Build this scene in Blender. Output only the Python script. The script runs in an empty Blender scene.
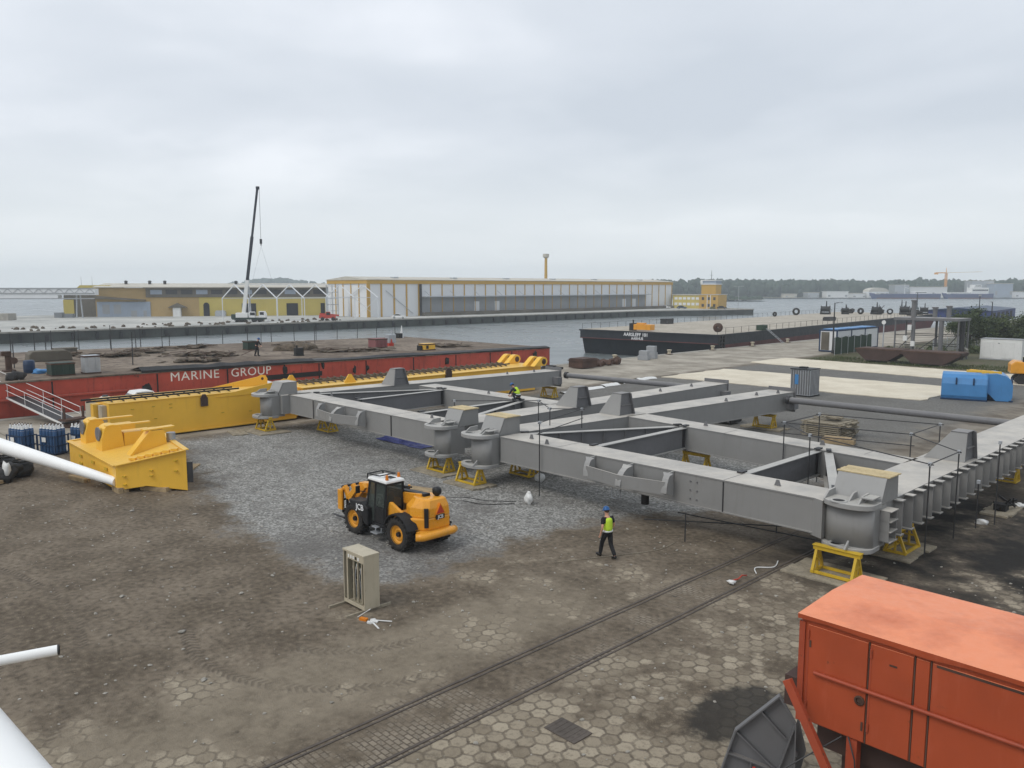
import bpy, bmesh, math, random
from mathutils import Vector, Matrix, noise as mnoise
random.seed(11)
R = math.radians
SC = bpy.context.scene
COL = SC.collection
# ---------------------------------------------------------------- yard grid
# The whole port is laid out on one rectangular grid; grid axis a runs to the far left, b to the far right.
AZ = R(46.0)
CA, SA = math.cos(AZ), math.sin(AZ)
GRID = -AZ                        # rotation of grid aligned things: local x = -a, local y = +b
def W(a, b, z=0.0):
    return (-CA * a + SA * b, SA * a + CA * b, z)
def ab(x, y):
    return (-CA * x + SA * y, SA * x + CA * y)

# ---------------------------------------------------------------- scene helpers
def link(o):
    COL.objects.link(o); return o
def thing(name, label, cat, loc=(0, 0, 0), rotz=0.0, group=None):
    o = bpy.data.objects.new(name, None); link(o)
    o.empty_display_size = 0.3
    o.location = loc; o.rotation_euler = (0, 0, rotz)
    o['label'] = label; o['category'] = cat
    if group: o['group'] = group
    return o
def tag(o, label, cat, group=None):
    o['label'] = label; o['category'] = cat
    if group: o['group'] = group
    return o
def structure(o):
    o['kind'] = 'structure'; return o
def dup(root, loc, rotz=None, label=None):
    def cp(o, par):
        c = o.copy(); link(c)
        if par is not None: c.parent = par
        for ch in list(o.children): cp(ch, c)
        return c
    r = cp(root, None)
    r.location = loc
    if rotz is not None: r.rotation_euler = (0, 0, rotz)
    if label: r['label'] = label
    return r

class MB:
    """collects vertices and faces, links them as one mesh object"""
    def __init__(s): s.v = []; s.f = []; s.m = []; s.mi = 0; s.sm = []
    def add(s, vs, fs, smooth=False):
        o = len(s.v); s.v += [tuple(p) for p in vs]
        for f in fs:
            s.f.append(tuple(i + o for i in f)); s.m.append(s.mi); s.sm.append(smooth)
        return s
    def box(s, x0, x1, y0, y1, z0, z1):
        if x0 > x1: x0, x1 = x1, x0
        if y0 > y1: y0, y1 = y1, y0
        if z0 > z1: z0, z1 = z1, z0
        return s.add([(x0,y0,z0),(x1,y0,z0),(x1,y1,z0),(x0,y1,z0),(x0,y0,z1),(x1,y0,z1),(x1,y1,z1),(x0,y1,z1)],
              [(0,3,2,1),(4,5,6,7),(0,1,5,4),(1,2,6,5),(2,3,7,6),(3,0,4,7)])
    def obox(s, c, size, rz=0, ry=0, rx=0):
        M = Matrix.Translation(c) @ Matrix.Rotation(rz,4,'Z') @ Matrix.Rotation(ry,4,'Y') @ Matrix.Rotation(rx,4,'X')
        x, y, z = size[0]/2, size[1]/2, size[2]/2
        vs = [M @ Vector(p) for p in [(-x,-y,-z),(x,-y,-z),(x,y,-z),(-x,y,-z),(-x,-y,z),(x,-y,z),(x,y,z),(-x,y,z)]]
        return s.add(vs, [(0,3,2,1),(4,5,6,7),(0,1,5,4),(1,2,6,5),(2,3,7,6),(3,0,4,7)])
    def bar(s, p0, p1, w, h, up=(0,0,1)):
        p0 = Vector(p0); p1 = Vector(p1); d = (p1-p0).normalized()
        side = d.cross(Vector(up))
        if side.length < 1e-4: side = d.cross(Vector((1,0,0)))
        side.normalize(); u = side.cross(d).normalized()
        a = side*(w/2); b = u*(h/2)
        vs = [p0-a-b, p0+a-b, p0+a+b, p0-a+b, p1-a-b, p1+a-b, p1+a+b, p1-a+b]
        return s.add(vs, [(0,3,2,1),(4,5,6,7),(0,1,5,4),(1,2,6,5),(2,3,7,6),(3,0,4,7)])
    def cyl(s, p0, p1, r0, r1=None, n=12, caps=True):
        r1 = r0 if r1 is None else r1
        p0 = Vector(p0); p1 = Vector(p1); d = (p1-p0).normalized()
        t = Vector((0,0,1)) if abs(d.z) < 0.9 else Vector((1,0,0))
        u = d.cross(t).normalized(); w = d.cross(u).normalized()
        vs = []
        for k in range(n):
            an = 2*math.pi*k/n; q = u*math.cos(an)+w*math.sin(an)
            vs.append(p0+q*r0); vs.append(p1+q*r1)
        s.add(vs, [(2*k, 2*k+1, (2*k+3)%(2*n), (2*k+2)%(2*n)) for k in range(n)], True)
        if caps:
            s.add([vs[2*k] for k in range(n)], [tuple(range(n))])
            s.add([vs[2*k+1] for k in range(n)], [tuple(reversed(range(n)))])
        return s
    def tube(s, pts, r, n=8):
        pts = [Vector(p) for p in pts]; rings = []
        for i, p in enumerate(pts):
            d = (pts[min(i+1,len(pts)-1)] - pts[max(i-1,0)]).normalized()
            t = Vector((0,0,1)) if abs(d.z) < 0.9 else Vector((1,0,0))
            u = d.cross(t).normalized(); w = d.cross(u).normalized()
            rr = r[i] if isinstance(r,(list,tuple)) else r
            rings.append([p+(u*math.cos(2*math.pi*k/n)+w*math.sin(2*math.pi*k/n))*rr for k in range(n)])
        vs = [q for ring in rings for q in ring]; fs = []
        for i in range(len(pts)-1):
            for k in range(n):
                fs.append((i*n+k, (i+1)*n+k, (i+1)*n+(k+1)%n, i*n+(k+1)%n))
        fs.append(tuple(range(n))); fs.append(tuple(reversed(range((len(pts)-1)*n, len(pts)*n))))
        return s.add(vs, fs, True)
    def prism(s, poly, axis, t0, t1):
        """2D polygon extruded along axis: 'x' -> (t,u,v), 'y' -> (u,t,v), 'z' -> (u,v,t)"""
        f = {'x': lambda u,v,t:(t,u,v), 'y': lambda u,v,t:(u,t,v), 'z': lambda u,v,t:(u,v,t)}[axis]
        n = len(poly)
        vs = [f(u,v,t0) for u,v in poly] + [f(u,v,t1) for u,v in poly]
        return s.add(vs, [tuple(range(n)), tuple(reversed(range(n,2*n)))] + [(k, k+n, (k+1)%n+n, (k+1)%n) for k in range(n)])
    def loft(s, rings, caps=True, smooth=False, close=True):
        n = len(rings[0]); vs = [p for r in rings for p in r]; fs = []
        for i in range(len(rings)-1):
            for k in range(n if close else n-1):
                fs.append((i*n+k, i*n+(k+1)%n, (i+1)*n+(k+1)%n, (i+1)*n+k))
        if caps: fs += [tuple(reversed(range(n))), tuple(range((len(rings)-1)*n, len(rings)*n))]
        return s.add(vs, fs, smooth)
    def lathe(s, prof, c=(0,0,0), n=16, axis='z', smooth=True):
        vs = []; m = len(prof)
        for k in range(n):
            an = 2*math.pi*k/n; ca, sa = math.cos(an), math.sin(an)
            for r, z in prof:
                p = {'z':(r*ca, r*sa, z), 'y':(r*ca, z, r*sa), 'x':(z, r*ca, r*sa)}[axis]
                vs.append((c[0]+p[0], c[1]+p[1], c[2]+p[2]))
        fs = [(k*m+j, ((k+1)%n)*m+j, ((k+1)%n)*m+j+1, k*m+j+1) for k in range(n) for j in range(m-1)]
        return s.add(vs, fs, smooth)
    def blob(s, c, r, seed=0, sub=1, amp=0.3, sc=(1,1,1)):
        bm = bmesh.new(); bmesh.ops.create_icosphere(bm, subdivisions=sub, radius=1.0)
        vs = []
        for v in bm.verts:
            d = v.co.normalized(); k = 1 + amp*mnoise.noise(d*1.7+Vector((seed*3.1, seed*1.7, 0)))*2
            vs.append((c[0]+d.x*r*k*sc[0], c[1]+d.y*r*k*sc[1], c[2]+d.z*r*k*sc[2]))
        fs = [tuple(v.index for v in f.verts) for f in bm.faces]; bm.free()
        return s.add(vs, fs, sub > 1)
    def build(s, name, mats, parent=None, bevel=0, seg=2, fix=True):
        me = bpy.data.meshes.new(name); me.from_pydata(s.v, [], s.f)
        if not isinstance(mats, (list, tuple)): mats = [mats]
        for m in mats: me.materials.append(m)
        me.polygons.foreach_set('material_index', s.m)
        me.polygons.foreach_set('use_smooth', s.sm)
        if fix:
            bm = bmesh.new(); bm.from_mesh(me); bmesh.ops.recalc_face_normals(bm, faces=bm.faces); bm.to_mesh(me); bm.free()
        me.update()
        o = bpy.data.objects.new(name, me); link(o)
        if parent is not None: o.parent = parent
        if bevel:
            b = o.modifiers.new('bevel', 'BEVEL'); b.width = bevel; b.segments = seg; b.limit_method = 'ANGLE'; b.angle_limit = R(40)
        return o

def text_mesh(name, body, size, mat, parent, M, depth=0.006, bold=0.0, spacing=1.0):
    """lettering as real thin geometry; M places the text plane (x right, y up)"""
    cu = bpy.data.curves.new(name, 'FONT'); cu.body = body; cu.size = size; cu.extrude = depth; cu.offset = bold
    cu.space_character = spacing; cu.align_x = 'CENTER'; cu.align_y = 'CENTER'; cu.resolution_u = 3
    t = bpy.data.objects.new(name + '_src', cu); link(t)
    dg = bpy.context.evaluated_depsgraph_get()
    me = bpy.data.meshes.new_from_object(t.evaluated_get(dg))
    bpy.data.objects.remove(t); bpy.data.curves.remove(cu)
    me.transform(M); me.materials.clear(); me.materials.append(mat); me.name = name
    o = bpy.data.objects.new(name, me); link(o)
    if parent is not None: o.parent = parent
    return o

# ---------------------------------------------------------------- materials
class NT:
    def __init__(s, name):
        s.mat = bpy.data.materials.new(name); s.mat.use_nodes = True
        s.t = s.mat.node_tree; s.n = s.t.nodes; s.n.clear()
        s.out = s.n.new('ShaderNodeOutputMaterial')
    def set(s, sock, v):
        if v is None: return
        if isinstance(v, bpy.types.NodeSocket): s.t.links.new(v, sock)
        elif isinstance(v, (tuple, list)) and len(v) == 3 and sock.type == 'RGBA': sock.default_value = (*v, 1)
        else: sock.default_value = v
    def m(s, op, a, b=None, c=None, clamp=False):
        n = s.n.new('ShaderNodeMath'); n.operation = op; n.use_clamp = clamp
        s.set(n.inputs[0], a); s.set(n.inputs[1], b); s.set(n.inputs[2], c); return n.outputs[0]
    def vm(s, op, a, b=None, out=0, c=None):
        n = s.n.new('ShaderNodeVectorMath'); n.operation = op
        s.set(n.inputs[0], a); s.set(n.inputs[1], b)
        if c is not None: s.set(n.inputs[2], c)
        return n.outputs['Value'] if out == 'v' else n.outputs[0]
    def noise(s, vec, scale, detail=3, rough=0.55, dist=0):
        n = s.n.new('ShaderNodeTexNoise'); s.set(n.inputs['Vector'], vec); n.inputs['Scale'].default_value = scale
        n.inputs['Detail'].default_value = detail; n.inputs['Roughness'].default_value = rough; n.inputs['Distortion'].default_value = dist
        return n.outputs['Fac']
    def mix(s, f, a, b, mode='MIX'):
        n = s.n.new('ShaderNodeMix'); n.data_type = 'RGBA'; n.blend_type = mode
        s.set(n.inputs[0], f); s.set(n.inputs[6], a); s.set(n.inputs[7], b); return n.outputs[2]
    def step(s, v, lo, hi):
        n = s.n.new('ShaderNodeMapRange'); n.interpolation_type = 'SMOOTHSTEP'
        s.set(n.inputs[0], v); n.inputs[1].default_value = lo; n.inputs[2].default_value = hi; return n.outputs[0]
    def lin(s, v, lo, hi, a, b):
        n = s.n.new('ShaderNodeMapRange'); s.set(n.inputs[0], v)
        n.inputs[1].default_value = lo; n.inputs[2].default_value = hi; n.inputs[3].default_value = a; n.inputs[4].default_value = b; return n.outputs[0]
    def obj(s): return s.n.new('ShaderNodeTexCoord').outputs['Object']
    def pos(s): return s.n.new('ShaderNodeNewGeometry').outputs['Position']
    def nz(s):
        g = s.n.new('ShaderNodeNewGeometry'); x = s.n.new('ShaderNodeSeparateXYZ'); s.t.links.new(g.outputs['True Normal'], x.inputs[0]); return x.outputs[2]
    def sep(s, v):
        x = s.n.new('ShaderNodeSeparateXYZ'); s.set(x.inputs[0], v); return x.outputs
    def comb(s, x, y, z=0.0):
        n = s.n.new('ShaderNodeCombineXYZ'); s.set(n.inputs[0], x); s.set(n.inputs[1], y); s.set(n.inputs[2], z); return n.outputs[0]
    def bump(s, h, strength=0.3, dist=0.02):
        n = s.n.new('ShaderNodeBump'); s.set(n.inputs['Height'], h); n.inputs['Strength'].default_value = strength; n.inputs['Distance'].default_value = dist; return n.outputs[0]
    def done(s, col, rough=0.6, metal=0.0, normal=None, spec=0.4, alpha=None, trans=None, ior=None):
        p = s.n.new('ShaderNodeBsdfPrincipled')
        s.set(p.inputs['Base Color'], col); s.set(p.inputs['Roughness'], rough); s.set(p.inputs['Metallic'], metal)
        s.set(p.inputs['Specular IOR Level'], spec); s.set(p.inputs['Normal'], normal)
        if alpha is not None: s.set(p.inputs['Alpha'], alpha)
        if trans is not None: p.inputs['Transmission Weight'].default_value = trans
        if ior: p.inputs['IOR'].default_value = ior
        s.t.links.new(p.outputs[0], s.out.inputs[0]); return s.mat

def paint(name, c, var=0.12, sc=1.2, rough=0.55, dirt=(0.10, 0.085, 0.07), dirt_amt=0.25, top=None, top_amt=0.0, rust=0.0, streak=True, spec=0.35, metal=0.0, bump=0.05):
    """weathered paint: tone variation, vertical dirt streaks, settled dust with skylight painted into up-facing faces, chips of rust"""
    t = NT(name); o = t.pos()
    n1 = t.noise(o, sc, 4, 0.6); n2 = t.noise(o, sc*7, 3)
    k = t.lin(n1, 0.3, 0.7, 1-var, 1+var)
    col = t.vm('SCALE', c, None); col.node.inputs['Scale'].default_value = 1; t.set(col.node.inputs['Scale'], k)
    if streak:
        sv = t.vm('MULTIPLY', o, (2.2, 2.2, 0.35)); st = t.noise(sv, 1.6, 4, 0.7)
        f = t.m('MULTIPLY', t.step(st, 0.52, 0.78), dirt_amt)
    else:
        f = t.m('MULTIPLY', t.step(n2, 0.5, 0.75), dirt_amt)
    col = t.mix(f, col, dirt)
    if rust > 0:
        r = t.step(t.noise(o, sc*3.3, 5, 0.7), 0.66 - 0.12*rust, 0.74 - 0.1*rust)
        col = t.mix(t.m('MULTIPLY', r, 0.85), col, (0.095, 0.042, 0.022))
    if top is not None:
        u = t.step(t.nz(), 0.75, 0.95)  # up-facing faces lightened: dust plus sky brightness put into the colour
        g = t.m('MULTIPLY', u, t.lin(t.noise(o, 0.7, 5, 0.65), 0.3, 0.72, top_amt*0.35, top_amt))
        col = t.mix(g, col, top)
    nrm = t.bump(t.noise(o, sc*14, 2), bump, 0.01) if bump else None
    return t.done(col, t.lin(n2, 0.3, 0.7, rough-0.08, rough+0.1), metal, nrm, spec)

M = {}
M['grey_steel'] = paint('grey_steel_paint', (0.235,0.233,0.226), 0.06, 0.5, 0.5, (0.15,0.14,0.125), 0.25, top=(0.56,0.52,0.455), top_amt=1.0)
M['grey_dark'] = paint('grey_steel_dark', (0.15,0.15,0.155), 0.1, 0.8, 0.5, (0.10,0.095,0.085), 0.3, top=(0.36,0.33,0.29), top_amt=0.5)
M['grey_light'] = paint('grey_steel_clean', (0.30,0.298,0.29), 0.04, 0.7, 0.45, (0.2,0.19,0.17), 0.2, top=(0.50,0.48,0.43), top_amt=0.8)
M['yellow'] = paint('yellow_steel_paint', (0.82,0.475,0.052), 0.05, 0.6, 0.42, (0.50,0.28,0.06), 0.2, top=(0.6,0.43,0.14), top_amt=0.5)
M['yellow_dk'] = paint('yellow_trestle_paint', (0.55,0.36,0.025), 0.1, 2.0, 0.5, (0.2,0.12,0.04), 0.45)
M['jcb'] = paint('machine_yellow', (0.72,0.31,0.018), 0.06, 1.5, 0.32, (0.2,0.12,0.05), 0.3, spec=0.5, top=(0.6,0.33,0.08), top_amt=0.3)
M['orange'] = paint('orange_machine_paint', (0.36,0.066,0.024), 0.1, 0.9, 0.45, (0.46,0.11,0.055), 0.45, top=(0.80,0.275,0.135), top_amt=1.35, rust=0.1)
M['orange_rib'] = paint('orange_rib_paint', (0.33,0.062,0.028), 0.12, 2, 0.5, (0.1,0.04,0.02), 0.45, rust=0.35)
M['barge_red'] = paint('barge_red_paint', (0.40,0.062,0.038), 0.22, 0.4, 0.6, (0.05,0.025,0.02), 0.6, rust=0.35, top=(0.2,0.15,0.11), top_amt=0.6)
M['barge_black'] = paint('barge_black_paint', (0.014,0.018,0.024), 0.2, 0.3, 0.55, (0.05,0.045,0.04), 0.35)
M['barge_boot'] = paint('antifouling_red', (0.11,0.035,0.032), 0.25, 0.3, 0.7, (0.04,0.03,0.028), 0.6)
M['rail'] = paint('dusty_rail_steel', (0.085,0.070,0.058), 0.3, 1.2, 0.7, (0.045,0.035,0.028), 0.5, streak=False)
M['rust'] = paint('rusty_steel', (0.075,0.042,0.030), 0.35, 1.2, 0.8, (0.03,0.02,0.016), 0.5)
M['rust_brown'] = paint('brown_primer', (0.060,0.036,0.030), 0.2, 0.6, 0.75, (0.09,0.05,0.03), 0.4)
M['black'] = paint('black_paint', (0.012,0.012,0.013), 0.2, 2, 0.5, (0.05,0.045,0.04), 0.3)
M['scaffold'] = paint('scaffold_tube', (0.045,0.045,0.047), 0.2, 2, 0.5, (0.08,0.06,0.05), 0.3, metal=0.3)
M['white'] = paint('white_paint', (0.72,0.72,0.70), 0.04, 1.0, 0.4, (0.35,0.33,0.29), 0.3)
M['pipe_white'] = paint('white_pipe_coating', (0.90,0.90,0.88), 0.03, 1.0, 0.4, (0.6,0.58,0.54), 0.2)
M['lettering'] = paint('white_lettering', (0.80,0.74,0.66), 0.08, 2.5, 0.6, (0.45,0.25,0.2), 0.5, rust=0.0)
M['letter_clean'] = paint('clean_lettering', (0.7,0.7,0.7), 0.05, 3, 0.5, (0.3,0.3,0.3), 0.2)
M['blue'] = paint('blue_paint', (0.060,0.215,0.46), 0.08, 0.9, 0.4, (0.05,0.1,0.2), 0.3, top=(0.13,0.33,0.60), top_amt=0.4)
M['blue_dk'] = paint('blue_dark_paint', (0.012,0.035,0.085), 0.15, 1.5, 0.45, (0.05,0.05,0.05), 0.3)
M['cyl_blue'] = paint('gas_cylinder_blue', (0.035,0.095,0.21), 0.15, 2.0, 0.4, (0.05,0.05,0.05), 0.3)
M['beige'] = paint('cabinet_cream', (0.44,0.39,0.29), 0.06, 2, 0.5, (0.2,0.16,0.10), 0.35, rust=0.1)
M['rubber'] = paint('tyre_rubber', (0.020,0.019,0.018), 0.3, 3, 0.85, (0.12,0.10,0.08), 0.55, streak=False)
M['wood'] = paint('raw_timber', (0.33,0.245,0.14), 0.25, 3.0, 0.8, (0.12,0.09,0.06), 0.4, streak=False)
M['wood_pale'] = paint('pale_plywood', (0.55,0.44,0.25), 0.15, 2.0, 0.75, (0.25,0.19,0.10), 0.4, streak=False)
M['wood_old'] = paint('weathered_timber', (0.27,0.235,0.175), 0.3, 2.0, 0.85, (0.09,0.075,0.055), 0.55, streak=False)
M['conc'] = paint('grey_concrete', (0.33,0.31,0.27), 0.2, 0.8, 0.85, (0.12,0.11,0.09), 0.5, streak=False, bump=0.2)
M['quay_wall'] = paint('quay_wall_concrete', (0.056,0.062,0.055), 0.35, 0.25, 0.85, (0.02,0.022,0.02), 0.7, bump=0.3)
M['wall_yellow'] = paint('warehouse_yellow', (0.52,0.42,0.11), 0.08, 0.12, 0.8, (0.33,0.27,0.11), 0.35)
M['wall_ochre'] = paint('warehouse_ochre', (0.42,0.29,0.12), 0.12, 0.12, 0.8, (0.22,0.16,0.09), 0.4)
M['wall_trim'] = paint('warehouse_trim', (0.50,0.30,0.055), 0.05, 0.2, 0.6, (0.3,0.2,0.06), 0.3)
M['wall_dark'] = paint('old_fibre_board', (0.13,0.115,0.09), 0.3, 0.15, 0.85, (0.06,0.05,0.04), 0.6)
M['wall_blue'] = paint('pale_blue_plaster', (0.30,0.35,0.42), 0.1, 0.15, 0.8, (0.18,0.2,0.22), 0.4)
M['clad'] = paint('white_cladding', (0.70,0.71,0.715), 0.04, 0.1, 0.6, (0.55,0.55,0.54), 0.35)
M['roof_pale'] = paint('pale_roof_sheet', (0.50,0.47,0.40), 0.1, 0.1, 0.7, (0.3,0.28,0.24), 0.4, streak=False)
M['dark_open'] = paint('dark_interior', (0.014,0.014,0.016), 0.2, 0.3, 0.9, (0.02,0.02,0.02), 0.2)
M['grey_and_shadow'] = paint('grey_and_shade_sheet', (0.30,0.31,0.32), 0.08, 0.2, 0.7, (0.18,0.18,0.18), 0.4)  # plain grey for small parts, also painted canopy shade on the dock wall
M['galv'] = paint('galvanised_steel', (0.42,0.44,0.46), 0.12, 1.5, 0.4, (0.2,0.2,0.19), 0.35, metal=0.4)
M['far_steel'] = paint('white_portal_steel', (0.66,0.68,0.70), 0.05, 0.3, 0.5, (0.4,0.4,0.4), 0.2)
M['red'] = paint('red_paint', (0.46,0.045,0.025), 0.1, 1.5, 0.4, (0.1,0.03,0.02), 0.3)
M['green_dk'] = paint('dark_green_paint', (0.018,0.038,0.028), 0.2, 1.0, 0.6, (0.05,0.04,0.03), 0.4)
M['pinkish'] = paint('faded_maroon', (0.22,0.085,0.085), 0.15, 1.0, 0.7, (0.08,0.04,0.03), 0.5)
M['scrap'] = paint('mixed_scrap', (0.11,0.085,0.06), 0.5, 2.2, 0.9, (0.03,0.025,0.02), 0.7, streak=False, bump=0.4)
M['plastic_white'] = paint('white_sheeting', (0.68,0.68,0.66), 0.06, 2.0, 0.5, (0.4,0.38,0.34), 0.3, streak=False, bump=0.3)
M['tarp_blue'] = paint('blue_tarpaulin', (0.025,0.035,0.20), 0.3, 3.0, 0.4, (0.3,0.32,0.5), 0.4, streak=False, bump=0.5)
M['bag_black'] = paint('black_plastic', (0.018,0.017,0.017), 0.3, 3.0, 0.5, (0.10,0.09,0.08), 0.4, streak=False, bump=0.5)
M['skin'] = paint('skin', (0.52,0.28,0.19), 0.05, 6, 0.55, (0.4,0.2,0.14), 0.2, streak=False, bump=0)
M['hivis'] = paint('hi_vis_fabric', (0.50,0.72,0.045), 0.06, 6, 0.7, (0.35,0.5,0.05), 0.3, streak=False)
M['reflective'] = paint('reflective_tape', (0.62,0.64,0.60), 0.05, 6, 0.35, (0.4,0.4,0.4), 0.2)
M['cloth_black'] = paint('black_cloth', (0.013,0.013,0.015), 0.2, 8, 0.85, (0.03,0.03,0.03), 0.3, streak=False)
M['cloth_navy'] = paint('navy_work_cloth', (0.016,0.020,0.032), 0.2, 8, 0.85, (0.03,0.03,0.03), 0.3, streak=False)
M['helmet'] = paint('blue_helmet_plastic', (0.012,0.085,0.25), 0.05, 6, 0.3, (0.02,0.05,0.1), 0.2, streak=False)
M['amber'] = paint('amber_lens', (0.65,0.20,0.015), 0.05, 6, 0.25, (0.3,0.1,0.02), 0.2)
M['hair'] = paint('brown_hair', (0.06,0.035,0.02), 0.2, 12, 0.7, (0.03,0.02,0.01), 0.3, streak=False)
M['grass'] = paint('grass_blades', (0.055,0.075,0.022), 0.3, 0.7, 0.8, (0.13,0.11,0.05), 0.5, streak=False, bump=0)
M['leaf'] = paint('tree_leaves', (0.058,0.082,0.030), 0.4, 0.5, 0.7, (0.02,0.035,0.015), 0.5, streak=False, bump=0)
M['leaf2'] = paint('bush_leaves', (0.075,0.100,0.036), 0.4, 0.6, 0.7, (0.022,0.035,0.015), 0.5, streak=False, bump=0)
M['far_leaf'] = paint('far_wood_leaves', (0.030,0.050,0.030), 0.35, 0.03, 0.9, (0.016,0.030,0.014), 0.5, streak=False, bump=0)
M['bark'] = paint('bark', (0.07,0.055,0.04), 0.3, 2, 0.9, (0.03,0.025,0.02), 0.4)
M['net_green'] = paint('green_fence_mesh', (0.025,0.050,0.030), 0.2, 0.5, 0.8, (0.05,0.05,0.03), 0.4)
M['ship_blue'] = paint('ship_hull_blue', (0.03,0.05,0.17), 0.1, 0.05, 0.6, (0.05,0.05,0.1), 0.3)
def glass():
    t = NT('window_glass'); return t.done((0.02,0.025,0.028), 0.08, 0.0, None, 0.6)
M['glass'] = glass()
def cab_glass():
    t = NT('cab_glass')
    p = t.n.new('ShaderNodeBsdfPrincipled'); p.inputs['Base Color'].default_value = (0.10,0.12,0.11,1); p.inputs['Roughness'].default_value = 0.06
    tr = t.n.new('ShaderNodeBsdfTransparent'); tr.inputs[0].default_value = (0.45,0.5,0.47,1)
    mx = t.n.new('ShaderNodeMixShader'); mx.inputs[0].default_value = 0.45
    t.t.links.new(tr.outputs[0], mx.inputs[1]); t.t.links.new(p.outputs[0], mx.inputs[2]); t.t.links.new(mx.outputs[0], t.out.inputs[0])
    return t.mat
M['cab_glass'] = cab_glass()

# ---------------------------------------------------------------- ground materials
def ground_material():
    t = NT('yard_ground'); p = t.pos()
    a = t.vm('DOT_PRODUCT', p, (-CA, SA, 0), 'v'); b = t.vm('DOT_PRODUCT', p, (SA, CA, 0), 'v')
    v = t.comb(a, b, 0.0)
    nL = t.noise(v, 0.09, 4, 0.6); nM = t.noise(v, 0.45, 5, 0.62); nS = t.noise(v, 2.2, 4, 0.65); nX = t.noise(v, 11, 3, 0.7); nG = t.noise(v, 34, 2, 0.7)
    # bare earth
    dirt = t.mix(t.step(nM, 0.32, 0.68), (0.105,0.083,0.059), (0.200,0.162,0.119))
    dirt = t.mix(t.m('MULTIPLY', t.step(nL, 0.45, 0.7), 0.6), dirt, (0.150,0.120,0.084))
    nF = t.noise(v, 5.5, 5, 0.75)
    dirt = t.mix(t.m('MULTIPLY', t.step(nS, 0.50, 0.70), 0.5), dirt, (0.068,0.053,0.039))
    dirt = t.mix(t.m('MULTIPLY', t.step(nF, 0.49, 0.62), 0.72), dirt, (0.055,0.043,0.029))
    dirt = t.mix(t.m('MULTIPLY', t.step(nF, 0.47, 0.36), 0.6), dirt, (0.26,0.215,0.155))
    dirt = t.mix(t.m('MULTIPLY', t.step(nX, 0.56, 0.70), 0.55), dirt, (0.27,0.225,0.165))
    dirt = t.mix(t.m('MULTIPLY', t.step(nX, 0.44, 0.32), 0.6), dirt, (0.06,0.047,0.032))
    dirt = t.mix(t.m('MULTIPLY', t.step(nG, 0.66, 0.76), 0.6), dirt, (0.36,0.33,0.29))
    # dry pale dust trodden over the pavers beside the crane track
    bandm = t.m('MULTIPLY', t.step(a, 14.2, 15.6), t.step(t.m('SUBTRACT', t.m('ADD', 19.2, t.m('MULTIPLY', t.m('SUBTRACT', nM, 0.5), 4.0)), a), 0.0, 1.6))
    bandm = t.m('MULTIPLY', bandm, t.step(t.m('SUBTRACT', 21.0, b), 0.0, 5.0))
    dirt = t.mix(t.m('MULTIPLY', bandm, t.lin(nS, 0.3, 0.65, 0.85, 0.35)), dirt, (0.245,0.207,0.152))
    # tyre tracks in the earth: curved bands with a tread beat
    trk = None
    for ca, cb, rad, lim in ((20.0,13.0,5.0,13.6),(20.2,13.0,3.15,12.9),(27.0,-9.0,15.5,9.0),(27.0,-9.0,13.6,8.0)):
        dx = t.m('SUBTRACT', a, ca); dy = t.m('SUBTRACT', b, cb)
        dd = t.m('SQRT', t.m('ADD', t.m('MULTIPLY', dx, dx), t.m('MULTIPLY', dy, dy)))
        off = t.m('ABSOLUTE', t.m('SUBTRACT', t.m('ADD', dd, t.m('MULTIPLY', t.m('SUBTRACT', nM, 0.5), 0.5)), rad))
        ang = t.m('ARCTAN2', dy, dx)
        tr_ = t.m('SINE', t.m('ADD', t.m('MULTIPLY', ang, rad*6.2832/0.20), t.m('MULTIPLY', off, 22.0)))
        k_ = t.m('MULTIPLY', t.m('SUBTRACT', 1.0, t.step(off, 0.14, 0.24)), t.lin(tr_, -0.6, 0.6, 0.15, 1.0))
        k_ = t.m('MULTIPLY', k_, t.step(t.m('SUBTRACT', lim, b), -0.4, 0.6)); k_ = t.m('MULTIPLY', k_, t.step(nM, 0.40, 0.58))
        trk = k_ if trk is None else t.m('MAXIMUM', trk, k_)
    dirt = t.mix(t.m('MULTIPLY', trk, 0.5), dirt, (0.055,0.043,0.033))
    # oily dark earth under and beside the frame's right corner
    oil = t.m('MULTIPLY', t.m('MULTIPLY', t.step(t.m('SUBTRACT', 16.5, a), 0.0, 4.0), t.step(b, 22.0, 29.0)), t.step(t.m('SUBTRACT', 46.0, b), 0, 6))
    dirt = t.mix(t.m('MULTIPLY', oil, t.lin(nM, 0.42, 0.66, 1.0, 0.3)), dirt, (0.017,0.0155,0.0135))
    # crushed stone
    vor = t.n.new('ShaderNodeTexVoronoi'); vor.inputs['Scale'].default_value = 13.0; t.set(vor.inputs['Vector'], v)
    cell = t.sep(vor.outputs['Color'])[0]
    grv = t.mix(t.lin(cell, 0.1, 0.9, 0.0, 1.0), (0.14,0.137,0.126), (0.42,0.412,0.385))
    grv = t.mix(t.m('MULTIPLY', t.step(nS, 0.44, 0.68), 0.5), grv, (0.125,0.121,0.112))
    grv = t.mix(t.m('MULTIPLY', t.step(nF, 0.48, 0.64), 0.5), grv, (0.10,0.097,0.088))
    grv = t.mix(t.m('MULTIPLY', t.step(nM, 0.50, 0.66), 0.55), grv, (0.125,0.115,0.104))
    grv = t.mix(t.m('MULTIPLY', t.step(nL, 0.5, 0.62), 0.5), grv, (0.115,0.108,0.10))
    grv = t.mix(t.m('MULTIPLY', t.step(b, 36.0, 46.0), 0.72), grv, t.mix(nS, (0.085,0.080,0.070), (0.155,0.148,0.133)))
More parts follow.
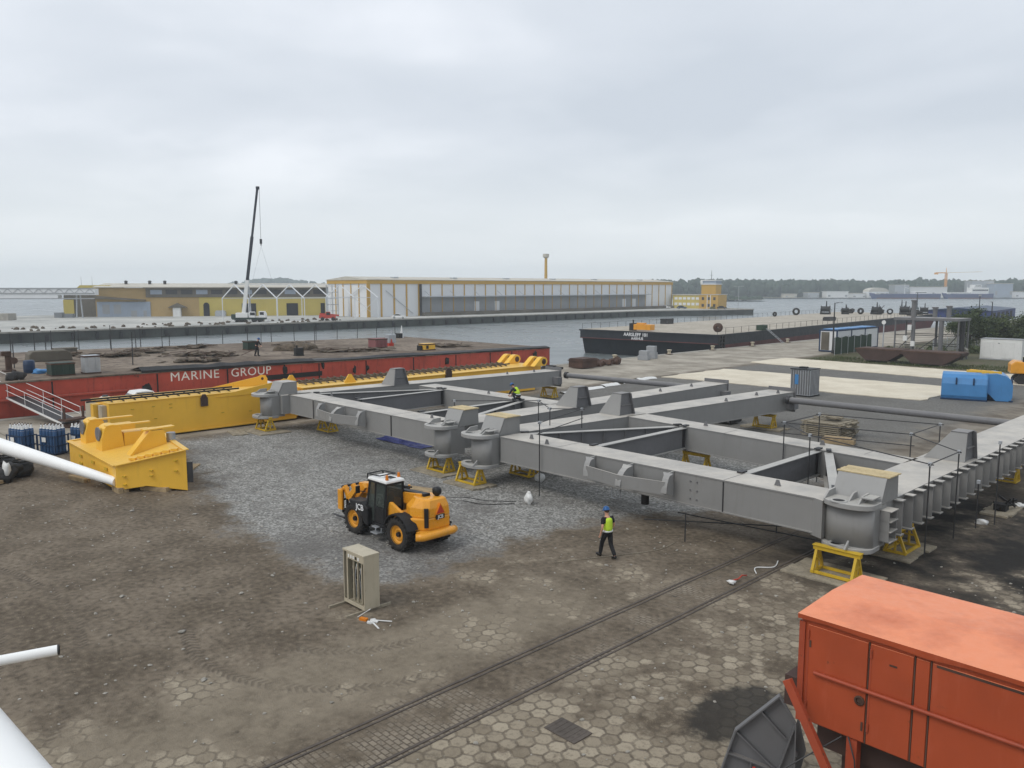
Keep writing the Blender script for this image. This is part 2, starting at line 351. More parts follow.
    e = t.m('MULTIPLY', t.m('SUBTRACT', nM, 0.5), 5.0); e2 = t.m('MULTIPLY', t.m('SUBTRACT', nS, 0.5), 2.0); e = t.m('ADD', e, e2)
    g1 = t.step(t.m('ADD', t.m('SUBTRACT', a, t.m('SUBTRACT', 21.0, t.m('MULTIPLY', t.step(b, 24, 32), 3.5))), e), -0.5, 1.0)
    lowb = t.m('ADD', 13.6, t.m('MULTIPLY', t.m('MAXIMUM', t.m('SUBTRACT', a, 31.0), 0.0), 0.28))
    g2 = t.step(t.m('ADD', t.m('SUBTRACT', b, lowb), e), -0.5, 1.0)
    g3 = t.step(t.m('ADD', t.m('SUBTRACT', 51.0, a), e), -1.0, 1.5)
    gm = t.m('MULTIPLY', t.m('MULTIPLY', g1, g2), g3)
    gm = t.m('MULTIPLY', gm, t.step(t.m('SUBTRACT', 97.0, b), -3, 3))
    # hexagonal concrete pavers
    S = 0.40
    vs_ = t.vm('SCALE', v, None); vs_.node.inputs['Scale'].default_value = 1.0/S
    q = t.vm('ADD', vs_, (1000.0, 1732.0508, 0))
    rr = (1.0, 1.7320508, 1.0); hh = (0.5, 0.8660254, 0.5)
    aa = t.vm('SUBTRACT', t.vm('MODULO', q, rr), hh)
    bb = t.vm('SUBTRACT', t.vm('MODULO', t.vm('SUBTRACT', q, hh), rr), hh)
    flat = (1, 1, 0)
    aa = t.vm('MULTIPLY', aa, flat); bb = t.vm('MULTIPLY', bb, flat)
    sel = t.m('LESS_THAN', t.vm('DOT_PRODUCT', aa, aa, 'v'), t.vm('DOT_PRODUCT', bb, bb, 'v'))
    mxn = t.n.new('ShaderNodeMix'); mxn.data_type = 'VECTOR'
    t.set(mxn.inputs[0], sel); t.set(mxn.inputs[4], bb); t.set(mxn.inputs[5], aa); gv = mxn.outputs[1]
    ag = t.vm('ABSOLUTE', gv)
    hd = t.m('MAXIMUM', t.vm('DOT_PRODUCT', ag, (0.5, 0.8660254, 0), 'v'), t.sep(ag)[0])
    cid = t.vm('SUBTRACT', q, gv)
    wn = t.n.new('ShaderNodeTexWhiteNoise'); wn.noise_dimensions = '2D'; t.set(wn.inputs[0], t.vm('SNAP', t.vm('ADD', cid, (0.02,0.02,0)), (0.25,0.2886751,1))); rnd = wn.outputs[0]
    joint = t.step(t.m('ADD', t.m('ADD', hd, t.m('MULTIPLY', t.m('SUBTRACT', nX, 0.5), 0.16)), t.m('MULTIPLY', t.m('SUBTRACT', nF, 0.5), 0.10)), 0.385, 0.475)
    hexc = t.mix(rnd, (0.235,0.197,0.142), (0.365,0.313,0.233))
    hexc = t.mix(t.m('MULTIPLY', t.step(nF, 0.50, 0.68), 0.45), hexc, (0.13,0.105,0.077))
    hexc = t.mix(t.m('MULTIPLY', t.step(nX, 0.5, 0.7), 0.35), hexc, (0.17,0.14,0.105))
    hexc = t.mix(t.m('MULTIPLY', joint, t.lin(nS, 0.35, 0.65, 0.95, 0.35)), hexc, (0.095,0.076,0.056))
    # small setts in the crane track
    bk = t.n.new('ShaderNodeTexBrick'); bk.inputs['Scale'].default_value = 1.0; bk.inputs['Brick Width'].default_value = 0.22; bk.inputs['Row Height'].default_value = 0.14
    bk.inputs['Mortar Size'].default_value = 0.018; bk.inputs['Color1'].default_value = (0.27,0.23,0.175,1); bk.inputs['Color2'].default_value = (0.20,0.17,0.13,1); bk.inputs['Mortar'].default_value = (0.10,0.08,0.06,1)
    t.set(bk.inputs['Vector'], v)
    track = t.m('MULTIPLY', t.step(a, 12.75, 12.85), t.step(t.m('SUBTRACT', 14.75, a), 0.0, 0.1))
    pav = t.mix(track, hexc, bk.outputs['Color'])
    cov = t.m('ADD', t.lin(a, 6.0, 20.5, 1.20, -0.05), t.m('MULTIPLY', t.m('SUBTRACT', nM, 0.5), 3.6))
    cov = t.m('ADD', cov, t.m('MULTIPLY', t.m('SUBTRACT', nL, 0.5), 2.6))
    cov = t.m('SUBTRACT', cov, t.lin(b, 20.0, 27.0, 0.0, 0.9))
    cm = t.step(t.m('ADD', t.m('ADD', cov, t.m('MULTIPLY', t.m('SUBTRACT', nS, 0.5), 2.0)), t.m('MULTIPLY', t.m('SUBTRACT', nF, 0.5), 1.4)), 0.15, 0.75)
    cm = t.m('MULTIPLY', cm, t.step(t.m('SUBTRACT', 20.8, a), 0.0, 1.2))
    cm = t.m('MULTIPLY', cm, t.lin(rnd, 0, 1, 0.62, 1.0))
    col = t.mix(cm, dirt, pav)
    col = t.mix(gm, col, grv)
    # paved quay apron
    nq = t.noise(v, 0.25, 5, 0.65)
    apr = t.mix(t.step(nq, 0.35, 0.68), (0.25,0.222,0.178), (0.43,0.39,0.325))
    sl = t.n.new('ShaderNodeTexBrick'); sl.inputs['Scale'].default_value = 1.0; sl.inputs['Brick Width'].default_value = 6.0; sl.inputs['Row Height'].default_value = 4.0; sl.inputs['Mortar Size'].default_value = 0.05
    sl.inputs['Color1'].default_value = (1,1,1,1); sl.inputs['Color2'].default_value = (0.9,0.9,0.9,1); sl.inputs['Mortar'].default_value = (0.55,0.52,0.48,1); t.set(sl.inputs['Vector'], v)
    apr = t.mix(0.8, apr, sl.outputs['Color'], 'MULTIPLY')
    am = t.step(t.m('ADD', t.m('SUBTRACT', a, 51.6), t.m('MULTIPLY', e, 0.5)), -0.6, 0.9)
    col = t.mix(am, col, apr)
    # beige trodden sand to the right of the frame
    sm = t.m('MULTIPLY', t.step(t.m('ADD', t.m('SUBTRACT', 20.0, a), e), -0.5, 2.5), t.step(b, 44, 50))
    sand = t.mix(t.step(nM, 0.35, 0.65), (0.12,0.10,0.078), (0.25,0.22,0.175))
    col = t.mix(t.m('MULTIPLY', sm, 0.85), col, sand)
    # grass verge
    gr = t.m('MULTIPLY', t.step(t.m('ADD', t.m('SUBTRACT', b, 103.5), t.m('MULTIPLY', e, 0.6)), -0.5, 1.0), t.step(t.m('SUBTRACT', 52.0, a), 0.0, 2.0))
    gcol = t.mix(t.step(nS, 0.35, 0.65), (0.05,0.062,0.025), (0.11,0.10,0.055))
    col = t.mix(t.m('MULTIPLY', gr, t.step(nM, 0.30, 0.55)), col, gcol)
    # dark soft-edged ellipse on the pavers beside the orange machine
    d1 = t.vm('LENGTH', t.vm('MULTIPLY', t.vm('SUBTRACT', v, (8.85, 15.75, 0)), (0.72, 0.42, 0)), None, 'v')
    dark_spot = t.m('SUBTRACT', 1.0, t.step(t.m('ADD', d1, t.m('MULTIPLY', t.m('SUBTRACT', nS, 0.5), 0.55)), 0.52, 0.80))
    col = t.mix(t.m('MULTIPLY', dark_spot, 0.9), col, (0.030,0.027,0.023))
    sp = t.m('MULTIPLY', t.step(t.noise(v, 1.1, 4, 0.65), 0.64, 0.74), t.step(t.m('SUBTRACT', 19.0, a), 0, 3))
    col = t.mix(t.m('MULTIPLY', sp, 0.65), col, (0.045,0.037,0.030))
    h = t.m('ADD', t.m('MULTIPLY', nS, 0.55), t.m('MULTIPLY', nX, 0.35))
    h = t.m('ADD', h, t.m('MULTIPLY', nG, 0.22))
    h = t.m('SUBTRACT', h, t.m('MULTIPLY', t.m('MULTIPLY', joint, cm), 0.35))
    h = t.m('ADD', h, t.m('MULTIPLY', t.m('MULTIPLY', cell, gm), 0.35))
    h = t.m('SUBTRACT', h, t.m('MULTIPLY', trk, 0.35))
    return t.done(col, t.lin(nM, 0.3, 0.7, 0.95, 0.78), 0, t.bump(h, 0.75, 0.09), 0.25)

def pad_material():
    t = NT('pale_sand_pad'); p = t.pos()
    n = t.noise(p, 0.35, 5, 0.65); n2 = t.noise(p, 2.5, 4, 0.6)
    c = t.mix(t.step(n, 0.3, 0.7), (0.56,0.50,0.39), (0.68,0.62,0.50))
    c = t.mix(t.m('MULTIPLY', t.step(n2, 0.55, 0.75), 0.4), c, (0.50,0.43,0.32))
    return t.done(c, 0.9, 0, t.bump(n2, 0.4, 0.03), 0.2)
def pier_material():
    t = NT('pier_surface'); p = t.pos()
    n = t.noise(p, 0.06, 5, 0.65); n2 = t.noise(p, 0.6, 4, 0.6)
    c = t.mix(t.step(n, 0.35, 0.65), (0.33,0.335,0.315), (0.50,0.495,0.46))
    c = t.mix(t.m('MULTIPLY', t.step(n2, 0.5, 0.7), 0.45), c, (0.27,0.265,0.245))
    return t.done(c, 0.9, 0, None, 0.2)
def deck_material(name, c0, c1, c2):
    t = NT(name); p = t.pos()
    n = t.noise(p, 0.18, 5, 0.68); n2 = t.noise(p, 1.3, 5, 0.68)
    c = t.mix(t.step(n, 0.35, 0.65), c0, c1)
    c = t.mix(t.m('MULTIPLY', t.step(n2, 0.48, 0.66), 0.75), c, c2)
    return t.done(c, 0.9, 0, t.bump(n2, 0.5, 0.05), 0.2)
def water_material():
    t = NT('harbour_water'); p = t.pos()
    sv = t.vm('MULTIPLY', p, (0.8, 1.2, 1))
    n = t.noise(sv, 0.9, 4, 0.6, 0.4); n2 = t.noise(sv, 0.12, 3, 0.5)
    h = t.m('ADD', n, t.m('MULTIPLY', n2, 1.5))
    return t.done((0.15,0.17,0.172), t.lin(n2, 0.35, 0.65, 0.24, 0.36), 0, t.bump(h, 0.20, 0.05), 0.8, ior=1.33)
def shore_material():
    t = NT('far_shore_ground'); p = t.pos(); n = t.noise(p, 0.03, 4)
    return t.done(t.mix(t.step(n, 0.35, 0.65), (0.12,0.13,0.08), (0.24,0.23,0.19)), 0.95, 0, None, 0.1)
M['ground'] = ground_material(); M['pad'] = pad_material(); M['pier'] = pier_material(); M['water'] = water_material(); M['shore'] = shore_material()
M['deck_red'] = deck_material('red_barge_deck', (0.125,0.095,0.07), (0.25,0.205,0.16), (0.055,0.038,0.03))
M['deck_sand'] = deck_material('black_barge_deck', (0.36,0.325,0.265), (0.45,0.41,0.345), (0.27,0.23,0.185))

# ================================================================= THE SETTING
HAZE_HALF = 1750.0
def axis_lines(segs):
    out = []
    for lo, hi, st in segs:
        n = max(1, int(round((hi-lo)/st)))
        out += [lo + (hi-lo)*k/n for k in range(n)]
    out.append(segs[-1][1]); return out
al = axis_lines([(-420,-60,30),(-60,-6,6),(-6,46,0.26),(46,68,2)])
bl = axis_lines([(-420,-40,30),(-40,-2,4),(-2,44,0.26),(44,130,3),(130,430,20)])
def gz(a, b):
    e = max(0.0, min(1, (a+6)/4)) * max(0, min(1, (46-a)/6)) * max(0, min(1, (b+2)/3)) * max(0, min(1, (44-b)/8))
    if e <= 0: return 0.0
    p = Vector((a, b, 0))
    d = 0.030*mnoise.noise(p*0.55) + 0.018*mnoise.noise(p*1.7) + 0.010*mnoise.noise(p*4.1)
    if 12.2 < a < 15.2: d *= 0.25
    k = 0.55 if a < 18 else 1.0
    return e*d*k
vs = [(-a, b, gz(a, b)) for a in al for b in bl]; nb = len(bl)
fs = [(i*nb+j, i*nb+j+1, (i+1)*nb+j+1, (i+1)*nb+j) for i in range(len(al)-1) for j in range(nb-1)]
g = MB(); g.add(vs, fs, True)
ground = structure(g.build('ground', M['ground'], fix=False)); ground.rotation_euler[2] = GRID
if ground.data.polygons[0].normal.z < 0: ground.data.flip_normals()

def sheet(name, pts, z, mat):
    mb = MB(); mb.add([(x, y, z) for x, y in pts], [tuple(range(len(pts)))])
    o = mb.build(name, mat, fix=False)
    if o.data.polygons[0].normal.z < 0: o.data.flip_normals()
    return structure(o)
H = 1745.0
sheet('water', [(-H,-H),(H,-H),(H,H),(-H,H)], -2.2, M['water'])

# pale sand pads on the yard (low sheets with a real edge)
def ragged(pts, step, amp, seed):
    out = []
    for i, p in enumerate(pts):
        q = pts[(i+1) % len(pts)]; L = math.hypot(q[0]-p[0], q[1]-p[1]); n = max(1, int(L/step))
        for k in range(n):
            f = k/n; x = p[0]+(q[0]-p[0])*f; y = p[1]+(q[1]-p[1])*f
            out.append((x+amp*mnoise.noise(Vector((x*0.7, y*0.7, seed))), y+amp*mnoise.noise(Vector((x*0.7, y*0.7, seed+9)))))
    return out
for s, (pts) in enumerate([[(24.5,72.5),(24.5,84.5),(50.6,84.0),(50.6,71.5)], [(19.0,91.0),(19.0,101.0),(52.6,103.0),(52.9,93.5)]]):
    mb = MB(); mb.prism([(-a, b) for a, b in ragged(pts, 1.2, 0.5, s)], 'z', 0.004, 0.07)
    o = structure(mb.build('pavement', M['pad'])); o.rotation_euler[2] = GRID

# crane track let into the paving
tr = thing('rail_track', 'worn crane track with two pairs of rusty flangeway rails set into the pavers', 'rail track', W(13.7, 20, 0), GRID)
for a in (14.35, 12.85):
    for da, w in ((-0.075, 0.05), (0.075, 0.07)):
        mb = MB(); n = 60
        pr = [(-w/2,-0.05),(w/2,-0.05),(w/2,0.018),(-w/2,0.018)]
        rings = []
        for k in range(n+1):
            y = -24+46.0*k/n
            zz = gz(a, 20+y)
            rings.append([(13.7-a-da+u, y, zz+v) for u, v in pr])
        mb.loft(rings); mb.build('rail', M['rail'], tr)
# steel cover plate in the pavers
mb = MB(); mb.box(-0.45,0.45,-0.3,0.3,-0.02,0.012)
for k in range(6): mb.box(-0.4+0.14*k, -0.36+0.14*k, -0.27,0.27,0.0122,0.017)
o = mb.build('cover_plate', M['rail']); o.location = W(11.06,12.39, gz(11.06,12.39)+0.01); o.rotation_euler[2] = GRID
tag(o, 'worn rectangular steel cover plate lying in the hexagonal pavers', 'cover plate')

# near quay wall
q = thing('quay_wall', 'concrete quay wall along the near yard edge beside the red barge', 'quay wall', W(68,40,0), GRID)
mb = MB(); mb.box(-0.5,0.0,-440,390,-6,-0.0); mb.build('wall', M['quay_wall'], q)
mb = MB(); mb.box(0.0,0.8,-440,390,-0.3,0.06); mb.build('coping', M['conc'], q, bevel=0.03)

# pier on the other side of the basin
pier = [W(196,-420)[:2], W(196,262)[:2], (104.5,347.5), W(206,326)[:2], W(262,326)[:2], W(312,140)[:2], W(312,-420)[:2]]
sheet('pier_pavement', pier, 0.0, M['pier'])
pw = thing('quay_wall', 'dark stained concrete pier wall across the water with black fenders', 'quay wall', (0,0,0))
mb = MB()
for p, r in zip(pier, pier[1:]+pier[:1]):
    mb.add([(p[0],p[1],-6),(r[0],r[1],-6),(r[0],r[1],-0.004),(p[0],p[1],-0.004)], [(0,1,2,3)])
mb.build('wall', M['quay_wall'], pw)
mb = MB(); cs = [Vector((*p,0)) for p in (pier[0],pier[1],pier[2],pier[3])]
for p, r in zip(cs, cs[1:]): mb.bar(p+Vector((0,0,0.1)), r+Vector((0,0,0.1)), 0.7, 0.35)
mb.build('coping', M['conc'], pw)
fm = MB(); fm.box(0,0.35,-0.3,0.3,-0.75,0.75); fm.box(0,0.42,-0.36,0.36,-0.5,0.35)
f0 = None
for k in range(44):
    b = 38 + k*5.1
    mb = None
    if f0 is None:
        f0 = fm.build('fender', M['black'], pw, bevel=0.06); o = f0
    else:
        o = f0.copy(); link(o); o.parent = pw
    w = W(195.95, b, -1.15 + 0.12*math.sin(k*2.3)); o.location = w; o.rotation_euler[2] = GRID

# far shore
def arc(D, x0, x1, n):
    return [((px-512)/806.0*D, D) for px in [x0+(x1-x0)*k/n for k in range(n+1)]]
near = [(x, y+14*mnoise.noise(Vector((x*0.006,3,0)))) for x, y in arc(835, 560, 1440, 50)]
sheet('far_shore', near + list(reversed(arc(1400, 560, 1440, 10))), -1.4, M['shore'])
sheet('far_shore', arc(1500, -300, 640, 20) + list(reversed(arc(1720, -300, 640, 10))), -1.4, M['shore'])
head = [(680,660),(760,665),(768,672),(765,685),(745,720),(680,780)]
sheet('headland', [((px-512)/806.0*D, D) for px, D in head], -0.6, M['shore'])
random.seed(3)
mb = MB(); top = []
for k in range(90):
    px = random.uniform(684,764); D = random.uniform(672,730); r = random.uniform(0.7,2.0)*(1.6 if random.random() < 0.12 else 1); mb.blob(((px-512)/806*D, D, r*0.3-0.6), r, k, 1, 0.4, (1.5,1,0.9))
for k in range(560):
    px = random.uniform(600, 1130); D = random.uniform(872, 1010)
    x = (px-512)/806*D
    ht = 13.8 + 3.0*mnoise.noise(Vector((x*0.011, 1, 0))) + 2.2*mnoise.noise(Vector((x*0.05,4,0))) + random.uniform(-1.4,1.6) + (D-870)*0.022
    r = random.uniform(3.2, 6.0)
    mb.blob((x, D, ht-r*0.9), r, k, 2, 0.35, (1.0,1.0,1.15))
    mb.blob((x+random.uniform(-4,4), D-3, ht*0.45), r*1.1, k+900, 2, 0.35, (1,1,1.3))
    if k % 3 == 0: mb.blob((x+random.uniform(-5,5), D-8, random.uniform(1,4)), r*0.9, k+400, 2, 0.4)
o = mb.build('far_wood', M['far_leaf'], fix=False); o['kind'] = 'stuff'; o['label'] = 'hazy wood of dark green trees along the far shore'; o['category'] = 'wood'
mb = MB()
for k in range(150):
    s = random.random()
    if s < 0.62: px = random.gauss(280, 26); hh = 24*math.exp(-((px-275)/38)**2)
    elif s < 0.85: px = random.uniform(592, 645); hh = 16
    else: px = random.uniform(470, 560); hh = 13
    D = random.uniform(1560, 1640); x = (px-512)/806*D; r = random.uniform(4,7)
    mb.blob((x, D, 7+hh*0.55+random.uniform(-2,2)), r, k, 2, 0.35, (1.3,1,1))
    mb.blob((x, D, 2+hh*0.2), r*1.2, k+77, 2, 0.35, (1.3,1,1.2))
o = mb.build('far_wood', M['far_leaf'], fix=False); o['kind'] = 'stuff'; o['label'] = 'distant wooded hill showing over the warehouse roofs'; o['category'] = 'wood'

# ================================================================= BUILDINGS ON THE PIER
# ---- long white warehouse: local x towards the water, y along its length
wh = thing('warehouse', 'long white warehouse with yellow trim and a canopy over its loading dock', 'warehouse', W(218,146,0), GRID)
LW, DW, HW = 168.0, 23.5, 11.0
mb = MB(); mb.box(-DW,0,0,LW,0,HW); mb.build('wall', M['clad'], wh)
mb = MB(); mb.prism([(-DW-0.5,HW+0.95),(0.5,HW+0.95),(0.5,HW+1.15),(-DW/2,HW+2.2),(-DW-0.5,HW+1.15)], 'y', -0.6, LW+0.5); rf = mb.build('roof', M['roof_pale'], wh)
for y in (14,40,66,92,118,150):
    mb = MB(); mb.box(-7,-5,y,y+2.0,HW+1.6,HW+2.1); mb.build('roof_vent', M['galv'], rf)
mb = MB(); mb.box(0.0,0.35,-0.35,LW+0.3,HW-0.25,HW+0.94); mb.prism([(-DW-0.3,HW-0.2),(0.3,HW-0.2),(0.3,HW+1.14),(-DW/2,HW+2.15),(-DW-0.3,HW+1.14)], 'y', -0.36, -0.004); mb.build('fascia', M['wall_trim'], wh)
for k in range(34):
    mb = MB(); y = 0.25+k*(LW-0.5)/33; wdt = 0.27 if k < 5 else 0.15
    if k == 0: mb.box(0.003,0.3,-0.3,0.9,0,HW-0.255)
    else: mb.box(0.003,0.22,y-wdt,y+wdt,0,HW-0.255)
    mb.build('pilaster', M['wall_trim'], wh)
for x in (-4.7,-9.4,-14.1,-18.8):
    mb = MB(); mb.box(x-0.2,x+0.2,-0.2,-0.003,0,HW-0.21); mb.build('pilaster', M['wall_trim'], wh)
mb = MB(); mb.bar((0.3,7,8.6),(0.3,18,0.8),0.14,0.14); mb.build('pipe', M['galv'], wh)
mb = MB(); mb.box(0.003,3.4,21,148,6.3,6.62); cn = mb.build('canopy', M['galv'], wh)
for k in range(12):
    mb = MB(); y = 23+k*11.2; mb.bar((3.2,y,6.6),(0.25,y,8.4),0.10,0.10); mb.build('tie_rod', M['galv'], cn)
mb = MB(); mb.box(0.003,1.3,20.75,21,0,HW-0.3); mb.build('end_screen', M['scaffold'], wh)
mb = MB(); mb.box(0.003,2.8,21.05,LW+0.2,0,1.15); mb.build('loading_dock', M['wall_dark'], wh)
mb = MB(); mb.box(0.003,0.10,21.1,148,1.15,6.3); mb.build('dock_wall_shade', M['grey_and_shadow'], wh)  # canopy shade put into a greyer sheet over the white wall
for y in (45.5,55.5,131,138):
    mb = MB(); mb.box(0.11,0.2,y,y+2.4,1.16,4.6); mb.build('door', M['clad'], wh)

# ---- old warehouse, local x along its front, y to the back
ow = thing('warehouse', 'old ochre and yellow quayside warehouse with a dark window band', 'warehouse', (-145.8,260,0), R(13.185))
mb = MB(); mb.box(10.2,42.0,0,30,0,6.3); mb.build('wall', M['wall_ochre'], ow)
mb = MB(); mb.box(42.0,83.5,0.02,30,0,6.3); mb.build('wall', M['wall_yellow'], ow)
mb = MB(); mb.box(10.6,26.8,-0.25,0,0,4.9); bw = mb.build('plaster_wall', M['wall_blue'], ow)
for x0,x1,z0,z1 in ((12.2,14.4,1.0,4.0),(15.6,17.8,1.0,4.0),(20.8,22.6,0,2.0),(24.6,25.6,0,2.0)):
    mb = MB(); mb.box(x0,x1,-0.3,-0.252,z0,z1); w = mb.build('shutter' if z0 > 0 else 'door', M['grey_and_shadow'], bw)
mb = MB(); mb.box(0.4,10.6,1.5,30,0,7.6); mb.build('dark_hall', M['wall_dark'], ow)
mb = MB(); mb.box(0.3,3.4,1.0,1.49,0,5.6); mb.build('wall', M['wall_yellow'], ow)
mb = MB(); mb.box(10.4,26,0.3,30,6.3,9.4); mb.build('upper_wall', M['wall_ochre'], ow)
mb = MB(); mb.box(25.6,83.8,-0.35,30,6.35,9.35); mb.build('window_band', M['wall_dark'], ow)
for k in range(12):
    x = 27+k*4.75; mb = MB(); mb.box(x,x+3.6,-0.4,-0.352,7.3,8.8); mb.build('window', M['scaffold'] if k%3 else M['wall_blue'], ow)
mb = MB(); mb.box(25.0,84.4,-1.6,-0.4,9.3,9.5); mb.prism([(10.0,5.9),(25.5,5.3),(25.5,5.55),(10.0,6.9)], 'y', -1.4, -0.02); mb.build('eave', M['wall_dark'], ow)
mb = MB(); mb.prism([(-1.2,9.5),(-1.2,9.75),(14,11.0),(31,9.75),(31,9.5)], 'x', 9.8, 84.5)
rf = mb.build('roof', M['roof_pale'], ow)
mb = MB(); mb.prism([(2,7.6),(16,7.6),(14,10.3),(5,10.3)], 'y', 3, 20); mb.build('gable', M['wall_yellow'], ow)
for x in (17.5,25,29.8,53):
    mb = MB(); mb.cyl((x,10,10.4),(x,10,11.6),0.5,0.5,8); mb.cyl((x,10,11.6),(x,10,11.9),0.75,0.3,8); mb.build('roof_vent', M['scaffold'], rf)
for x in (4.2,7.5):
    mb = MB(); mb.cyl((x,8,10),(x,8,13.2),0.07,0.05,6); mb.build('mast', M['galv'], rf)
mb = MB(); mb.box(43.3,45.2,-0.12,0.015,0,3.6); mb.cyl((44.25,-0.12,3.6),(44.25,0.015,3.6),0.95,0.95,14); mb.build('door', M['dark_open'], ow)
for x0,x1 in ((55.6,60.2),(70.2,74.0),(81.6,83.0)):
    mb = MB(); mb.box(x0,x1,-0.1,0.015,0,4.2); mb.build('doorway', M['dark_open'], ow)
mb = MB(); mb.box(34.0,36.4,-2.2,-0.003,0,2.9); pch = mb.build('porch', M['white'], ow)
mb = MB(); mb.prism([(32.4,2.95),(38.3,2.95),(35.3,4.4)], 'y', -2.5, -0.02); mb.build('porch_roof', M['wall_dark'], pch)
mb = MB(); mb.box(-1.7,1.7,-1,1,0,1.5); mb.box(-1.5,1.5,-0.9,0.9,1.5,1.9)
o = mb.build('skip', M['galv'], None, bevel=0.05); o.location = (-97.7,269.2,0); o.rotation_euler[2] = R(13.185); tag(o, 'low grey skip in front of the yellow warehouse wall', 'skip')
for x, w, hgt, lab in ((1.0,2.4,1.6,'pale grey crate beside the conveyor end of the warehouse'), (3.8,3.0,1.2,'wide low grey crate under the conveyor end')):
    mb = MB(); mb.box(-w/2,w/2,-0.8,0.8,0,hgt); mb.box(-w/2-0.05,w/2+0.05,-0.85,0.85,hgt*0.8,hgt*0.92)
    o = mb.build('crate', M['grey_and_shadow']); o.location = (-145.8+x, 256.5+x*0.23, 0); tag(o, lab, 'crate')

# ---- conveyor bridge
cv = thing('conveyor_bridge', 'grey enclosed conveyor bridge running in from the left to the old warehouse', 'conveyor', (-131.5,255,0), R(8))
mb = MB(); mb.box(-120,-11,-1.6,1.6,6.2,9.2); mb.build('gallery', M['clad'], cv)
mb = MB(); mb.box(-11,0,-1.6,1.6,7.2,9.2); mb.build('gallery_head', M['clad'], cv)
mb = MB()
for z in (6.1, 7.7, 9.3): mb.box(-120,-0.2,-1.8,-1.62,z-0.16,z+0.16)
for k in range(36): mb.bar((-108+3*k,-1.72,7.7),(-106.5+3*k,-1.72,9.2),0.12,0.12); mb.bar((-106.5+3*k,-1.72,9.2),(-105+3*k,-1.72,7.7),0.12,0.12)
mb.build('truss', M['grey_and_shadow'], cv)
for x in (-5.5,-38,-80):
    for dx in (-0.9,0.9):
        mb = MB(); mb.bar((x+dx,0,0),(x+dx*0.6,0,6.2 if x < -12 else 7.2),0.35,0.35); mb.build('leg', M['galv'], cv)
# concrete block left on the pier
mb = MB(); mb.box(-4,4,-2,2,0,2.0); o = mb.build('concrete_block', M['conc'], bevel=0.05); o.location = (-151,236,0); tag(o, 'large pale concrete block at the left end of the pier', 'concrete block')

# ---- white portal frame skeleton
sk = thing('steel_skeleton', 'white steel skeleton of an unfinished hall on the pier', 'steel skeleton', (-64.5,243,0), R(44))
# local x along the row of frames, y across
for k in range(6):
    x = -20 + 8.6*k
    for sy in (-1,1):
        mb = MB(); mb.bar((x,8.4*sy,0),(x,8.4*sy,6.4),0.16,0.18); mb.build('column', M['far_steel'], sk)
        mb = MB(); mb.bar((x,8.4*sy,6.4),(x,0,10.4),0.2,0.26); mb.build('rafter', M['far_steel'], sk)
for y, z in ((-8.4,6.45),(8.4,6.45),(0,10.4)):
    mb = MB(); mb.bar((-20,y,z),(23,y,z),0.14,0.14); mb.build('purlin', M['far_steel'], sk)
for z0, z1 in ((0,6.4),(6.4,0)):
    mb = MB(); mb.bar((14.4,-8.3+0.12*(z0>1),z0),(23,-8.3+0.12*(z0>1),z1),0.1,0.1); mb.build('brace', M['far_steel'], sk)
st = thing('scaffold_tower', 'grey scaffold tower standing against the white warehouse gable', 'scaffold', (-58.5,262,0), R(20))
mb = MB()
for x in (-1.8,0,1.8):
    for y in (-1,1): mb.cyl((x,y,0),(x,y,10.5),0.09,0.09,6)
for z in (2,4,6,8,10): 
    for y in (-1,1): mb.cyl((-1.8,y,z),(1.8,y,z),0.07,0.07,6)
    mb.cyl((-1.8,-1,z),(1.8,1,z),0.06,0.06,6)
mb.build('tube_frame', M['galv'], st)
mb = MB()
for z in (4,8): mb.box(-1.8,1.8,-0.9,0.9,z+0.08,z+0.14)
mb.build('platform', M['grey_and_shadow'], st)

# ---- mobile crane
cr = thing('mobile_crane', 'white and green mobile crane with a tall raised boom on the pier', 'crane', (-73.2,224,0), R(8))
mb = MB(); mb.box(-4.6,4.4,-1.25,1.25,0.75,1.25); mb.build('chassis', M['green_dk'], cr)
mb = MB(); mb.prism([(2.6,1.25),(4.5,1.25),(4.5,2.2),(4.1,3.0),(2.6,3.0)], 'y', -1.2, 1.2); cb = mb.build('driver_cab', M['white'], cr, bevel=0.06)
mb = MB(); mb.box(2.9,4.0,-1.23,-1.203,2.0,2.8); mb.build('window', M['glass'], cb)
mb = MB(); mb.box(-3.6,-0.4,-1.2,0.9,1.25,2.6); mb.build('superstructure', M['white'], cr, bevel=0.08)
mb = MB(); mb.box(0.1,1.6,-1.3,-0.3,1.25,2.9); cc = mb.build('crane_cab', M['white'], cr, bevel=0.1)
mb = MB(); mb.box(0.3,1.62,-1.32,-1.303,1.9,2.7); mb.build('window', M['glass'], cc)
mb = MB(); mb.box(-4.8,-3.7,-1.2,1.2,1.0,2.2); mb.build('counterweight', M['green_dk'], cr, bevel=0.06)
for x in (-3.4,-1.9,1.2,2.8):
    for y in (-1.05,1.05):
        mb = MB(); mb.lathe([(0.0,-0.2),(0.5,-0.2),(0.62,-0.12),(0.62,0.12),(0.5,0.2),(0.0,0.2)], (x,y,0.62), 14, 'y'); mb.build('wheel', M['rubber'], cr)
mb = MB(); mb.box(-4.2,-3.7,-2.6,2.6,0.2,0.6); mb.box(4.5,4.9,-2.6,2.6,0.2,0.6); mb.build('outrigger', M['white'], cr)
B0 = Vector((-1.6,0,2.4)); B1 = Vector((3.3,0,36.5)); f1 = B0+(B1-B0)*0.27
mb = MB(); mb.bar(B0, f1, 0.95, 1.1, (0,1,0)); bo = mb.build('boom_base', M['white'], cr, bevel=0.05)
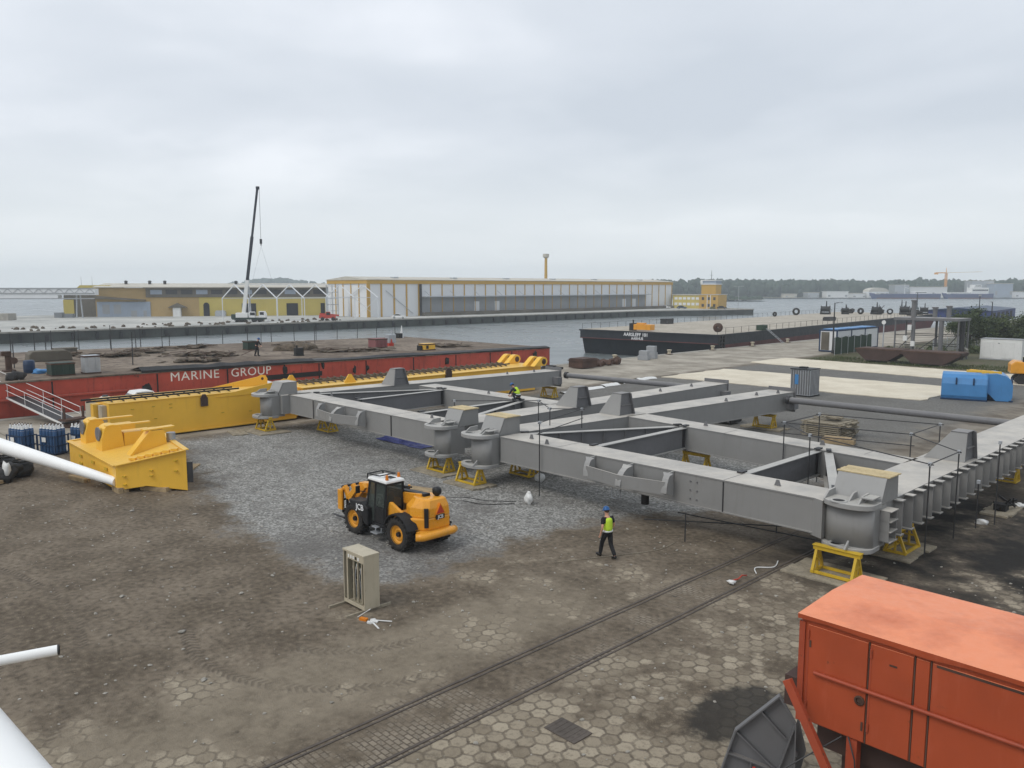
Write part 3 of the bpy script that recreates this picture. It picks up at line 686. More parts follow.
mb = MB(); mb.bar(f1, B0+(B1-B0)*0.62, 0.72, 0.85, (0,1,0)); mb.bar(B0+(B1-B0)*0.62, B1, 0.52, 0.62, (0,1,0)); mb.box(B1.x-0.35,B1.x+0.55,-0.3,0.3,B1.z-0.2,B1.z+0.6); mb.build('boom_extension', M['cloth_navy'], cr)
mb = MB(); mb.cyl(Vector((0.3,0,2.0)), B0+(B1-B0)*0.22+Vector((0.6,0,0)), 0.2, 0.14, 8); mb.build('boom_ram', M['galv'], cr)
tip = B1+Vector((0.5,0,0)); hk = Vector((3.75,0,22.9))
mb = MB(); mb.cyl(tip, hk, 0.05, 0.05, 6); mb.build('hoist_rope', M['scaffold'], cr)
mb = MB(); mb.box(hk.x-0.3,hk.x+0.3,-0.25,0.25,hk.z-1.3,hk.z); mb.cyl(hk-Vector((0,0,1.3)),hk-Vector((0,0,2.0)),0.18,0.05,8); mb.build('hook_block', M['black'], cr)
mb = MB()
for dx in (-2.6,2.6): mb.cyl(hk-Vector((0,0,2)), Vector((hk.x+dx,0,11.6)), 0.03, 0.03, 5)
mb.build('sling', M['galv'], cr)

# ---- simple wheeled vehicles far away
def car(name, label, loc, rz, body, L=4.3, Wd=1.75, Hh=1.45, van=False, cat='car', group=None):
    t = thing(name, label, cat, loc, rz, group)
    h1 = Hh*0.56
    if van: prof = [(-L/2,0.35),(L/2,0.35),(L/2,0.85),(L*0.36,1.05),(L*0.22,Hh),(-L*0.48,Hh),(-L/2,Hh*0.9)]; 
    else: prof = [(-L/2,0.32),(L/2,0.32),(L/2,0.62),(L*0.46,0.78),(L*0.22,h1+0.08),(L*0.08,Hh-0.06),(-L*0.02,Hh),(-L*0.22,Hh-0.03),(-L*0.38,h1+0.12),(-L*0.49,h1+0.04)]
    mb = MB(); n = len(prof); rings = []
    for y, k in ((-Wd/2,0.0),(-Wd/2+0.10,1.0),(Wd/2-0.10,1.0),(Wd/2,0.0)):
        rings.append([(x*(0.985 if k == 0 else 1), y*(1 if z < h1+0.1 else 0.86), z*(1 if k else 0.985)+(0.01 if k==0 else 0)) for x, z in prof])
    mb.loft(rings); mb.build('body', body, t, bevel=0.03)
    y = Wd/2*0.93
    for s in (-1,1):
        mb = MB()
        if van: pl = [(L*0.08,1.1),(L*0.33,1.1),(L*0.22,Hh-0.15),(L*0.08,Hh-0.15)]
        else: pl = [(-L*0.34,h1+0.15),(L*0.16,h1+0.12),(L*0.06,Hh-0.12),(-L*0.2,Hh-0.12)]
        mb.prism(pl, 'y', s*(y-0.05), s*(y+0.045)); mb.build('side_window', M['glass'], t)
    mb = MB()
    if van: mb.obox((L*0.30,0,Hh*0.78),(0.06,Wd*0.78,Hh*0.36),ry=R(-40))
    else: mb.obox((L*0.155,0,(h1+Hh)/2+0.03),(0.05,Wd*0.76,Hh*0.40),ry=R(-56)); 
    mb.build('windscreen', M['glass'], t)
    if not van:
        mb = MB(); mb.obox((-L*0.31,0,(h1+Hh)/2+0.05),(0.05,Wd*0.74,Hh*0.36),ry=R(52)); mb.build('rear_window', M['glass'], t)
    for x in (-L*0.31,L*0.31):
        for s in (-1,1):
            mb = MB(); mb.lathe([(0,-0.1),(0.24,-0.1),(0.32,-0.07),(0.32,0.07),(0.24,0.1),(0,0.1)], (x,s*(Wd/2-0.1),0.32), 14, 'y'); wo = mb.build('wheel', M['rubber'], t)
            mb = MB(); mb.cyl((x,s*(Wd/2+0.002),0.32),(x,s*(Wd/2+0.02),0.32),0.19,0.17,10); mb.build('rim', M['galv'], wo)
    for s in (-1,1):
        mb = MB(); mb.box(L/2-0.06,L/2+0.012,s*Wd*0.30-0.15,s*Wd*0.30+0.15,0.58,0.72); mb.build('headlight', M['white'], t)
        mb = MB(); mb.box(-L/2-0.012,-L/2+0.06,s*Wd*0.33-0.12,s*Wd*0.33+0.12,0.62,0.8); mb.build('tail_light', M['red'], t)
    return t
car('parked_car', 'small white car parked on the pier before the white warehouse', (-35.4,250.5,0), R(4), M['white'])
car('parked_car', 'white car parked at the far corner of the white warehouse', (70.4,368,0), R(-25), M['white'])
car('parked_car', 'dark car parked before the long wing of the yellow control building', (76.5,362,0), R(-30), M['blue_dk'])
car('parked_car', 'dark car parked right of the yellow control building', (93.0,356,0), R(-10), M['black'])
tv = thing('telehandler', 'small red telehandler beside the white steel skeleton on the pier', 'telehandler', (-53.5,233,0), R(12))
mb = MB(); mb.prism([(-2.5,0.7),(2.2,0.7),(2.3,1.3),(0.9,1.5),(-2.4,1.8)], 'y', -0.9, 0.9); mb.build('body', M['red'], tv, bevel=0.05)
mb = MB(); mb.prism([(-0.6,1.5),(0.9,1.5),(0.7,2.6),(-0.5,2.6)], 'y', -0.95, -0.1); mb.build('cab', M['red'], tv); 
mb = MB(); mb.prism([(-0.4,1.65),(0.7,1.65),(0.55,2.45),(-0.35,2.45)], 'y', -0.97, -0.952); mb.build('cab_window', M['glass'], tv)
mb = MB(); mb.bar((-2.3,0.4,2.0),(3.2,0.4,1.5),0.4,0.45); mb.build('boom', M['red'], tv)
for x in (-1.5,1.5):
    for y in (-0.9,0.9):
        mb = MB(); mb.lathe([(0,-0.2),(0.4,-0.2),(0.55,-0.12),(0.55,0.12),(0.4,0.2),(0,0.2)], (x,y,0.55), 14, 'y'); mb.build('wheel', M['rubber'], tv)

# ---- control building on the pier head, local x to the right of the photo, y away
cbd = thing('control_building', 'yellow harbour control building with a square lookout tower', 'building', (74.4,372,0), R(-36.3))
mb = MB(); mb.box(0,13.5,0,10,0,6.0); mb.build('wall', M['wall_yellow'], cbd)
for z0,z1 in ((1.4,2.6),(4.0,5.1)):
    for k in range(6):
        mb = MB(); mb.box(0.8+2.1*k,2.3+2.1*k,-0.05,-0.003,z0,z1); mb.build('window', M['clad'], cbd)
mb = MB(); mb.box(-0.3,13.5,-0.3,10.3,6.0,6.35); mb.build('roof', M['roof_pale'], cbd)
mb = MB(); mb.box(13.5,22.3,-1.2,9,0,6.2); mb.build('front_block', M['wall_trim'], cbd)
for x in (15.2,18.0,20.6):
    for z0 in (0.9,3.9):
        mb = MB(); mb.box(x-0.55,x+0.55,-1.26,-1.203,z0,z0+1.3); mb.build('window', M['scaffold'], cbd)
mb = MB(); mb.box(17.1,17.4,-1.3,-1.203,0,6.1); mb.box(18.6,18.9,-1.3,-1.203,0,6.1); mb.build('pilaster', M['clad'], cbd)
mb = MB(); mb.box(13.3,22.5,-1.4,9.2,6.2,6.5); mb.build('roof', M['roof_pale'], cbd)
mb = MB(); mb.box(13.4,20.2,1.0,7.5,6.5,10.8); twr = mb.build('tower', M['wall_trim'], cbd)
mb = MB(); mb.box(13.1,20.5,0.7,7.8,10.8,11.2); mb.box(13.1,20.5,0.7,7.8,12.5,12.9); mb.box(13.0,14.0,0.6,1.6,11.2,12.5); mb.build('lookout_deck', M['white'], twr)
mb = MB(); mb.box(13.4,20.2,1.0,7.5,11.2,12.5); mb.build('lookout_window', M['wall_blue'], twr)
mb = MB(); mb.cyl((16.8,4,12.9),(16.8,4,17.2),0.14,0.06,6); mb.cyl((16.0,4,15),(17.6,4,15),0.05,0.05,6); mb.build('antenna', M['scaffold'], twr)
# bushes by the control building
def bush(name, label, loc, r, n, mat, seed, cat='bush', group=None, hscale=0.8):
    rnd = random.Random(seed); mb = MB()
    for k in range(n):
        d = Vector((rnd.gauss(0,1), rnd.gauss(0,1), abs(rnd.gauss(0,0.9)))).normalized()*r*rnd.uniform(0.55,1.0)
        s = r*rnd.uniform(0.06,0.13); c = Vector((d.x, d.y, d.z*hscale+0.1))
        u = Vector((rnd.uniform(-1,1),rnd.uniform(-1,1),rnd.uniform(-1,1))).normalized(); v = u.cross(Vector((rnd.uniform(-1,1),rnd.uniform(-1,1),rnd.uniform(-1,1)))).normalized()
        mb.add([c+u*s, c+v*s*0.7, c-u*s, c-v*s*0.7], [(0,1,2,3)])
    o = mb.build(name, mat, fix=False); o.location = loc; tag(o, label, cat, group); return o
bush('bush', 'dark bush at the right corner of the yellow control building', (89.0,356.5,0), 1.5, 300, M['leaf'], 5)
# ---- lamp posts and mast
def lamp(label, loc, h, arm=1.6, rz=0, two=False, mat='scaffold'):
    t = thing('street_lamp', label, 'street lamp', loc, rz)
    mb = MB(); mb.cyl((0,0,0),(0,0,h),0.14,0.07,8); mb.cyl((0,0,0),(0,0,0.5),0.2,0.2,8); mb.build('pole', M[mat], t)
    mb = MB()
    for s in ((1,-1) if two else (1,)):
        mb.cyl((0,0,h-0.05),(s*arm*0.6,0,h+0.05),0.05,0.05,6)
    mb.build('arm', M[mat], t)
    for s in ((1,-1) if two else (1,)):
        mb = MB(); mb.box(s*arm*0.5,s*arm,-0.2,0.2,h-0.02,h+0.16); mb.build('lamp_head', M['galv'], t, bevel=0.03)
    return t
lamp('tall street lamp at the end of the pier beyond the control building', (100.2,356,0), 10.0, 2.2, 0, True, 'galv')
lamp('street lamp standing at the corner of the blue trimmed site cabin', (47.2,117.5,0), 7.4, 1.3, R(20))
lamp('street lamp behind the white container beside the trees', (79.5,133.0,0), 7.2, 1.0, R(70))
mst = thing('radar_mast', 'tall yellow mast with a round platform behind the white warehouse', 'mast', (16.2,386,0))
mb = MB(); mb.cyl((0,0,0),(0,0,23.6),0.9,0.62,12); mb.build('mast_tube', M['wall_trim'], mst)
mb = MB(); mb.cyl((0,0,23.4),(0,0,24.0),0.9,1.5,12); mb.cyl((0,0,24.0),(0,0,25.4),1.5,1.5,12); mb.build('platform', M['roof_pale'], mst)

# ---- loose blocks on the pier
random.seed(21); proto = None
for k in range(110):
    a = 198.5+random.random()*19; b = 30+random.random()*98
    s = random.uniform(0.3,0.8)
    if proto is None:
        mb = MB(); mb.blob((0,0,0.35),0.75,4,1,0.35,(1.3,0.9,0.75)); mb.box(-0.5,0.4,-0.35,0.4,-0.05,0.55)
        proto = mb.build('stone_block', M['scrap'], fix=False); o = proto
    else: o = proto.copy(); link(o)
    o.location = W(a,b,0.02); o.scale = (s,s,s); o.rotation_euler[2] = random.uniform(0,6.3)
    tag(o, 'rough dark stone block lying loose on the pier surface', 'stone block', 'stone blocks scattered along the pier')

# ================================================================= FAR SHIPYARD
def F(px, D): return ((px-512)/806.0*D, D)
def far_ship(label, px0, px1, D, hull, house, zdeck=4.0):
    x0, _ = F(px0,D); x1, _ = F(px1,D); L = x1-x0
    t = thing('moored_ship', label, 'ship', (x0,D-6,-2.2))
    rings = []
    for f, w, s in ((0,0.4,1.3),(0.08,4,1.12),(0.25,6,1.0),(0.8,6,1.0),(1.0,5,1.05)):
        rings.append([(L*f - (1.0 if f == 0 else 0),-w,zdeck*s+2.2),(L*f+(2 if f==0 else 0),-w*0.8,0),(L*f+(2 if f==0 else 0),w*0.8,0),(L*f-(1.0 if f==0 else 0),w,zdeck*s+2.2)])
    mb = MB(); mb.loft(rings); mb.build('hull', hull, t)
    mb = MB(); mb.box(L*0.06,L*0.97,-6.05,-5.4,0.1,1.2); mb.build('boot_top', M['barge_boot'], t)
    for (f0,f1,z0,z1) in house:
        mb = MB(); mb.box(L*f0,L*f1,-4.5,4.5,z0+2.2,z1+2.2); mb.build('superstructure', M['white'], t, bevel=0.3)
        mb = MB(); mb.box(L*f0+0.8,L*f1-0.8,-4.56,-4.503,z0+2.2+(z1-z0)*0.5,z0+2.2+(z1-z0)*0.72); mb.build('window', M['glass'], t)
    mb = MB(); mb.cyl((L*0.5,0,zdeck+2),(L*0.5,0,zdeck+13),0.35,0.15,6); mb.cyl((L*0.5,0,zdeck+9),(L*0.62,0,zdeck+6),0.2,0.2,6); mb.build('mast', M['white'], t)
    return t
far_ship('long dark blue ship moored before the white shed across the water', 868, 936, 826, M['ship_blue'], [(0.62,0.8,2.6,5.2),(0.05,0.2,2.6,4.2)], 2.8)
far_ship('white and blue ship with a tall superstructure moored across the water', 940, 988, 824, M['ship_blue'], [(0.05,0.55,2.6,4.4),(0.55,0.9,2.6,9.0),(0.6,0.75,9.0,12)], 2.8)
def shed(label, px0, px1, D, h, mat, roof=None, arch=False):
    x0,_ = F(px0,D); x1,_ = F(px1,D); t = thing('shed', label, 'shed', ((x0+x1)/2,D,-1.4)); w = (x1-x0)/2
    mb = MB(); mb.box(-w,w,-7,7,0,h*(0.6 if arch else 1)); mb.build('wall', mat, t)
    mb = MB()
    if arch: mb.prism([(-w,h*0.6)]+[(-w*math.cos(math.pi*k/8)*1.02, h*0.6+h*0.4*math.sin(math.pi*k/8)) for k in range(1,8)]+[(w,h*0.6)], 'y', -7.2, 7.2)
    else: mb.box(-w-0.4,w+0.4,-7.4,7.4,h,h+0.5)
    mb.build('roof', roof or M['roof_pale'], t)
    for k in range(max(2,int(w/4))):
        x = -w*0.8+k*(1.6*w/max(1,max(2,int(w/4))-1)); mb = MB(); mb.box(x-1.2,x+1.2,-7.06,-7.003,h*0.2,h*0.48); mb.build('window', M['grey_and_shadow'], t)
    return t
shed('low white shed left of the far ships, standing alone by the water', 825, 846, 842, 6.2, M['white'], M['white'])
shed('small grey shed on the far shore at the left of the white sheds', 806, 817, 846, 5.0, M['galv'])
shed('white arched shed behind the bow of the long blue ship', 866, 886, 842, 10.5, M['clad'], M['roof_pale'], True)
shed('square grey hall right of the white arched shed', 892, 906, 850, 13.0, M['galv'])
shed('long white hall behind the long blue ship, right of the square grey hall', 907, 944, 856, 11.0, M['clad'])
shed('tall grey shipyard hall behind the white superstructure', 968, 990, 866, 17.5, M['galv'])
shed('pale blue grey hall at the right of the tall shipyard hall', 991, 1009, 852, 14.5, M['wall_blue'])
shed('low pale shed at the right edge of the far shore', 1012, 1030, 846, 6.0, M['clad'])
shed('small pale shed on the far shore between the grey shed and the trees', 784, 795, 850, 3.6, M['roof_pale'])
shed('pair of low white buildings between the white shed and the arched shed', 851, 863, 846, 4.4, M['clad'])
tc = thing('tower_crane', 'yellow tower crane over the far shipyard', 'crane', (*F(945.5,868),-1.4))
mb = MB()
for x in (-0.8,0.8):
    for y in (-0.8,0.8): mb.cyl((x,y,0),(x,y,26),0.3,0.3,6)
for k in range(9): mb.bar((-0.8,-0.8,k*2.9),(0.8,-0.8,k*2.9+2.9),0.2,0.2)
mb.build('tower', M['jcb'], tc)
mb = MB(); mb.bar((0,0,26.3),(-11,0,26.3),0.7,1.0); mb.box(-12.5,-9,-0.9,0.9,24.6,26.6); mb.build('counter_jib', M['jcb'], tc)
mb = MB(); mb.bar((0,0,26.3),(42,6,27.6),0.2,0.3); mb.build('jib', M['wall_trim'], tc)
mb = MB(); mb.cyl((0,0,26),(0,0,32),0.5,0.2,6); mb.build('tower_peak', M['jcb'], tc)
for px, D, h, lab in ((903,430,5.2,'small dark navigation buoy on the open water, left of the taller buoy'),(918,440,9.0,'tall slim navigation buoy on the open water')):
    t = thing('navigation_buoy', lab, 'buoy', (*F(px,D),-2.2))
    mb = MB(); mb.lathe([(0,-0.3),(1.1,-0.2),(1.2,0.5),(0.8,0.9),(0,0.9)], n=12); mb.build('float', M['green_dk'], t)
    mb = MB(); mb.cyl((0,0,0.9),(0,0,h),0.5,0.15,6); mb.build('marker', M['scaffold'], t)

# ================================================================= PEOPLE
def skin_obj(name, nodes, edges, mat, parent, sub=2, root='pelvis', extra=None):
    names = list(nodes); idx = {n:i for i,n in enumerate(names)}
    me = bpy.data.meshes.new(name); me.from_pydata([nodes[n][0] for n in names], [(idx[a], idx[b]) for a,b in edges], [])
    o = bpy.data.objects.new(name+'_src', me); link(o)
    o.modifiers.new('skin','SKIN')
    for n in names:
        d = me.skin_vertices[0].data[idx[n]]; r = nodes[n][1]; d.radius = r if isinstance(r, tuple) else (r, r); d.use_root = (n == root)
    s = o.modifiers.new('sub','SUBSURF'); s.levels = sub; s.render_levels = sub
    dg = bpy.context.evaluated_depsgraph_get(); nm = bpy.data.meshes.new_from_object(o.evaluated_get(dg))
    bpy.data.objects.remove(o); bpy.data.meshes.remove(me)
    mb = MB(); mb.add([v.co[:] for v in nm.vertices], [tuple(p.vertices) for p in nm.polygons], True); bpy.data.meshes.remove(nm)
    if extra: extra(mb)
    return mb.build(name, mat, parent, fix=False)

def person(label, loc, rz, J, top, trousers, vest=None, helmet=True, scale=1.0, sleeves=True):
    """J: joint dictionary in metres, facing +x, y to the left"""
    t = thing('person', label, 'person', loc, rz); t.scale = (scale,)*3
    V = Vector
    P = {k: V(v) for k, v in J.items()}
    def mid(a, b, f): return P[a]+(P[b]-P[a])*f
    N = {'pelvis':(P['pelvis'],(0.13,0.15)), 'waist':(mid('pelvis','chest',0.5),(0.115,0.145)), 'chest':(P['chest'],(0.125,0.165)), 'neck':(P['neck'],0.055), 'chin':(P['neck']+(P['head']-P['neck'])*0.45,0.07), 'head':(P['head'],(0.092,0.082)), 'crown':(P['head']+(P['head']-P['neck']).normalized()*0.09,(0.07,0.065))}
    E = [('pelvis','waist'),('waist','chest'),('chest','neck'),('neck','chin'),('chin','head'),('head','crown')]
    for s in 'lr':
        N['hip'+s] = (P['hip'+s],0.095); N['knee'+s] = (P['knee'+s],0.06); N['calf'+s] = (mid('knee'+s,'ank'+s,0.3),0.06); N['ank'+s] = (P['ank'+s],0.04); N['toe'+s] = (P['toe'+s],0.038)
        N['sh'+s] = (P['sh'+s],0.06); N['el'+s] = (P['el'+s],0.043); N['wr'+s] = (P['wr'+s],0.029); 
        d = (P['wr'+s]-P['el'+s]).normalized(); sd = V((1,0,0)).cross(d); sd = V((1,0,0)) if sd.length < 0.2 else sd.normalized().cross(d).normalized()
        pal = P['wr'+s]+d*0.06; N['palm'+s] = (pal,(0.036,0.022))
        E += [('pelvis','hip'+s),('hip'+s,'knee'+s),('knee'+s,'calf'+s),('calf'+s,'ank'+s),('ank'+s,'toe'+s),('chest','sh'+s),('sh'+s,'el'+s),('el'+s,'wr'+s),('wr'+s,'palm'+s)]
        curl = V((0.3,0,0))
        for f in range(4):
            off = sd*(0.027-0.018*f); ln = (0.075,0.085,0.08,0.062)[f]
            N['f%d%s'%(f,s)] = (pal+d*0.05+off,0.010); N['g%d%s'%(f,s)] = (pal+d*(0.045+ln*0.6)+off+curl*0.03,0.009); N['h%d%s'%(f,s)] = (pal+d*(0.045+ln)+off+curl*0.12,0.007)
            E += [('palm'+s,'f%d%s'%(f,s)),('f%d%s'%(f,s),'g%d%s'%(f,s)),('g%d%s'%(f,s),'h%d%s'%(f,s))]
        N['t0'+s] = (pal-d*0.02+sd*0.045+curl*0.05,0.012); N['t1'+s] = (pal+d*0.025+sd*0.062+curl*0.12,0.009)
        E += [('palm'+s,'t0'+s),('t0'+s,'t1'+s)]
    face = (V((1,0,0)) if 'face' not in J else V(J['face'])).normalized(); hu = (P['head']-P['neck']).normalized(); lf = hu.cross(face).normalized()
    def feats(mb):
        h = P['head']
        mb.blob(h+face*0.102-hu*0.012,0.017,1,1,0,(1.1,0.8,1.2)); mb.blob(h+lf*0.083-hu*0.01,0.024,2,1,0,(0.9,0.4,1.3)); mb.blob(h-lf*0.083-hu*0.01,0.024,3,1,0,(0.9,0.4,1.3))
    b = skin_obj('body', N, E, M['skin'], t, 2, 'pelvis', feats)
    mb = MB()
    for k in (-1,1): mb.blob(P['head']+face*0.086+lf*0.033*k+hu*0.008,0.011,1,1,0)
    mb.build('eyes', M['black'], t); 
    mb = MB(); mb.obox(P['head']+face*0.092-hu*0.045,(0.008,0.042,0.009)); mb.build('mouth', M['pinkish'], t)
    # clothes: shells over the same skeleton
    g = 0.016
    TN = {'pelvis':(P['pelvis'],(0.13+g,0.152+g)),'belt':(mid('pelvis','chest',0.28),(0.118+g,0.148+g))}; TE = [('pelvis','belt')]
    for s in 'lr':
        TN['hip'+s]=(P['hip'+s],0.097+g); TN['knee'+s]=(P['knee'+s],0.066+g); TN['ank'+s]=(mid('knee'+s,'ank'+s,1.02),0.056+g); TE += [('pelvis','hip'+s),('hip'+s,'knee'+s),('knee'+s,'ank'+s)]
    skin_obj('trousers', TN, TE, trousers, t, 2)
    SN = {'pelvis':(mid('pelvis','chest',-0.05),(0.13+g,0.158+g)),'waist':(mid('pelvis','chest',0.55),(0.115+g,0.146+g)),'chest':(P['chest'],(0.125+g,0.165+g)),'neck':(mid('chest','neck',0.75),0.06+g)}; SE=[('pelvis','waist'),('waist','chest'),('chest','neck')]
    for s in 'lr':
        e = mid('sh'+s,'el'+s,0.72) if not sleeves else mid('el'+s,'wr'+s,0.88)
        SN['sh'+s]=(P['sh'+s],0.064+g)
        SE.append(('chest','sh'+s))
        if sleeves: SN['el'+s]=(P['el'+s],0.048+g); SN['cuff'+s]=(e,0.036+g); SE += [('sh'+s,'el'+s),('el'+s,'cuff'+s)]
        else: SN['cuff'+s]=(e,0.052+g); SE.append(('sh'+s,'cuff'+s))
    skin_obj('shirt', SN, SE, top, t, 2)
    for s in 'lr':
        mb = MB(); mb.tube([P['ank'+s]+V((-0.03,0,-0.035)), mid('ank'+s,'toe'+s,0.45)+V((0,0,-0.005)), P['toe'+s]+V((0.05,0,0))], [0.055,0.055,0.042], 10); mb.build('shoe', M['black'], t)
    if vest:
        g2 = 0.055
        VN = {'pelvis':(mid('pelvis','chest',-0.02),(0.125+g2,0.155+g2)),'waist':(mid('pelvis','chest',0.5),(0.118+g2,0.152+g2)),'chest':(P['chest'],(0.13+g2,0.17+g2)),'yoke':(mid('chest','neck',0.45),(0.10+g2,0.15+g2)),'neck':(mid('chest','neck',0.62),(0.06+g2,0.09+g2))}
        VE = [('pelvis','waist'),('waist','chest'),('chest','yoke'),('yoke','neck')]
        vo = skin_obj('vest', VN, VE, vest, t, 2)
        for f in (0.12,):
            c = mid('pelvis','chest',f); mb = MB(); mb.lathe([(0.0,-0.025),(0.192,-0.025),(0.192,0.025),(0.0,0.025)], (0,0,0), 16)
            mb.v = [(c.x+x*0.93, c.y+y*1.06, c.z+z) for x,y,z in mb.v]
            mb.build('reflective_band', M['reflective'], vo)
    ax = hu
    if helmet:
        mb = MB(); mb.lathe([(0.0,0.13),(0.05,0.122),(0.095,0.085),(0.118,0.03),(0.122,0.0),(0.138,-0.006),(0.138,-0.014),(0.10,-0.012)], n=18)
        q = V((0,0,1)).rotation_difference(ax); c = P['head']+ax*0.055
        mb.v = [tuple(c+q@V((x*1.06,y,z))) for x,y,z in mb.v]
        k = len(mb.v); mb2 = MB(); mb2.prism([(0.10,-0.10),(0.205,-0.05),(0.205,0.05),(0.10,0.10)],'z',-0.014,-0.004); mb.add([tuple(c+q@V(p)) for p in mb2.v], mb2.f)
        mb.build('helmet', M['helmet'] if helmet is True else helmet, t)
    mb = MB(); mb.blob(P['head']-face*0.018+hu*0.02,0.098,5,2,0.04,(1.0,0.95,0.85)); mb.build('hair', M['hair'], t)
    return t
WALK = dict(pelvis=(0,0,0.95), chest=(0.03,0,1.36), neck=(0.05,0,1.53), head=(0.09,0,1.68), hipl=(0,0.10,0.90), hipr=(0,-0.10,0.90),
            kneel=(0.20,0.10,0.52), ankl=(0.30,0.10,0.09), toel=(0.46,0.11,0.05), kneer=(-0.06,-0.10,0.50), ankr=(-0.32,-0.10,0.15), toer=(-0.20,-0.11,0.045),
            shl=(0.03,0.20,1.44), ell=(-0.08,0.27,1.17), wrl=(0.02,0.28,0.93), shr=(0.03,-0.20,1.44), elr=(0.0,-0.27,1.16), wrr=(0.18,-0.24,0.95))
# walks away to the left across the grid
pw_ = W(17.68, 21.85)
person('man in a yellow-green hi-vis vest and blue helmet walking across the bare ground', (pw_[0], pw_[1], gz(17.68,21.85)), R(118), WALK, M['cloth_black'], M['cloth_black'], M['hivis'], True, 1.02, sleeves=False)
CROUCH = dict(pelvis=(-0.10,0,0.36), chest=(0.13,0,0.70), neck=(0.24,0,0.83), head=(0.33,0,0.95), hipl=(-0.10,0.11,0.34), hipr=(-0.10,-0.11,0.34),
              kneel=(0.24,0.17,0.48), ankl=(0.02,0.16,0.09), toel=(0.18,0.18,0.05), kneer=(0.16,-0.17,0.10), ankr=(-0.22,-0.14,0.11), toer=(-0.14,-0.15,0.045),
              shl=(0.16,0.2,0.76), ell=(0.34,0.25,0.55), wrl=(0.48,0.14,0.38), shr=(0.16,-0.2,0.76), elr=(0.32,-0.24,0.52), wrr=(0.46,-0.10,0.33), face=(0.8,0,-0.5))
cw = W(36.4, 35.6, 2.46)
person('worker in dark overalls, hi-vis vest and blue helmet crouching on the far grey girder', cw, R(150), CROUCH, M['cloth_navy'], M['cloth_navy'], M['hivis'], True, 1.02)
STAND = dict(pelvis=(0,0,0.94), chest=(0.09,0,1.34), neck=(0.16,0,1.50), head=(0.23,0,1.63), hipl=(0,0.10,0.89), hipr=(0,-0.10,0.89),
             kneel=(0.08,0.12,0.50), ankl=(0.03,0.13,0.09), toel=(0.19,0.14,0.05), kneer=(0.0,-0.12,0.49), ankr=(-0.16,-0.13,0.10), toer=(0.0,-0.14,0.045),
             shl=(0.12,0.2,1.40), ell=(0.18,0.27,1.14), wrl=(0.36,0.16,1.02), shr=(0.12,-0.2,1.40), elr=(0.16,-0.27,1.13), wrr=(0.33,-0.18,0.98), face=(0.9,0,-0.3))
# (the man on the red barge is placed with the barge)

# ================================================================= RED BARGE
RBW, RBA = 30.5, 68.6
rb = thing('barge', 'long rusty red deck barge with faded white lettering along its side', 'barge', W(RBA,20,0), GRID)
def rtop(b): return 2.78 - 0.46*max(0.0,b-26)/46
b_end = 72.8
prof = []
n = 60
mb = MB(); rings = []
bs = [-60,-20,0,10,20,21.5,22.2,23.4,23.5,26,30,36,42,48,54,60,66,70,b_end]
for b in bs:
    z = rtop(b)
    rings.append([(0,b-20,-3),(0,b-20,z-0.22),(-RBW,b-20,z-0.22),(-RBW,b-20,-3)])
mb.loft(rings); mb.build('hull', M['barge_red'], rb)
# deck sheet
mb = MB(); rings = []
for b in bs:
    z = rtop(b)
    rings.append([(0.12,b-20,z-0.215),(0.12,b-20,z-0.10),(-RBW-0.1,b-20,z-0.10),(-RBW-0.1,b-20,z-0.215)])
mb.loft(rings); mb.build('deck', M['deck_red'], rb)
# torn black rubbing strip along the near deck edge
mb = MB(); vs = []; fs = []; k = 0; random.seed(5)
bb = [23.6+0.35*i for i in range(int((b_end-23.7)/0.35)+1)]
for b in bb:
    z = rtop(b); dp = -0.04+0.12*abs(mnoise.noise(Vector((b*0.6,0,0))))+0.14*max(0,mnoise.noise(Vector((b*0.15,5,0))))
    up = 0.14+0.22*max(0,mnoise.noise(Vector((b*0.11,9,0))))+(0.16+0.12*mnoise.noise(Vector((b*0.8,7,0))) if 23 < b < 40 else 0)
    vs += [(0.14,b-20,z-0.16-dp),(0.14,b-20,z-0.1+up*0.4),(-0.5,b-20,z-0.05+up),(-2.6-1.2*mnoise.noise(Vector((b*0.3,2,0))),b-20,z-0.085)]
for i in range(len(bb)-1):
    for j in range(3): fs.append((4*i+j,4*i+j+1,4*i+4+j+1,4*i+4+j))
mb.add(vs, fs); mb.build('edge_strip', M['black'], rb, fix=False)
mb = MB(); mb.box(0.0,0.28,-80,3.5,1.25,1.42); mb.box(0.0,0.16,-80,1.5,-0.2,-0.02); mb.build('rubbing_strake', M['barge_red'], rb, bevel=0.04)
mb = MB(); mb.box(0.0,0.06,14.2,20.5,1.15,1.6); mb.build('worn_patch', M['black'], rb)
for b in (-3,3.5,11.5,17,24.9,31.0,40.2,45.6,51.6,57.5,62.7,66.2):
    mb = MB(); mb.box(0.0,0.05,b-20-0.05,b-20+0.05,-0.3,rtop(b)-0.3); mb.build('hull_seam', M['black'], rb)
for b, z, s in ((24.0,1.25,0.95),(36.6,1.9,0.6),(44.2,1.45,0.5),(45.8,1.5,0.4),(56.2,1.55,0.65),(70.1,1.3,0.8),(9.5,1.25,0.6),(40.6,2.25,0.5)):
    mb = MB(); mb.blob((0.02,b-20,z),s*0.5,b,2,0.5,(0.35,0.8,1.4)); mb.build('tyre_fender', M['rubber'], rb)
lt = text_mesh('lettering','MARINE',1.08,M['lettering'],rb,Matrix(((0,0,1,0.012),(1.06,0,0,8.10),(0,1,0,2.08),(0,0,0,1))),0.006,0.0,1.08)
text_mesh('lettering','GROUP',1.08,M['lettering'],rb,Matrix(((0,0,1,0.012),(1.02,0,0,13.25),(0,1,0,2.05),(0,0,0,1))),0.006,0.0,1.08)
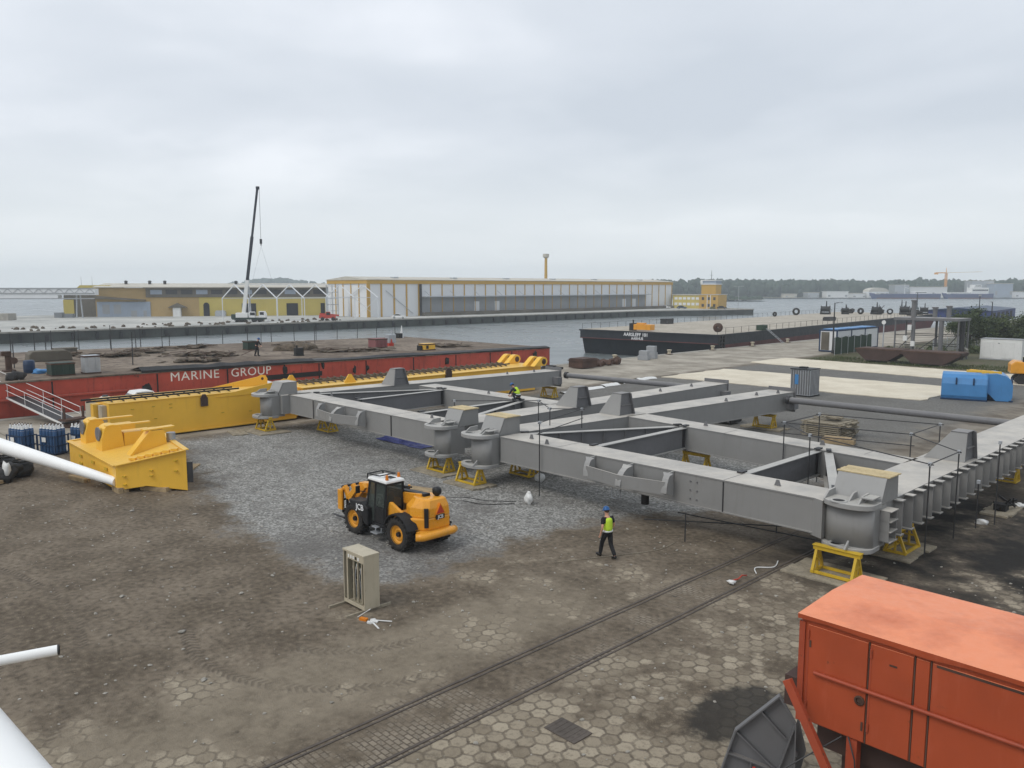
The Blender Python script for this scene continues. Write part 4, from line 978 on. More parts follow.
# stanchions of the far deck rail
for k in range(24):
    b = -6+3.35*k; mb = MB(); z = rtop(b)-0.1
    mb.cyl((-RBW+0.2,b-20,z),(-RBW+0.2+0.1*math.sin(k),b-20,z+1.5+0.7*abs(math.sin(k*1.7))),0.05,0.05,6); mb.build('stanchion', M['scaffold'], rb)
for k, (a,b,h) in enumerate(((92,23,2.6),(95,26,2.4),(96,30,2.8),(97,33,2.2),(76,25.5,3.0),(97,36,2.4),(80,17,2.4),(94,47,2.6),(93,54,2.2),(90,21,2.5))):
    mb = MB(); z = rtop(b)-0.1
    mb.cyl((RBA-a,b-20,z),(RBA-a+0.15*math.sin(k*2),b-20,z+h),0.05,0.04,6); mb.build('stanchion', M['scaffold'], rb)
def deckz(b): return rtop(b)-0.10
def on_deck(name, label, cat, a, b, rz=0, group=None):
    return thing(name, label, cat, W(a,b,deckz(b)), GRID+rz, group)
def cont_box(name, label, cat, a, b, sx, sy, h, mat, rz=0, ribs=True, door=None):
    t = on_deck(name, label, cat, a, b, rz)
    mb = MB(); mb.box(-sx/2,sx/2,-sy/2,sy/2,0.06,h); mb.build('box', mat, t, bevel=0.03)
    mb = MB(); mb.box(-sx/2-0.04,sx/2+0.04,-sy/2-0.04,sy/2+0.04,h-0.14,h-0.02); mb.box(-sx/2-0.03,sx/2+0.03,-sy/2-0.03,sy/2+0.03,0,0.12); mb.build('frame', M['rust'], t)
    if ribs:
        mb = MB(); k = int(sy/0.5)
        for i in range(k): y = -sy/2+0.3+(sy-0.6)*i/max(1,k-1); mb.box(sx/2,sx/2+0.05,y-0.06,y+0.06,0.14,h-0.16)
        mb.build('ribs', mat, t)
    return t
cont_box('container', 'dark green container near the far edge of the red barge', 'container', 87, 42.2, 1.3, 1.3, 1.05, M['green_dk'])
person('man in dark clothes standing bent forward on the red barge deck', W(78.2,38.6,deckz(38.6)), R(-20), STAND, M['cloth_black'], M['cloth_black'], None, True, 1.08)
cont_box('deck_hut', 'faded maroon hut on the red barge, open and dark at its right', 'hut', 81, 55.6, 1.6, 1.7, 1.15, M['pinkish'])
t = on_deck('machine', 'grey engine set with a red base beside the maroon hut on the barge', 'machine', 83, 58.9); t.scale = (0.55,0.5,0.75)
mb = MB(); mb.box(-0.8,0.8,-1.1,1.1,0.5,1.9); mb.cyl((0,0.4,1.9),(0,0.4,2.5),0.3,0.3,10); mb.build('engine', M['galv'], t, bevel=0.08)
mb = MB(); mb.box(-1.0,1.0,-1.2,0.2,0,0.5); mb.prism([(-0.7,0.5),(-0.1,0.5),(-0.4,1.2)],'x',0.8,1.0); mb.build('base', M['red'], t)
t = cont_box('machine_box', 'bright yellow machine box on the red barge deck', 'box', 74.2, 57.8, 1.0, 1.7, 0.8, M['yellow'], ribs=False); t.scale = (1,1,1)
mb = MB(); mb.box(0.5,0.54,-0.5,-0.15,0.2,0.6); mb.build('door', M['black'], t)
mb = MB(); mb.box(-0.35,0.35,-1.2,-0.92,0.02,0.6); mb.build('side_unit', M['black'], t)
cont_box('container', 'dark green container at the low left end of the red barge', 'container', 71.0, 18.3, 1.4, 1.7, 1.05, M['green_dk'])
t = cont_box('tank_cabinet', 'grey ribbed tank cabinet standing on the red barge, right of the green container', 'cabinet', 70.9, 20.5, 1.0, 1.2, 1.5, M['galv'])
t = on_deck('barrel', 'dark blue plastic barrel standing on the red barge deck', 'barrel', 74.6, 16.9)
mb = MB(); mb.lathe([(0,0),(0.36,0),(0.42,0.06),(0.43,0.5),(0.42,0.98),(0.33,1.06),(0,1.06)], n=16); mb.build('barrel_body', M['blue_dk'], t)
mb = MB(); mb.lathe([(0.43,0.33),(0.46,0.36),(0.43,0.39)], n=16); mb.lathe([(0.43,0.68),(0.46,0.71),(0.43,0.74)], n=16); mb.build('hoop', M['blue_dk'], t)
t = on_deck('winch_post', 'rusty brown winch post with a drum at the left of the red barge', 'winch', 77.2, 16.0)
mb = MB(); mb.box(-0.2,0.2,-0.22,0.22,0,1.3); mb.box(-0.28,0.28,-0.5,0.2,1.3,1.7); mb.box(-0.45,0.45,-0.45,0.45,0,0.15); mb.build('post', M['rust'], t, bevel=0.05)
mb = MB(); mb.cyl((-0.35,0.35,0.9),(0.35,0.35,0.9),0.28,0.28,12); mb.build('drum', M['rust'], t)
t = on_deck('tarpaulin_stack', 'long dark covered stack at the far left of the red barge', 'stack', 86.0, 21.2)
mb = MB(); mb.prism([(-1.9,0),(1.9,0),(1.75,0.75),(1.4,1.0),(-1.5,1.0),(-1.8,0.7)], 'x', -0.8, 0.8); mb.build('cover', M['wall_dark'], t, bevel=0.1)
t = on_deck('tarpaulin_stack', 'smaller dark crate stack right of the long covered stack', 'stack', 92.0, 24.2)
mb = MB(); mb.box(-0.7,0.7,-1.0,1.0,0,0.65); mb.box(-0.75,0.75,-1.1,1.1,0.65,0.75)
for y in (-0.9,0,0.9): mb.box(0.7,0.74,y-0.05,y+0.05,0,0.7)
mb.build('crate', M['wall_dark'], t)
t = on_deck('tarpaulin', 'crumpled bright blue tarpaulin beside the blue barrel', 'tarpaulin', 73.6, 17.5)
mb = MB(); mb.blob((0,0,0.15),0.42,3,2,0.4,(1.0,1.3,0.5)); mb.build('sheet', M['blue'], t)
t = on_deck('net_bundle', 'black bundle lying at the left edge of the red barge by the gangway', 'bundle', 69.9, 15.0)
mb = MB(); mb.blob((0,0,0.28),0.5,8,2,0.35,(0.8,1.2,0.8)); mb.blob((0.2,-0.5,0.2),0.36,9,2,0.35); mb.build('net', M['bag_black'], t)
t = on_deck('pump_unit', 'black pump unit standing on the barge deck before the earth mound', 'pump', 76.0, 42.2); t.scale = (0.5,0.42,0.7)
mb = MB(); mb.box(-0.6,0.6,-1.0,1.0,0.15,1.2); mb.cyl((0,-0.5,1.2),(0,-0.5,1.6),0.2,0.2,8); mb.box(-0.7,0.7,-1.1,1.1,0,0.15); mb.build('unit', M['black'], t, bevel=0.06)
t = on_deck('earth_mound', 'long heap of brown earth and scrap on the red barge', 'heap', 84, 46.2); t.scale = (0.7,0.55,0.62)
mb = MB()
for k in range(5): mb.blob((random.uniform(-0.8,0.8), -3.4+1.7*k, 0.2), 1.9-0.3*abs(k-2), k+30, 2, 0.3, (1.3,1.2,0.68))
mb.build('heap', M['scrap'], t)
t = on_deck('rail_vent', 'white pointed vent with a black base at the far deck edge', 'vent', 96.5, 75.0-4.5)
mb = MB(); mb.cyl((0,0,0),(0,0,1.8),0.28,0.05,8); mb.build('cone', M['white'], t); mb = MB(); mb.box(-0.5,0.5,-0.9,-0.2,0,0.7); mb.build('base', M['black'], t)
# scrap heaps, each a pile of plates and bars
random.seed(8)
heaps = [(86.5,27.2,'scrap heap of rusty plates nearest the lettering on the red barge',2.6),(89,30.5,'scrap heap of bent bars behind the lettering on the red barge',2.4),(91.5,32.4,'scrap heap of dark plates by the far rail of the red barge',2.6),(83,33.5,'low scrap heap behind the gap between the two painted words',2.8),
         (80.5,36.0,'low heap of timber and plates left of the standing man on the barge',2.4),(93.5,38.0,'low scrap heap at the far rail left of the dark green container',2.6),(79.5,47.5,'low heap of scrap right of the black pump unit',2.6),(77,51,'flat heap of dark plates on the deck before the maroon hut',3.0),
         (75.6,31.0,'dark plates stacked at the near deck edge over the word with six letters',2.6),(90.5,24.0,'rusty heap of bars behind the grey ribbed tank cabinet',2.2),(77,63.5,'flat heap of black plates right of the yellow machine box',3.2),(91,50,'thin heap of boards by the far rail behind the earth mound',2.8)]
for a,b,lab,s in heaps:
    t = on_deck('scrap_heap', lab, 'scrap heap', a, b, random.uniform(-0.4,0.4)); t.scale = (0.9,0.9,0.6)
    mb = MB()
    for k in range(26):
        mb.obox((random.gauss(0,0.7)*s*0.35, random.gauss(0,1)*s*0.55, random.uniform(0.05,0.55)*(1-0.1*k/26)), (random.uniform(0.3,1.4), random.uniform(0.3,2.2), random.uniform(0.04,0.2)), random.uniform(0,3.1), random.uniform(-0.25,0.25), random.uniform(-0.25,0.25))
    mb.build('plates', M['scrap'], t)
    mb = MB()
    for k in range(9):
        c = Vector((random.gauss(0,0.6), random.gauss(0,1.0)*s*0.5, random.uniform(0.2,0.7))); an = random.uniform(0,3.1); d = Vector((math.cos(an), math.sin(an), random.uniform(-0.15,0.25)))*random.uniform(0.6,1.5)
        mb.cyl(c-d, c+d, 0.05, 0.05, 6)
    mb.build('bars', M['rust'], t)

# gangway from the yard to the barge
gw = thing('gangway', 'steel gangway with white handrails leading up to the red barge', 'gangway', (-30.9,55.4,0))
p0 = Vector((0,0,0.25)); p1 = Vector((-16.5,10.75,3.5)); d = (p1-p0).normalized(); sd = d.cross(Vector((0,0,1))).normalized()
mb = MB(); mb.bar(p0,p1,1.2,0.16); mb.build('tread_plate', M['scaffold'], gw)
mb = MB()
for s in (-1,1): mb.bar(p0+sd*0.66*s, p1+sd*0.66*s, 0.05, 0.13)
mb.build('stringer', M['white'], gw)
for s in (-1,1):
    mb = MB()
    for h in (0.55,1.05): mb.cyl(p0+sd*0.66*s+Vector((0,0,h)), p1+sd*0.66*s+Vector((0,0,h)), 0.022,0.022,6)
    for k in range(9): c = p0+(p1-p0)*(k/8)+sd*0.66*s; mb.cyl(c,c+Vector((0,0,1.05)),0.018,0.018,6)
    mb.build('handrail', M['white'], gw)
mb = MB(); mb.obox((0.3,-0.2,0.55),(0.9,1.7,0.12),R(-30)); 
for s in (-1,1): mb.obox((0.3+0.7*s*0.5,-0.2+0.7*s*0.8,0.95),(0.12,0.12,0.9))
mb.box(-0.5,0.9,-0.8,0.7,0.0,0.26); mb.build('foot_frame', M['rust'], gw)

# ================================================================= BLACK BARGE
bbz = 2.15; BH = R(-41)
bk = thing('barge', 'large black flat barge with a wide sand coloured deck and a red waterline', 'barge', (32.7,126.8,0), BH)
LB_, WB = 132.0, 27.0
mb = MB(); mb.prism([(0,bbz),(0,0.75),(0.7,0.6),(1.8,-2.9),(LB_-6,-2.9),(LB_,0.6),(LB_,bbz)], 'x', -WB, 0.0); mb.build('hull', M['barge_black'], bk)
mb = MB(); mb.prism([(0.8,0.5),(1.5,-1.7),(LB_-4,-1.7),(LB_-0.6,0.5)], 'x', 0.002, 0.03); mb.prism([(-0.05,0.62),(-0.05,0.75),(0.03,0.75),(0.03,0.62)],'x',-WB,0); mb.prism([(0.72,0.5),(1.45,-1.9),(8,-1.9),(8,0.5)], 'x', -WB-0.03, -WB-0.002); mb.build('boot_top', M['barge_boot'], bk)
mb = MB(); mb.box(-WB+0.15,-0.15,0.15,LB_-0.15,bbz+0.002,bbz+0.05); mb.build('deck', M['deck_sand'], bk)
mb = MB(); mb.box(0.0,0.16,-0.1,LB_,bbz-0.25,bbz+0.02); mb.box(-WB-0.16,0.16,-0.16,0.0,bbz-0.22,bbz+0.04); mb.build('rubbing_strake', M['barge_black'], bk)
mb = MB()
for k in range(3): mb.box(0.0,0.22,-0.05+0.9*k,0.25+0.9*k,-0.4,bbz)
for z in (0.2,0.8,1.4): mb.box(0.0,0.24,-0.05,2.1,z,z+0.12)
mb.build('corner_ladder', M['black'], bk)
Ms = Matrix(((1,0,0,-15.2),(0,0,-1,-0.172),(0,1,0,1.60),(0,0,0,1)))
text_mesh('lettering','AARSLEFF 101',0.80,M['letter_clean'],bk,Ms,0.008,0.02,1.0)
Ms = Matrix(((1,0,0,-15.0),(0,0,-1,-0.015),(0,1,0,0.93),(0,0,0,1)))
text_mesh('lettering','AARHUS',0.62,M['letter_clean'],bk,Ms,0.008,0.02,1.0)
for k in range(46):
    y = 0.3+k*2.86; 
    for x in (-WB+0.25,-0.3):
        mb = MB(); mb.cyl((x,y,bbz),(x,y,bbz+1.05),0.035,0.035,5); mb.build('stanchion', M['scaffold'], bk)
mb = MB()
for x in (-WB+0.25,-0.3): mb.cyl((x,0.3,bbz+1.03),(x,LB_-1,bbz+1.03),0.02,0.02,5)
mb.build('guard_wire', M['scaffold'], bk)
def on_bk(name, label, cat, x, y, rz=0): 
    c, s = math.cos(BH), math.sin(BH)
    return thing(name, label, cat, (32.7+c*x-s*y, 126.8+s*x+c*y, bbz+0.05), BH+rz)
t = on_bk('deck_machine', 'orange yellow hydraulic power pack at the stern of the black barge', 'machine', -14.6, 1.5)
mb = MB(); mb.box(-1.7,1.7,-0.7,0.7,0.2,1.15); mb.box(-1.2,0.2,-0.5,0.5,1.15,1.4); mb.build('casing', M['jcb'], t, bevel=0.06)
mb = MB(); mb.box(-2.6,-1.8,-0.6,0.6,0,1.3); mb.cyl((-2.2,0,1.3),(-2.2,0,1.9),0.1,0.1,6); mb.build('control_stand', M['black'], t)
t = on_bk('cable_reel', 'small rusty cable reel standing on the black barge near its corner', 'reel', -3.6, 7.0)
mb = MB(); mb.lathe([(0.2,-0.3),(0.75,-0.3),(0.75,-0.22),(0.35,-0.2),(0.35,0.2),(0.75,0.22),(0.75,0.3),(0.2,0.3)], (0,0,0.75), 16, 'y'); mb.build('reel', M['rust'], t)
t = on_bk('deck_locker', 'green deck locker with a boarding ladder at the edge of the black barge', 'locker', -0.4, 17.5)
mb = MB(); mb.box(-0.7,0.5,-1.0,1.0,0,0.9); mb.build('locker', M['net_green'], t, bevel=0.04)
mb = MB()
for y in (-0.35,0.35): mb.bar((0.6,y+0.4,0.3),(3.1,y+1.6,-2.1),0.08,0.08)
for k in range(8): c = Vector((0.6,0.4,0.3)).lerp(Vector((3.1,1.6,-2.1)),k/7); mb.bar(c+Vector((0,-0.35,0)),c+Vector((0,0.35,0)),0.05,0.05)
mb.build('ladder', M['galv'], t)
t = on_bk('deck_box', 'dark box at the far edge of the black barge', 'box', -25.5, 28.0)
mb = MB(); mb.box(-0.8,0.8,-1.3,1.3,0,1.1); mb.box(-0.85,0.85,-1.35,1.35,0.85,1.0); mb.build('box', M['scaffold'], t)
t = on_bk('deck_box', 'low dark box in the middle of the black barge deck', 'box', -6.0, 66.0)
mb = MB(); mb.box(-0.8,0.8,-2,2,0,0.7); mb.box(-0.7,0.7,-1.8,1.8,0.7,0.85); mb.build('box', M['scaffold'], t)
random.seed(14)
gear = [(-25.5,82,'coil',1.5),(-25.5,96,'coil',2.4),(-22,108,'winch',2.6),(-18,112,'winch',2.0),(-14.5,114,'coil',2.2),(-11,116,'winch',2.4),(-8,118,'coil',2.0),(-4.5,119,'winch',2.6),(-2,121,'heap',2.4),(-12.5,124,'heap',2.6),(-6.5,126,'heap',2.6),(-1.5,126.5,'winch',2.2),(-1.0,112,'heap',1.6),(-20,120,'heap',2.0)]
gear = [(x,y,k,s*(0.6 if k == 'coil' else 0.8)) for x,y,k,s in gear]
glab = ['lone round black fender at the far edge of the black barge','round black fender left of the first winch on the black barge','tall black winch with a raised drum, leftmost of the winches at the barge end','low black winch next to the leftmost winch at the barge end','black chain coil between two winches at the barge end','black winch in the middle of the gear at the barge end','second black chain coil at the barge end, right of the middle winch','black winch behind the roofed scaffold platform','heap of dark chain behind the left leg of the scaffold platform','heap of dark chain at the far rim of the barge end','heap of dark gear over the scaffold roof','black winch near the right rim of the barge end','small dark heap at the near deck edge of the barge end','heap of dark chain behind the tall black winch']
for (x,y,kd,s), lab in zip(gear, glab):
    t = on_bk({'coil':'fender','winch':'winch','heap':'chain_heap'}[kd], lab, {'coil':'fender','winch':'winch','heap':'chain heap'}[kd], x, y, random.uniform(-0.5,0.5))
    if kd == 'coil':
        mb = MB(); mb.lathe([(0.35*s,-0.25*s),(0.62*s,-0.25*s),(0.7*s,0),(0.62*s,0.25*s),(0.35*s,0.25*s),(0.35*s,-0.25*s)], (0,0,0.68*s), 16, 'y'); mb.build('ring', M['rubber'], t)
    elif kd == 'winch':
        mb = MB(); mb.box(-0.6*s,0.6*s,-0.5*s,0.5*s,0,0.25*s)
        for q in (-1,1): mb.prism([(-0.5*s,0.2*s),(0.5*s,0.2*s),(0.15*s,1.15*s),(-0.15*s,1.15*s)], 'x', q*0.55*s-0.06, q*0.55*s+0.06)
        mb.build('frame', M['black'], t)
        mb = MB(); mb.cyl((-0.55*s,0,0.7*s),(0.55*s,0,0.7*s),0.36*s,0.36*s,12); mb.cyl((0.1*s,0,1.0*s),(0.1*s,0,1.75*s),0.09*s,0.06*s,6); mb.build('drum', M['black'], t)
    else:
        mb = MB()
        for k in range(7): mb.blob((random.uniform(-1,1)*s*0.6, random.uniform(-1,1)*s*0.7, random.uniform(0.1,0.5)*s), random.uniform(0.3,0.5)*s, k, 1, 0.4)
        for k in range(3): mb.cyl((random.uniform(-0.5,0.5)*s,random.uniform(-0.5,0.5)*s,0),(random.uniform(-0.6,0.6)*s,random.uniform(-0.5,0.5)*s,random.uniform(0.9,1.7)*s),0.12,0.08,6)
        mb.build('chain', M['rubber'], t)
# blue long shed on the quay beyond the trees
bs_ = thing('shed', 'long low dark blue shed beyond the trees at the right', 'shed', W(67.5,253,0), GRID+R(6))
mb = MB(); mb.box(-16,0,-6,34,0,3.2); mb.build('wall', M['ship_blue'], bs_)
mb = MB(); mb.prism([(-16.4,3.2),(0.4,3.2),(-8,3.9)], 'y', -6.4, 34.4); mb.build('roof', M['blue_dk'], bs_)
for k in range(5):
    mb = MB(); mb.box(0.003,0.06,-4+7*k,0+7*k,0,2.6); mb.build('door', M['dark_open'], bs_)

# ================================================================= STEEL FRAMES ON TRESTLES
ZB, ZT = 1.18, 2.45
class Frame:
    def __init__(s, label, a0, b0):
        s.a0, s.b0 = a0, b0
        s.t = thing('girder_assembly', label, 'steel structure', W(a0,b0,0), GRID)
    def P(s, a, b, z=0): return Vector((s.a0-a, b-s.b0, z))
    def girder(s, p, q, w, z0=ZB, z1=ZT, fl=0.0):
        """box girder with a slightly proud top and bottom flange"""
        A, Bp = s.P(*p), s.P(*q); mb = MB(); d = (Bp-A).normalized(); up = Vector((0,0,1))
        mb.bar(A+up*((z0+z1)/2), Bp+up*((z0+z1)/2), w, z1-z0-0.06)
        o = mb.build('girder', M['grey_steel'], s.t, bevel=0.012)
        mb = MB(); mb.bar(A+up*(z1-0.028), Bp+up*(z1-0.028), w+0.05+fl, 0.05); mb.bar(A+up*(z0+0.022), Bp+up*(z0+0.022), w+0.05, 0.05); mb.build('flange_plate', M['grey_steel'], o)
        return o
    def cross(s, p, q, stiff=0):
        A, Bp = s.P(*p), s.P(*q); up = Vector((0,0,1)); z1 = ZT-0.07; z0 = ZB+0.12
        mb = MB(); mb.bar(A+up*((z0+z1)/2), Bp+up*((z0+z1)/2), 0.05, z1-z0-0.05)
        n = stiff; d = (Bp-A); sd = d.normalized().cross(up)
        for k in range(n):
            c = A+d*((k+0.5)/n)+up*((z0+z1)/2)
            mb.bar(c+sd*0.028, c+sd*0.16, 0.03, z1-z0-0.06)
        o = mb.build('cross_beam', M['grey_dark'], s.t)
        mb = MB(); mb.bar(A+up*(z1-0.012), Bp+up*(z1-0.012), 0.36, 0.034); mb.bar(A+up*(z0), Bp+up*(z0), 0.36, 0.034); mb.build('flange_plate', M['grey_light'], o)
        # bolted end cleats
        for c, sgn in ((A,1),(Bp,-1)):
            mb = MB(); c2 = c+d.normalized()*0.12*sgn; mb.bar(c2+up*(z0+0.05), c2+up*(z1-0.03), 0.22, 0.10); 
            mb.obox(c+d.normalized()*(-0.05)*sgn+up*(ZT+0.035), (0.42,0.22,0.06), math.atan2(d.y,d.x)); mb.build('end_cleat', M['scaffold'], o)
    def lugs(s, pts):
        for a, b in pts:
            c = s.P(a,b,ZT); mb = MB(); mb.prism([(-0.13,0),(0.13,0),(0.05,0.22),(-0.05,0.22)], 'y', -0.02, 0.02); mb.v = [(x+c.x,y+c.y,z+c.z) for x,y,z in mb.v]
            mb.build('lifting_lug', M['grey_dark'], s.t)
    def seam(s, a, b):
        c = s.P(a,b); mb = MB(); mb.box(c.x-0.02,c.x+0.02,c.y-0.030,c.y+0.02,ZB+0.03,ZT-0.055); mb.build('weld_seam', M['scaffold'], s.t)
    def joint(s, a, b0, b1):
        c = s.P(a,b0); mb = MB(); mb.box(c.x-0.012,c.x+0.012,c.y,c.y+(b1-b0),ZT-0.01,ZT+0.004); mb.build('weld_bead', M['grey_dark'], s.t)
    def bracket(s, al, bface):
        """three gussets and a bowed fender plate on the front face"""
        br = None
        ys = []
        for k, a in enumerate(al):
            c = s.P(a,bface); out = 1.0 if k == 1 else 0.62
            mb = MB()
            prof = [(0,ZT-0.03),(-0.34,ZT-0.05)] + [(-0.34-(out-0.34)*math.sin(R(18*j)), ZT-0.06-0.42*(1-math.cos(R(18*j)))-0.06*j) for j in range(1,6)] + [(-out,1.62),(0,1.40)]
            mb.prism(prof, 'x', c.x-0.025, c.x+0.025); mb.v = [(x,y+c.y,z) for x,y,z in mb.v]
            g_ = mb.build('gusset', M['grey_light'], s.t)
            mb = MB(); rings = []
            for u, z in prof[1:-1]: hw_ = 0.24 if u > -0.4 else 0.14; rings.append([(c.x-hw_,c.y+u,z),(c.x+hw_,c.y+u,z)])
            vs = [p for r in rings for p in r]; mb.add(vs, [(2*i,2*i+1,2*i+3,2*i+2) for i in range(len(rings)-1)])
            vs2 = [(x,y-0.025,z) for x,y,z in vs]; mb.add(vs2, [(2*i,2*i+2,2*i+3,2*i+1) for i in range(len(rings)-1)])
            mb.build('gusset_flange', M['grey_light'], g_, fix=False)
            ys.append((c.x, c.y-out+0.03))
        mb = MB()
        for (x0,y0),(x1,y1) in zip(ys, ys[1:]): mb.bar((x0,y0,1.82),(x1,y1,1.82),0.05,0.52); mb.bar((x0,y0+0.15,1.57),(x1,y1+0.15,1.57),0.34,0.04)
        mb.build('fender_plate', M['grey_steel'], s.t)
    def node(s, a0, a1, bf, cover=True, ext=0.0):
        """hinge block: sloped housing over a round column between two bored flanges"""
        am = (a0+a1)/2; w = a1-a0; c = s.P(am, bf)
        mb = MB(); pr = [(1.55,ZT-0.02),(3.0,ZT-0.02),(2.95,3.28),(1.95,3.28)]
        mb.prism(pr, 'x', c.x-w/2, c.x+w/2); mb.v = [(x,y+c.y,z) for x,y,z in mb.v]
        h = mb.build('hinge_housing', M['grey_steel'], s.t, bevel=0.015)
        mb = MB(); mb.add([(c.x-w/2-0.01,c.y+1.54,ZT+0.02),(c.x+w/2+0.01,c.y+1.54,ZT+0.02),(c.x+w/2+0.01,c.y+1.93,3.27),(c.x-w/2-0.01,c.y+1.93,3.27)], [(0,1,2,3)])
        mb.add([(c.x-w/2-0.01,c.y+1.51,ZT+0.02),(c.x+w/2+0.01,c.y+1.51,ZT+0.02),(c.x+w/2+0.01,c.y+1.90,3.27),(c.x-w/2-0.01,c.y+1.90,3.27)], [(0,1,2,3)]); mb.build('slope_plate', M['grey_light'], h, fix=False)
        if cover:
            mb = MB()
            for k in range(6): y = c.y+1.95+0.17*k; mb.box(c.x-w/2-0.08+0.03*math.sin(k*2), c.x+w/2+0.08+0.04*math.sin(k*3.1), y, y+0.155, 3.285, 3.325+0.006*math.sin(k*5))
            mb.build('timber_cover', M['wood_pale'], h)
        r = w*0.5
        mb = MB(); arcp = [(c.x+r*math.cos(R(180+10*k)), c.y+1.05+r*(0.62 if ext else 0.42)*math.sin(R(180+10*k))) for k in range(19)]
        mb.prism(arcp+[(c.x+r,c.y+2.0),(c.x-r,c.y+2.0)], 'z', 0.98, ZT-0.03)
        col = mb.build('hinge_column', M['grey_steel'], s.t)
        for p in col.data.polygons: p.use_smooth = abs(p.normal.z) < 0.5 and p.center.y < c.y+1.1
        for z0, z1, nm in ((2.37,2.55,'top_flange'),(0.90,1.06,'bottom_flange')):
            R2 = r+0.04+ext/2; cx = c.x-ext/2; hx = cx-R2*0.28-ext*0.15; hy = c.y+0.62; mb = MB()
            arcp = [(cx+R2*math.cos(R(180+9*k)), c.y+0.98+min(0.56+ext*0.32,R2*0.8)*math.sin(R(180+9*k))) for k in range(21)]
            mb.prism(arcp+[(cx+R2,c.y+1.52),(c.x-r,c.y+1.52)], 'z', z0, z1)
            fo = mb.build(nm, M['grey_light'], s.t, bevel=0.02)
            mb = MB(); mb.cyl((hx,hy+0.08,z1-0.05),(hx,hy+0.08,z1+0.004),0.20,0.20,18); mb.build('pin_hole', M['black'], fo)
            mb = MB(); mb.lathe([(0.20,z1),(0.20,z1+0.03),(0.28,z1+0.03),(0.30,z1)], (hx,hy+0.08,0), 20); mb.build('pin_collar', M['grey_light'], fo)
            if nm == 'top_flange':
                mb = MB()
                for dx in (-r*0.9-ext*0.5,r*0.02,r*0.5):
                    y0 = 0.85 if dx == r*0.02 else 0.66
                    mb.prism([(c.y+y0,z1),(c.y+1.5,z1),(c.y+1.5,z1+0.24),(c.y+y0+0.35,z1+0.22)], 'x', c.x+dx-0.03, c.x+dx+0.03)
                mb.prism([(c.x+r*0.5,c.y+0.9),(c.x+r*0.98,c.y+0.9),(c.x+r*0.98,c.y+1.5),(c.x+r*0.5,c.y+1.5)], 'z', z1+0.16, z1+0.2)
                mb.build('stiffener', M['grey_light'], fo)
            else:
                mb = MB(); mb.prism([(0.25,z1),(0.55,z1),(0.55,z1+0.24)], 'x', c.x+r*0.25-0.03, c.x+r*0.25+0.03); mb.v = [(x,y+c.y,z) for x,y,z in mb.v]; mb.build('stiffener', M['grey_light'], fo)
        return h
    def pylon(s, a0, a1, b, h=1.22):
        """buttress on the girder crossing: wide sloped front plate, open ribbed side"""
        x0 = s.P(a1,b).x; x1 = s.P(a0,b).x; y = b-s.b0; z = ZT+0.002
        tw = 0.62
        p = thing_part = MB()
        p.add([(x0,y,z),(x1,y,z),(x1,y+0.12,z+h),(x1-tw,y+0.12,z+h),(x0,y+0.06,z),(x1,y+0.06,z),(x1,y+0.18,z+h),(x1-tw,y+0.18,z+h)], [(0,1,2,3),(7,6,5,4),(0,4,5,1),(1,5,6,2),(2,6,7,3),(3,7,4,0)])
        o = p.build('pylon', M['grey_light'], s.t)
        mb = MB(); mb.add([(x1-0.05,y+0.06,z),(x1-0.05,y+1.3,z),(x1-0.05,y+0.92,z+h),(x1-0.05,y+0.18,z+h),(x1-0.10,y+0.06,z),(x1-0.10,y+1.3,z),(x1-0.10,y+0.92,z+h),(x1-0.10,y+0.18,z+h)], [(0,1,2,3),(7,6,5,4),(1,5,6,2),(2,6,7,3)])
        mb.add([(x1-0.1,y+0.93,z+h),(x1-tw,y+0.93,z+h),(x0+0.25,y+1.3,z),(x1-0.1,y+1.3,z)], [(0,1,2,3)])
        mb.build('web_plate', M['grey_dark'], o)
        mb = MB(); mb.bar((x1-0.04,y+1.30,z),(x1-0.04,y+0.92,z+h),0.30,0.05,(0,1,0.2)); mb.box(x1-tw,x1+0.02,y+0.1,y+0.97,z+h,z+h+0.03); mb.box(x1-0.05,x1+0.06,y+0.2,y+1.05,z+h*0.45,z+h*0.45+0.03); mb.build('rib', M['grey_dark'], o)
        return o

# ---- right hand frame
fr = Frame('grey steel frame nearest the camera, from the middle hinges to the right corner', 20, 31)
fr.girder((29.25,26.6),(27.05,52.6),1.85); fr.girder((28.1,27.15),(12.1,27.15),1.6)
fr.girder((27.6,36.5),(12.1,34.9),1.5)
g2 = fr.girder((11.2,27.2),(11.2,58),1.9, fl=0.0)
for k in range(30):
    b = 28.3+k*0.98; c = fr.P(10.25,b); mb = MB()
    mb.box(c.x,c.x+0.30,c.y-0.015,c.y+0.015,ZB+0.05,ZT-0.06); mb.box(c.x+0.003,c.x+0.34,c.y-0.16,c.y+0.16,ZT-0.055,ZT-0.02)
    mb.box(c.x+0.003,c.x+0.34,c.y-0.16,c.y+0.16,ZB+0.0,ZB+0.04); mb.build('stiffener', M['grey_steel'], g2)
c = fr.P(10.25,27.9); mb = MB()
for z in (1.2,1.55,1.9,2.25): mb.box(c.x+0.0,c.x+0.42,c.y-0.9,c.y-0.25,z,z+0.03)
for y in (-0.9,-0.28): mb.box(c.x+0.0,c.x+0.36,c.y+y,c.y+y+0.04,1.2,2.27)
mb.build('ladder_rack', M['grey_steel'], fr.t)
fr.node(10.2,11.85,25.5); fr.node(28.25,29.6,24.85,True,0.5)
c = fr.P(12.05,27.2); mb = MB(); mb.prism([(c.x-0.25,c.y-0.82),(c.x+0.25,c.y-1.05),(c.x+0.25,c.y+0.4),(c.x-0.25,c.y+0.4)],'z',1.1,ZT+0.004); mb.build('corner_block', M['grey_steel'], fr.t, bevel=0.015)
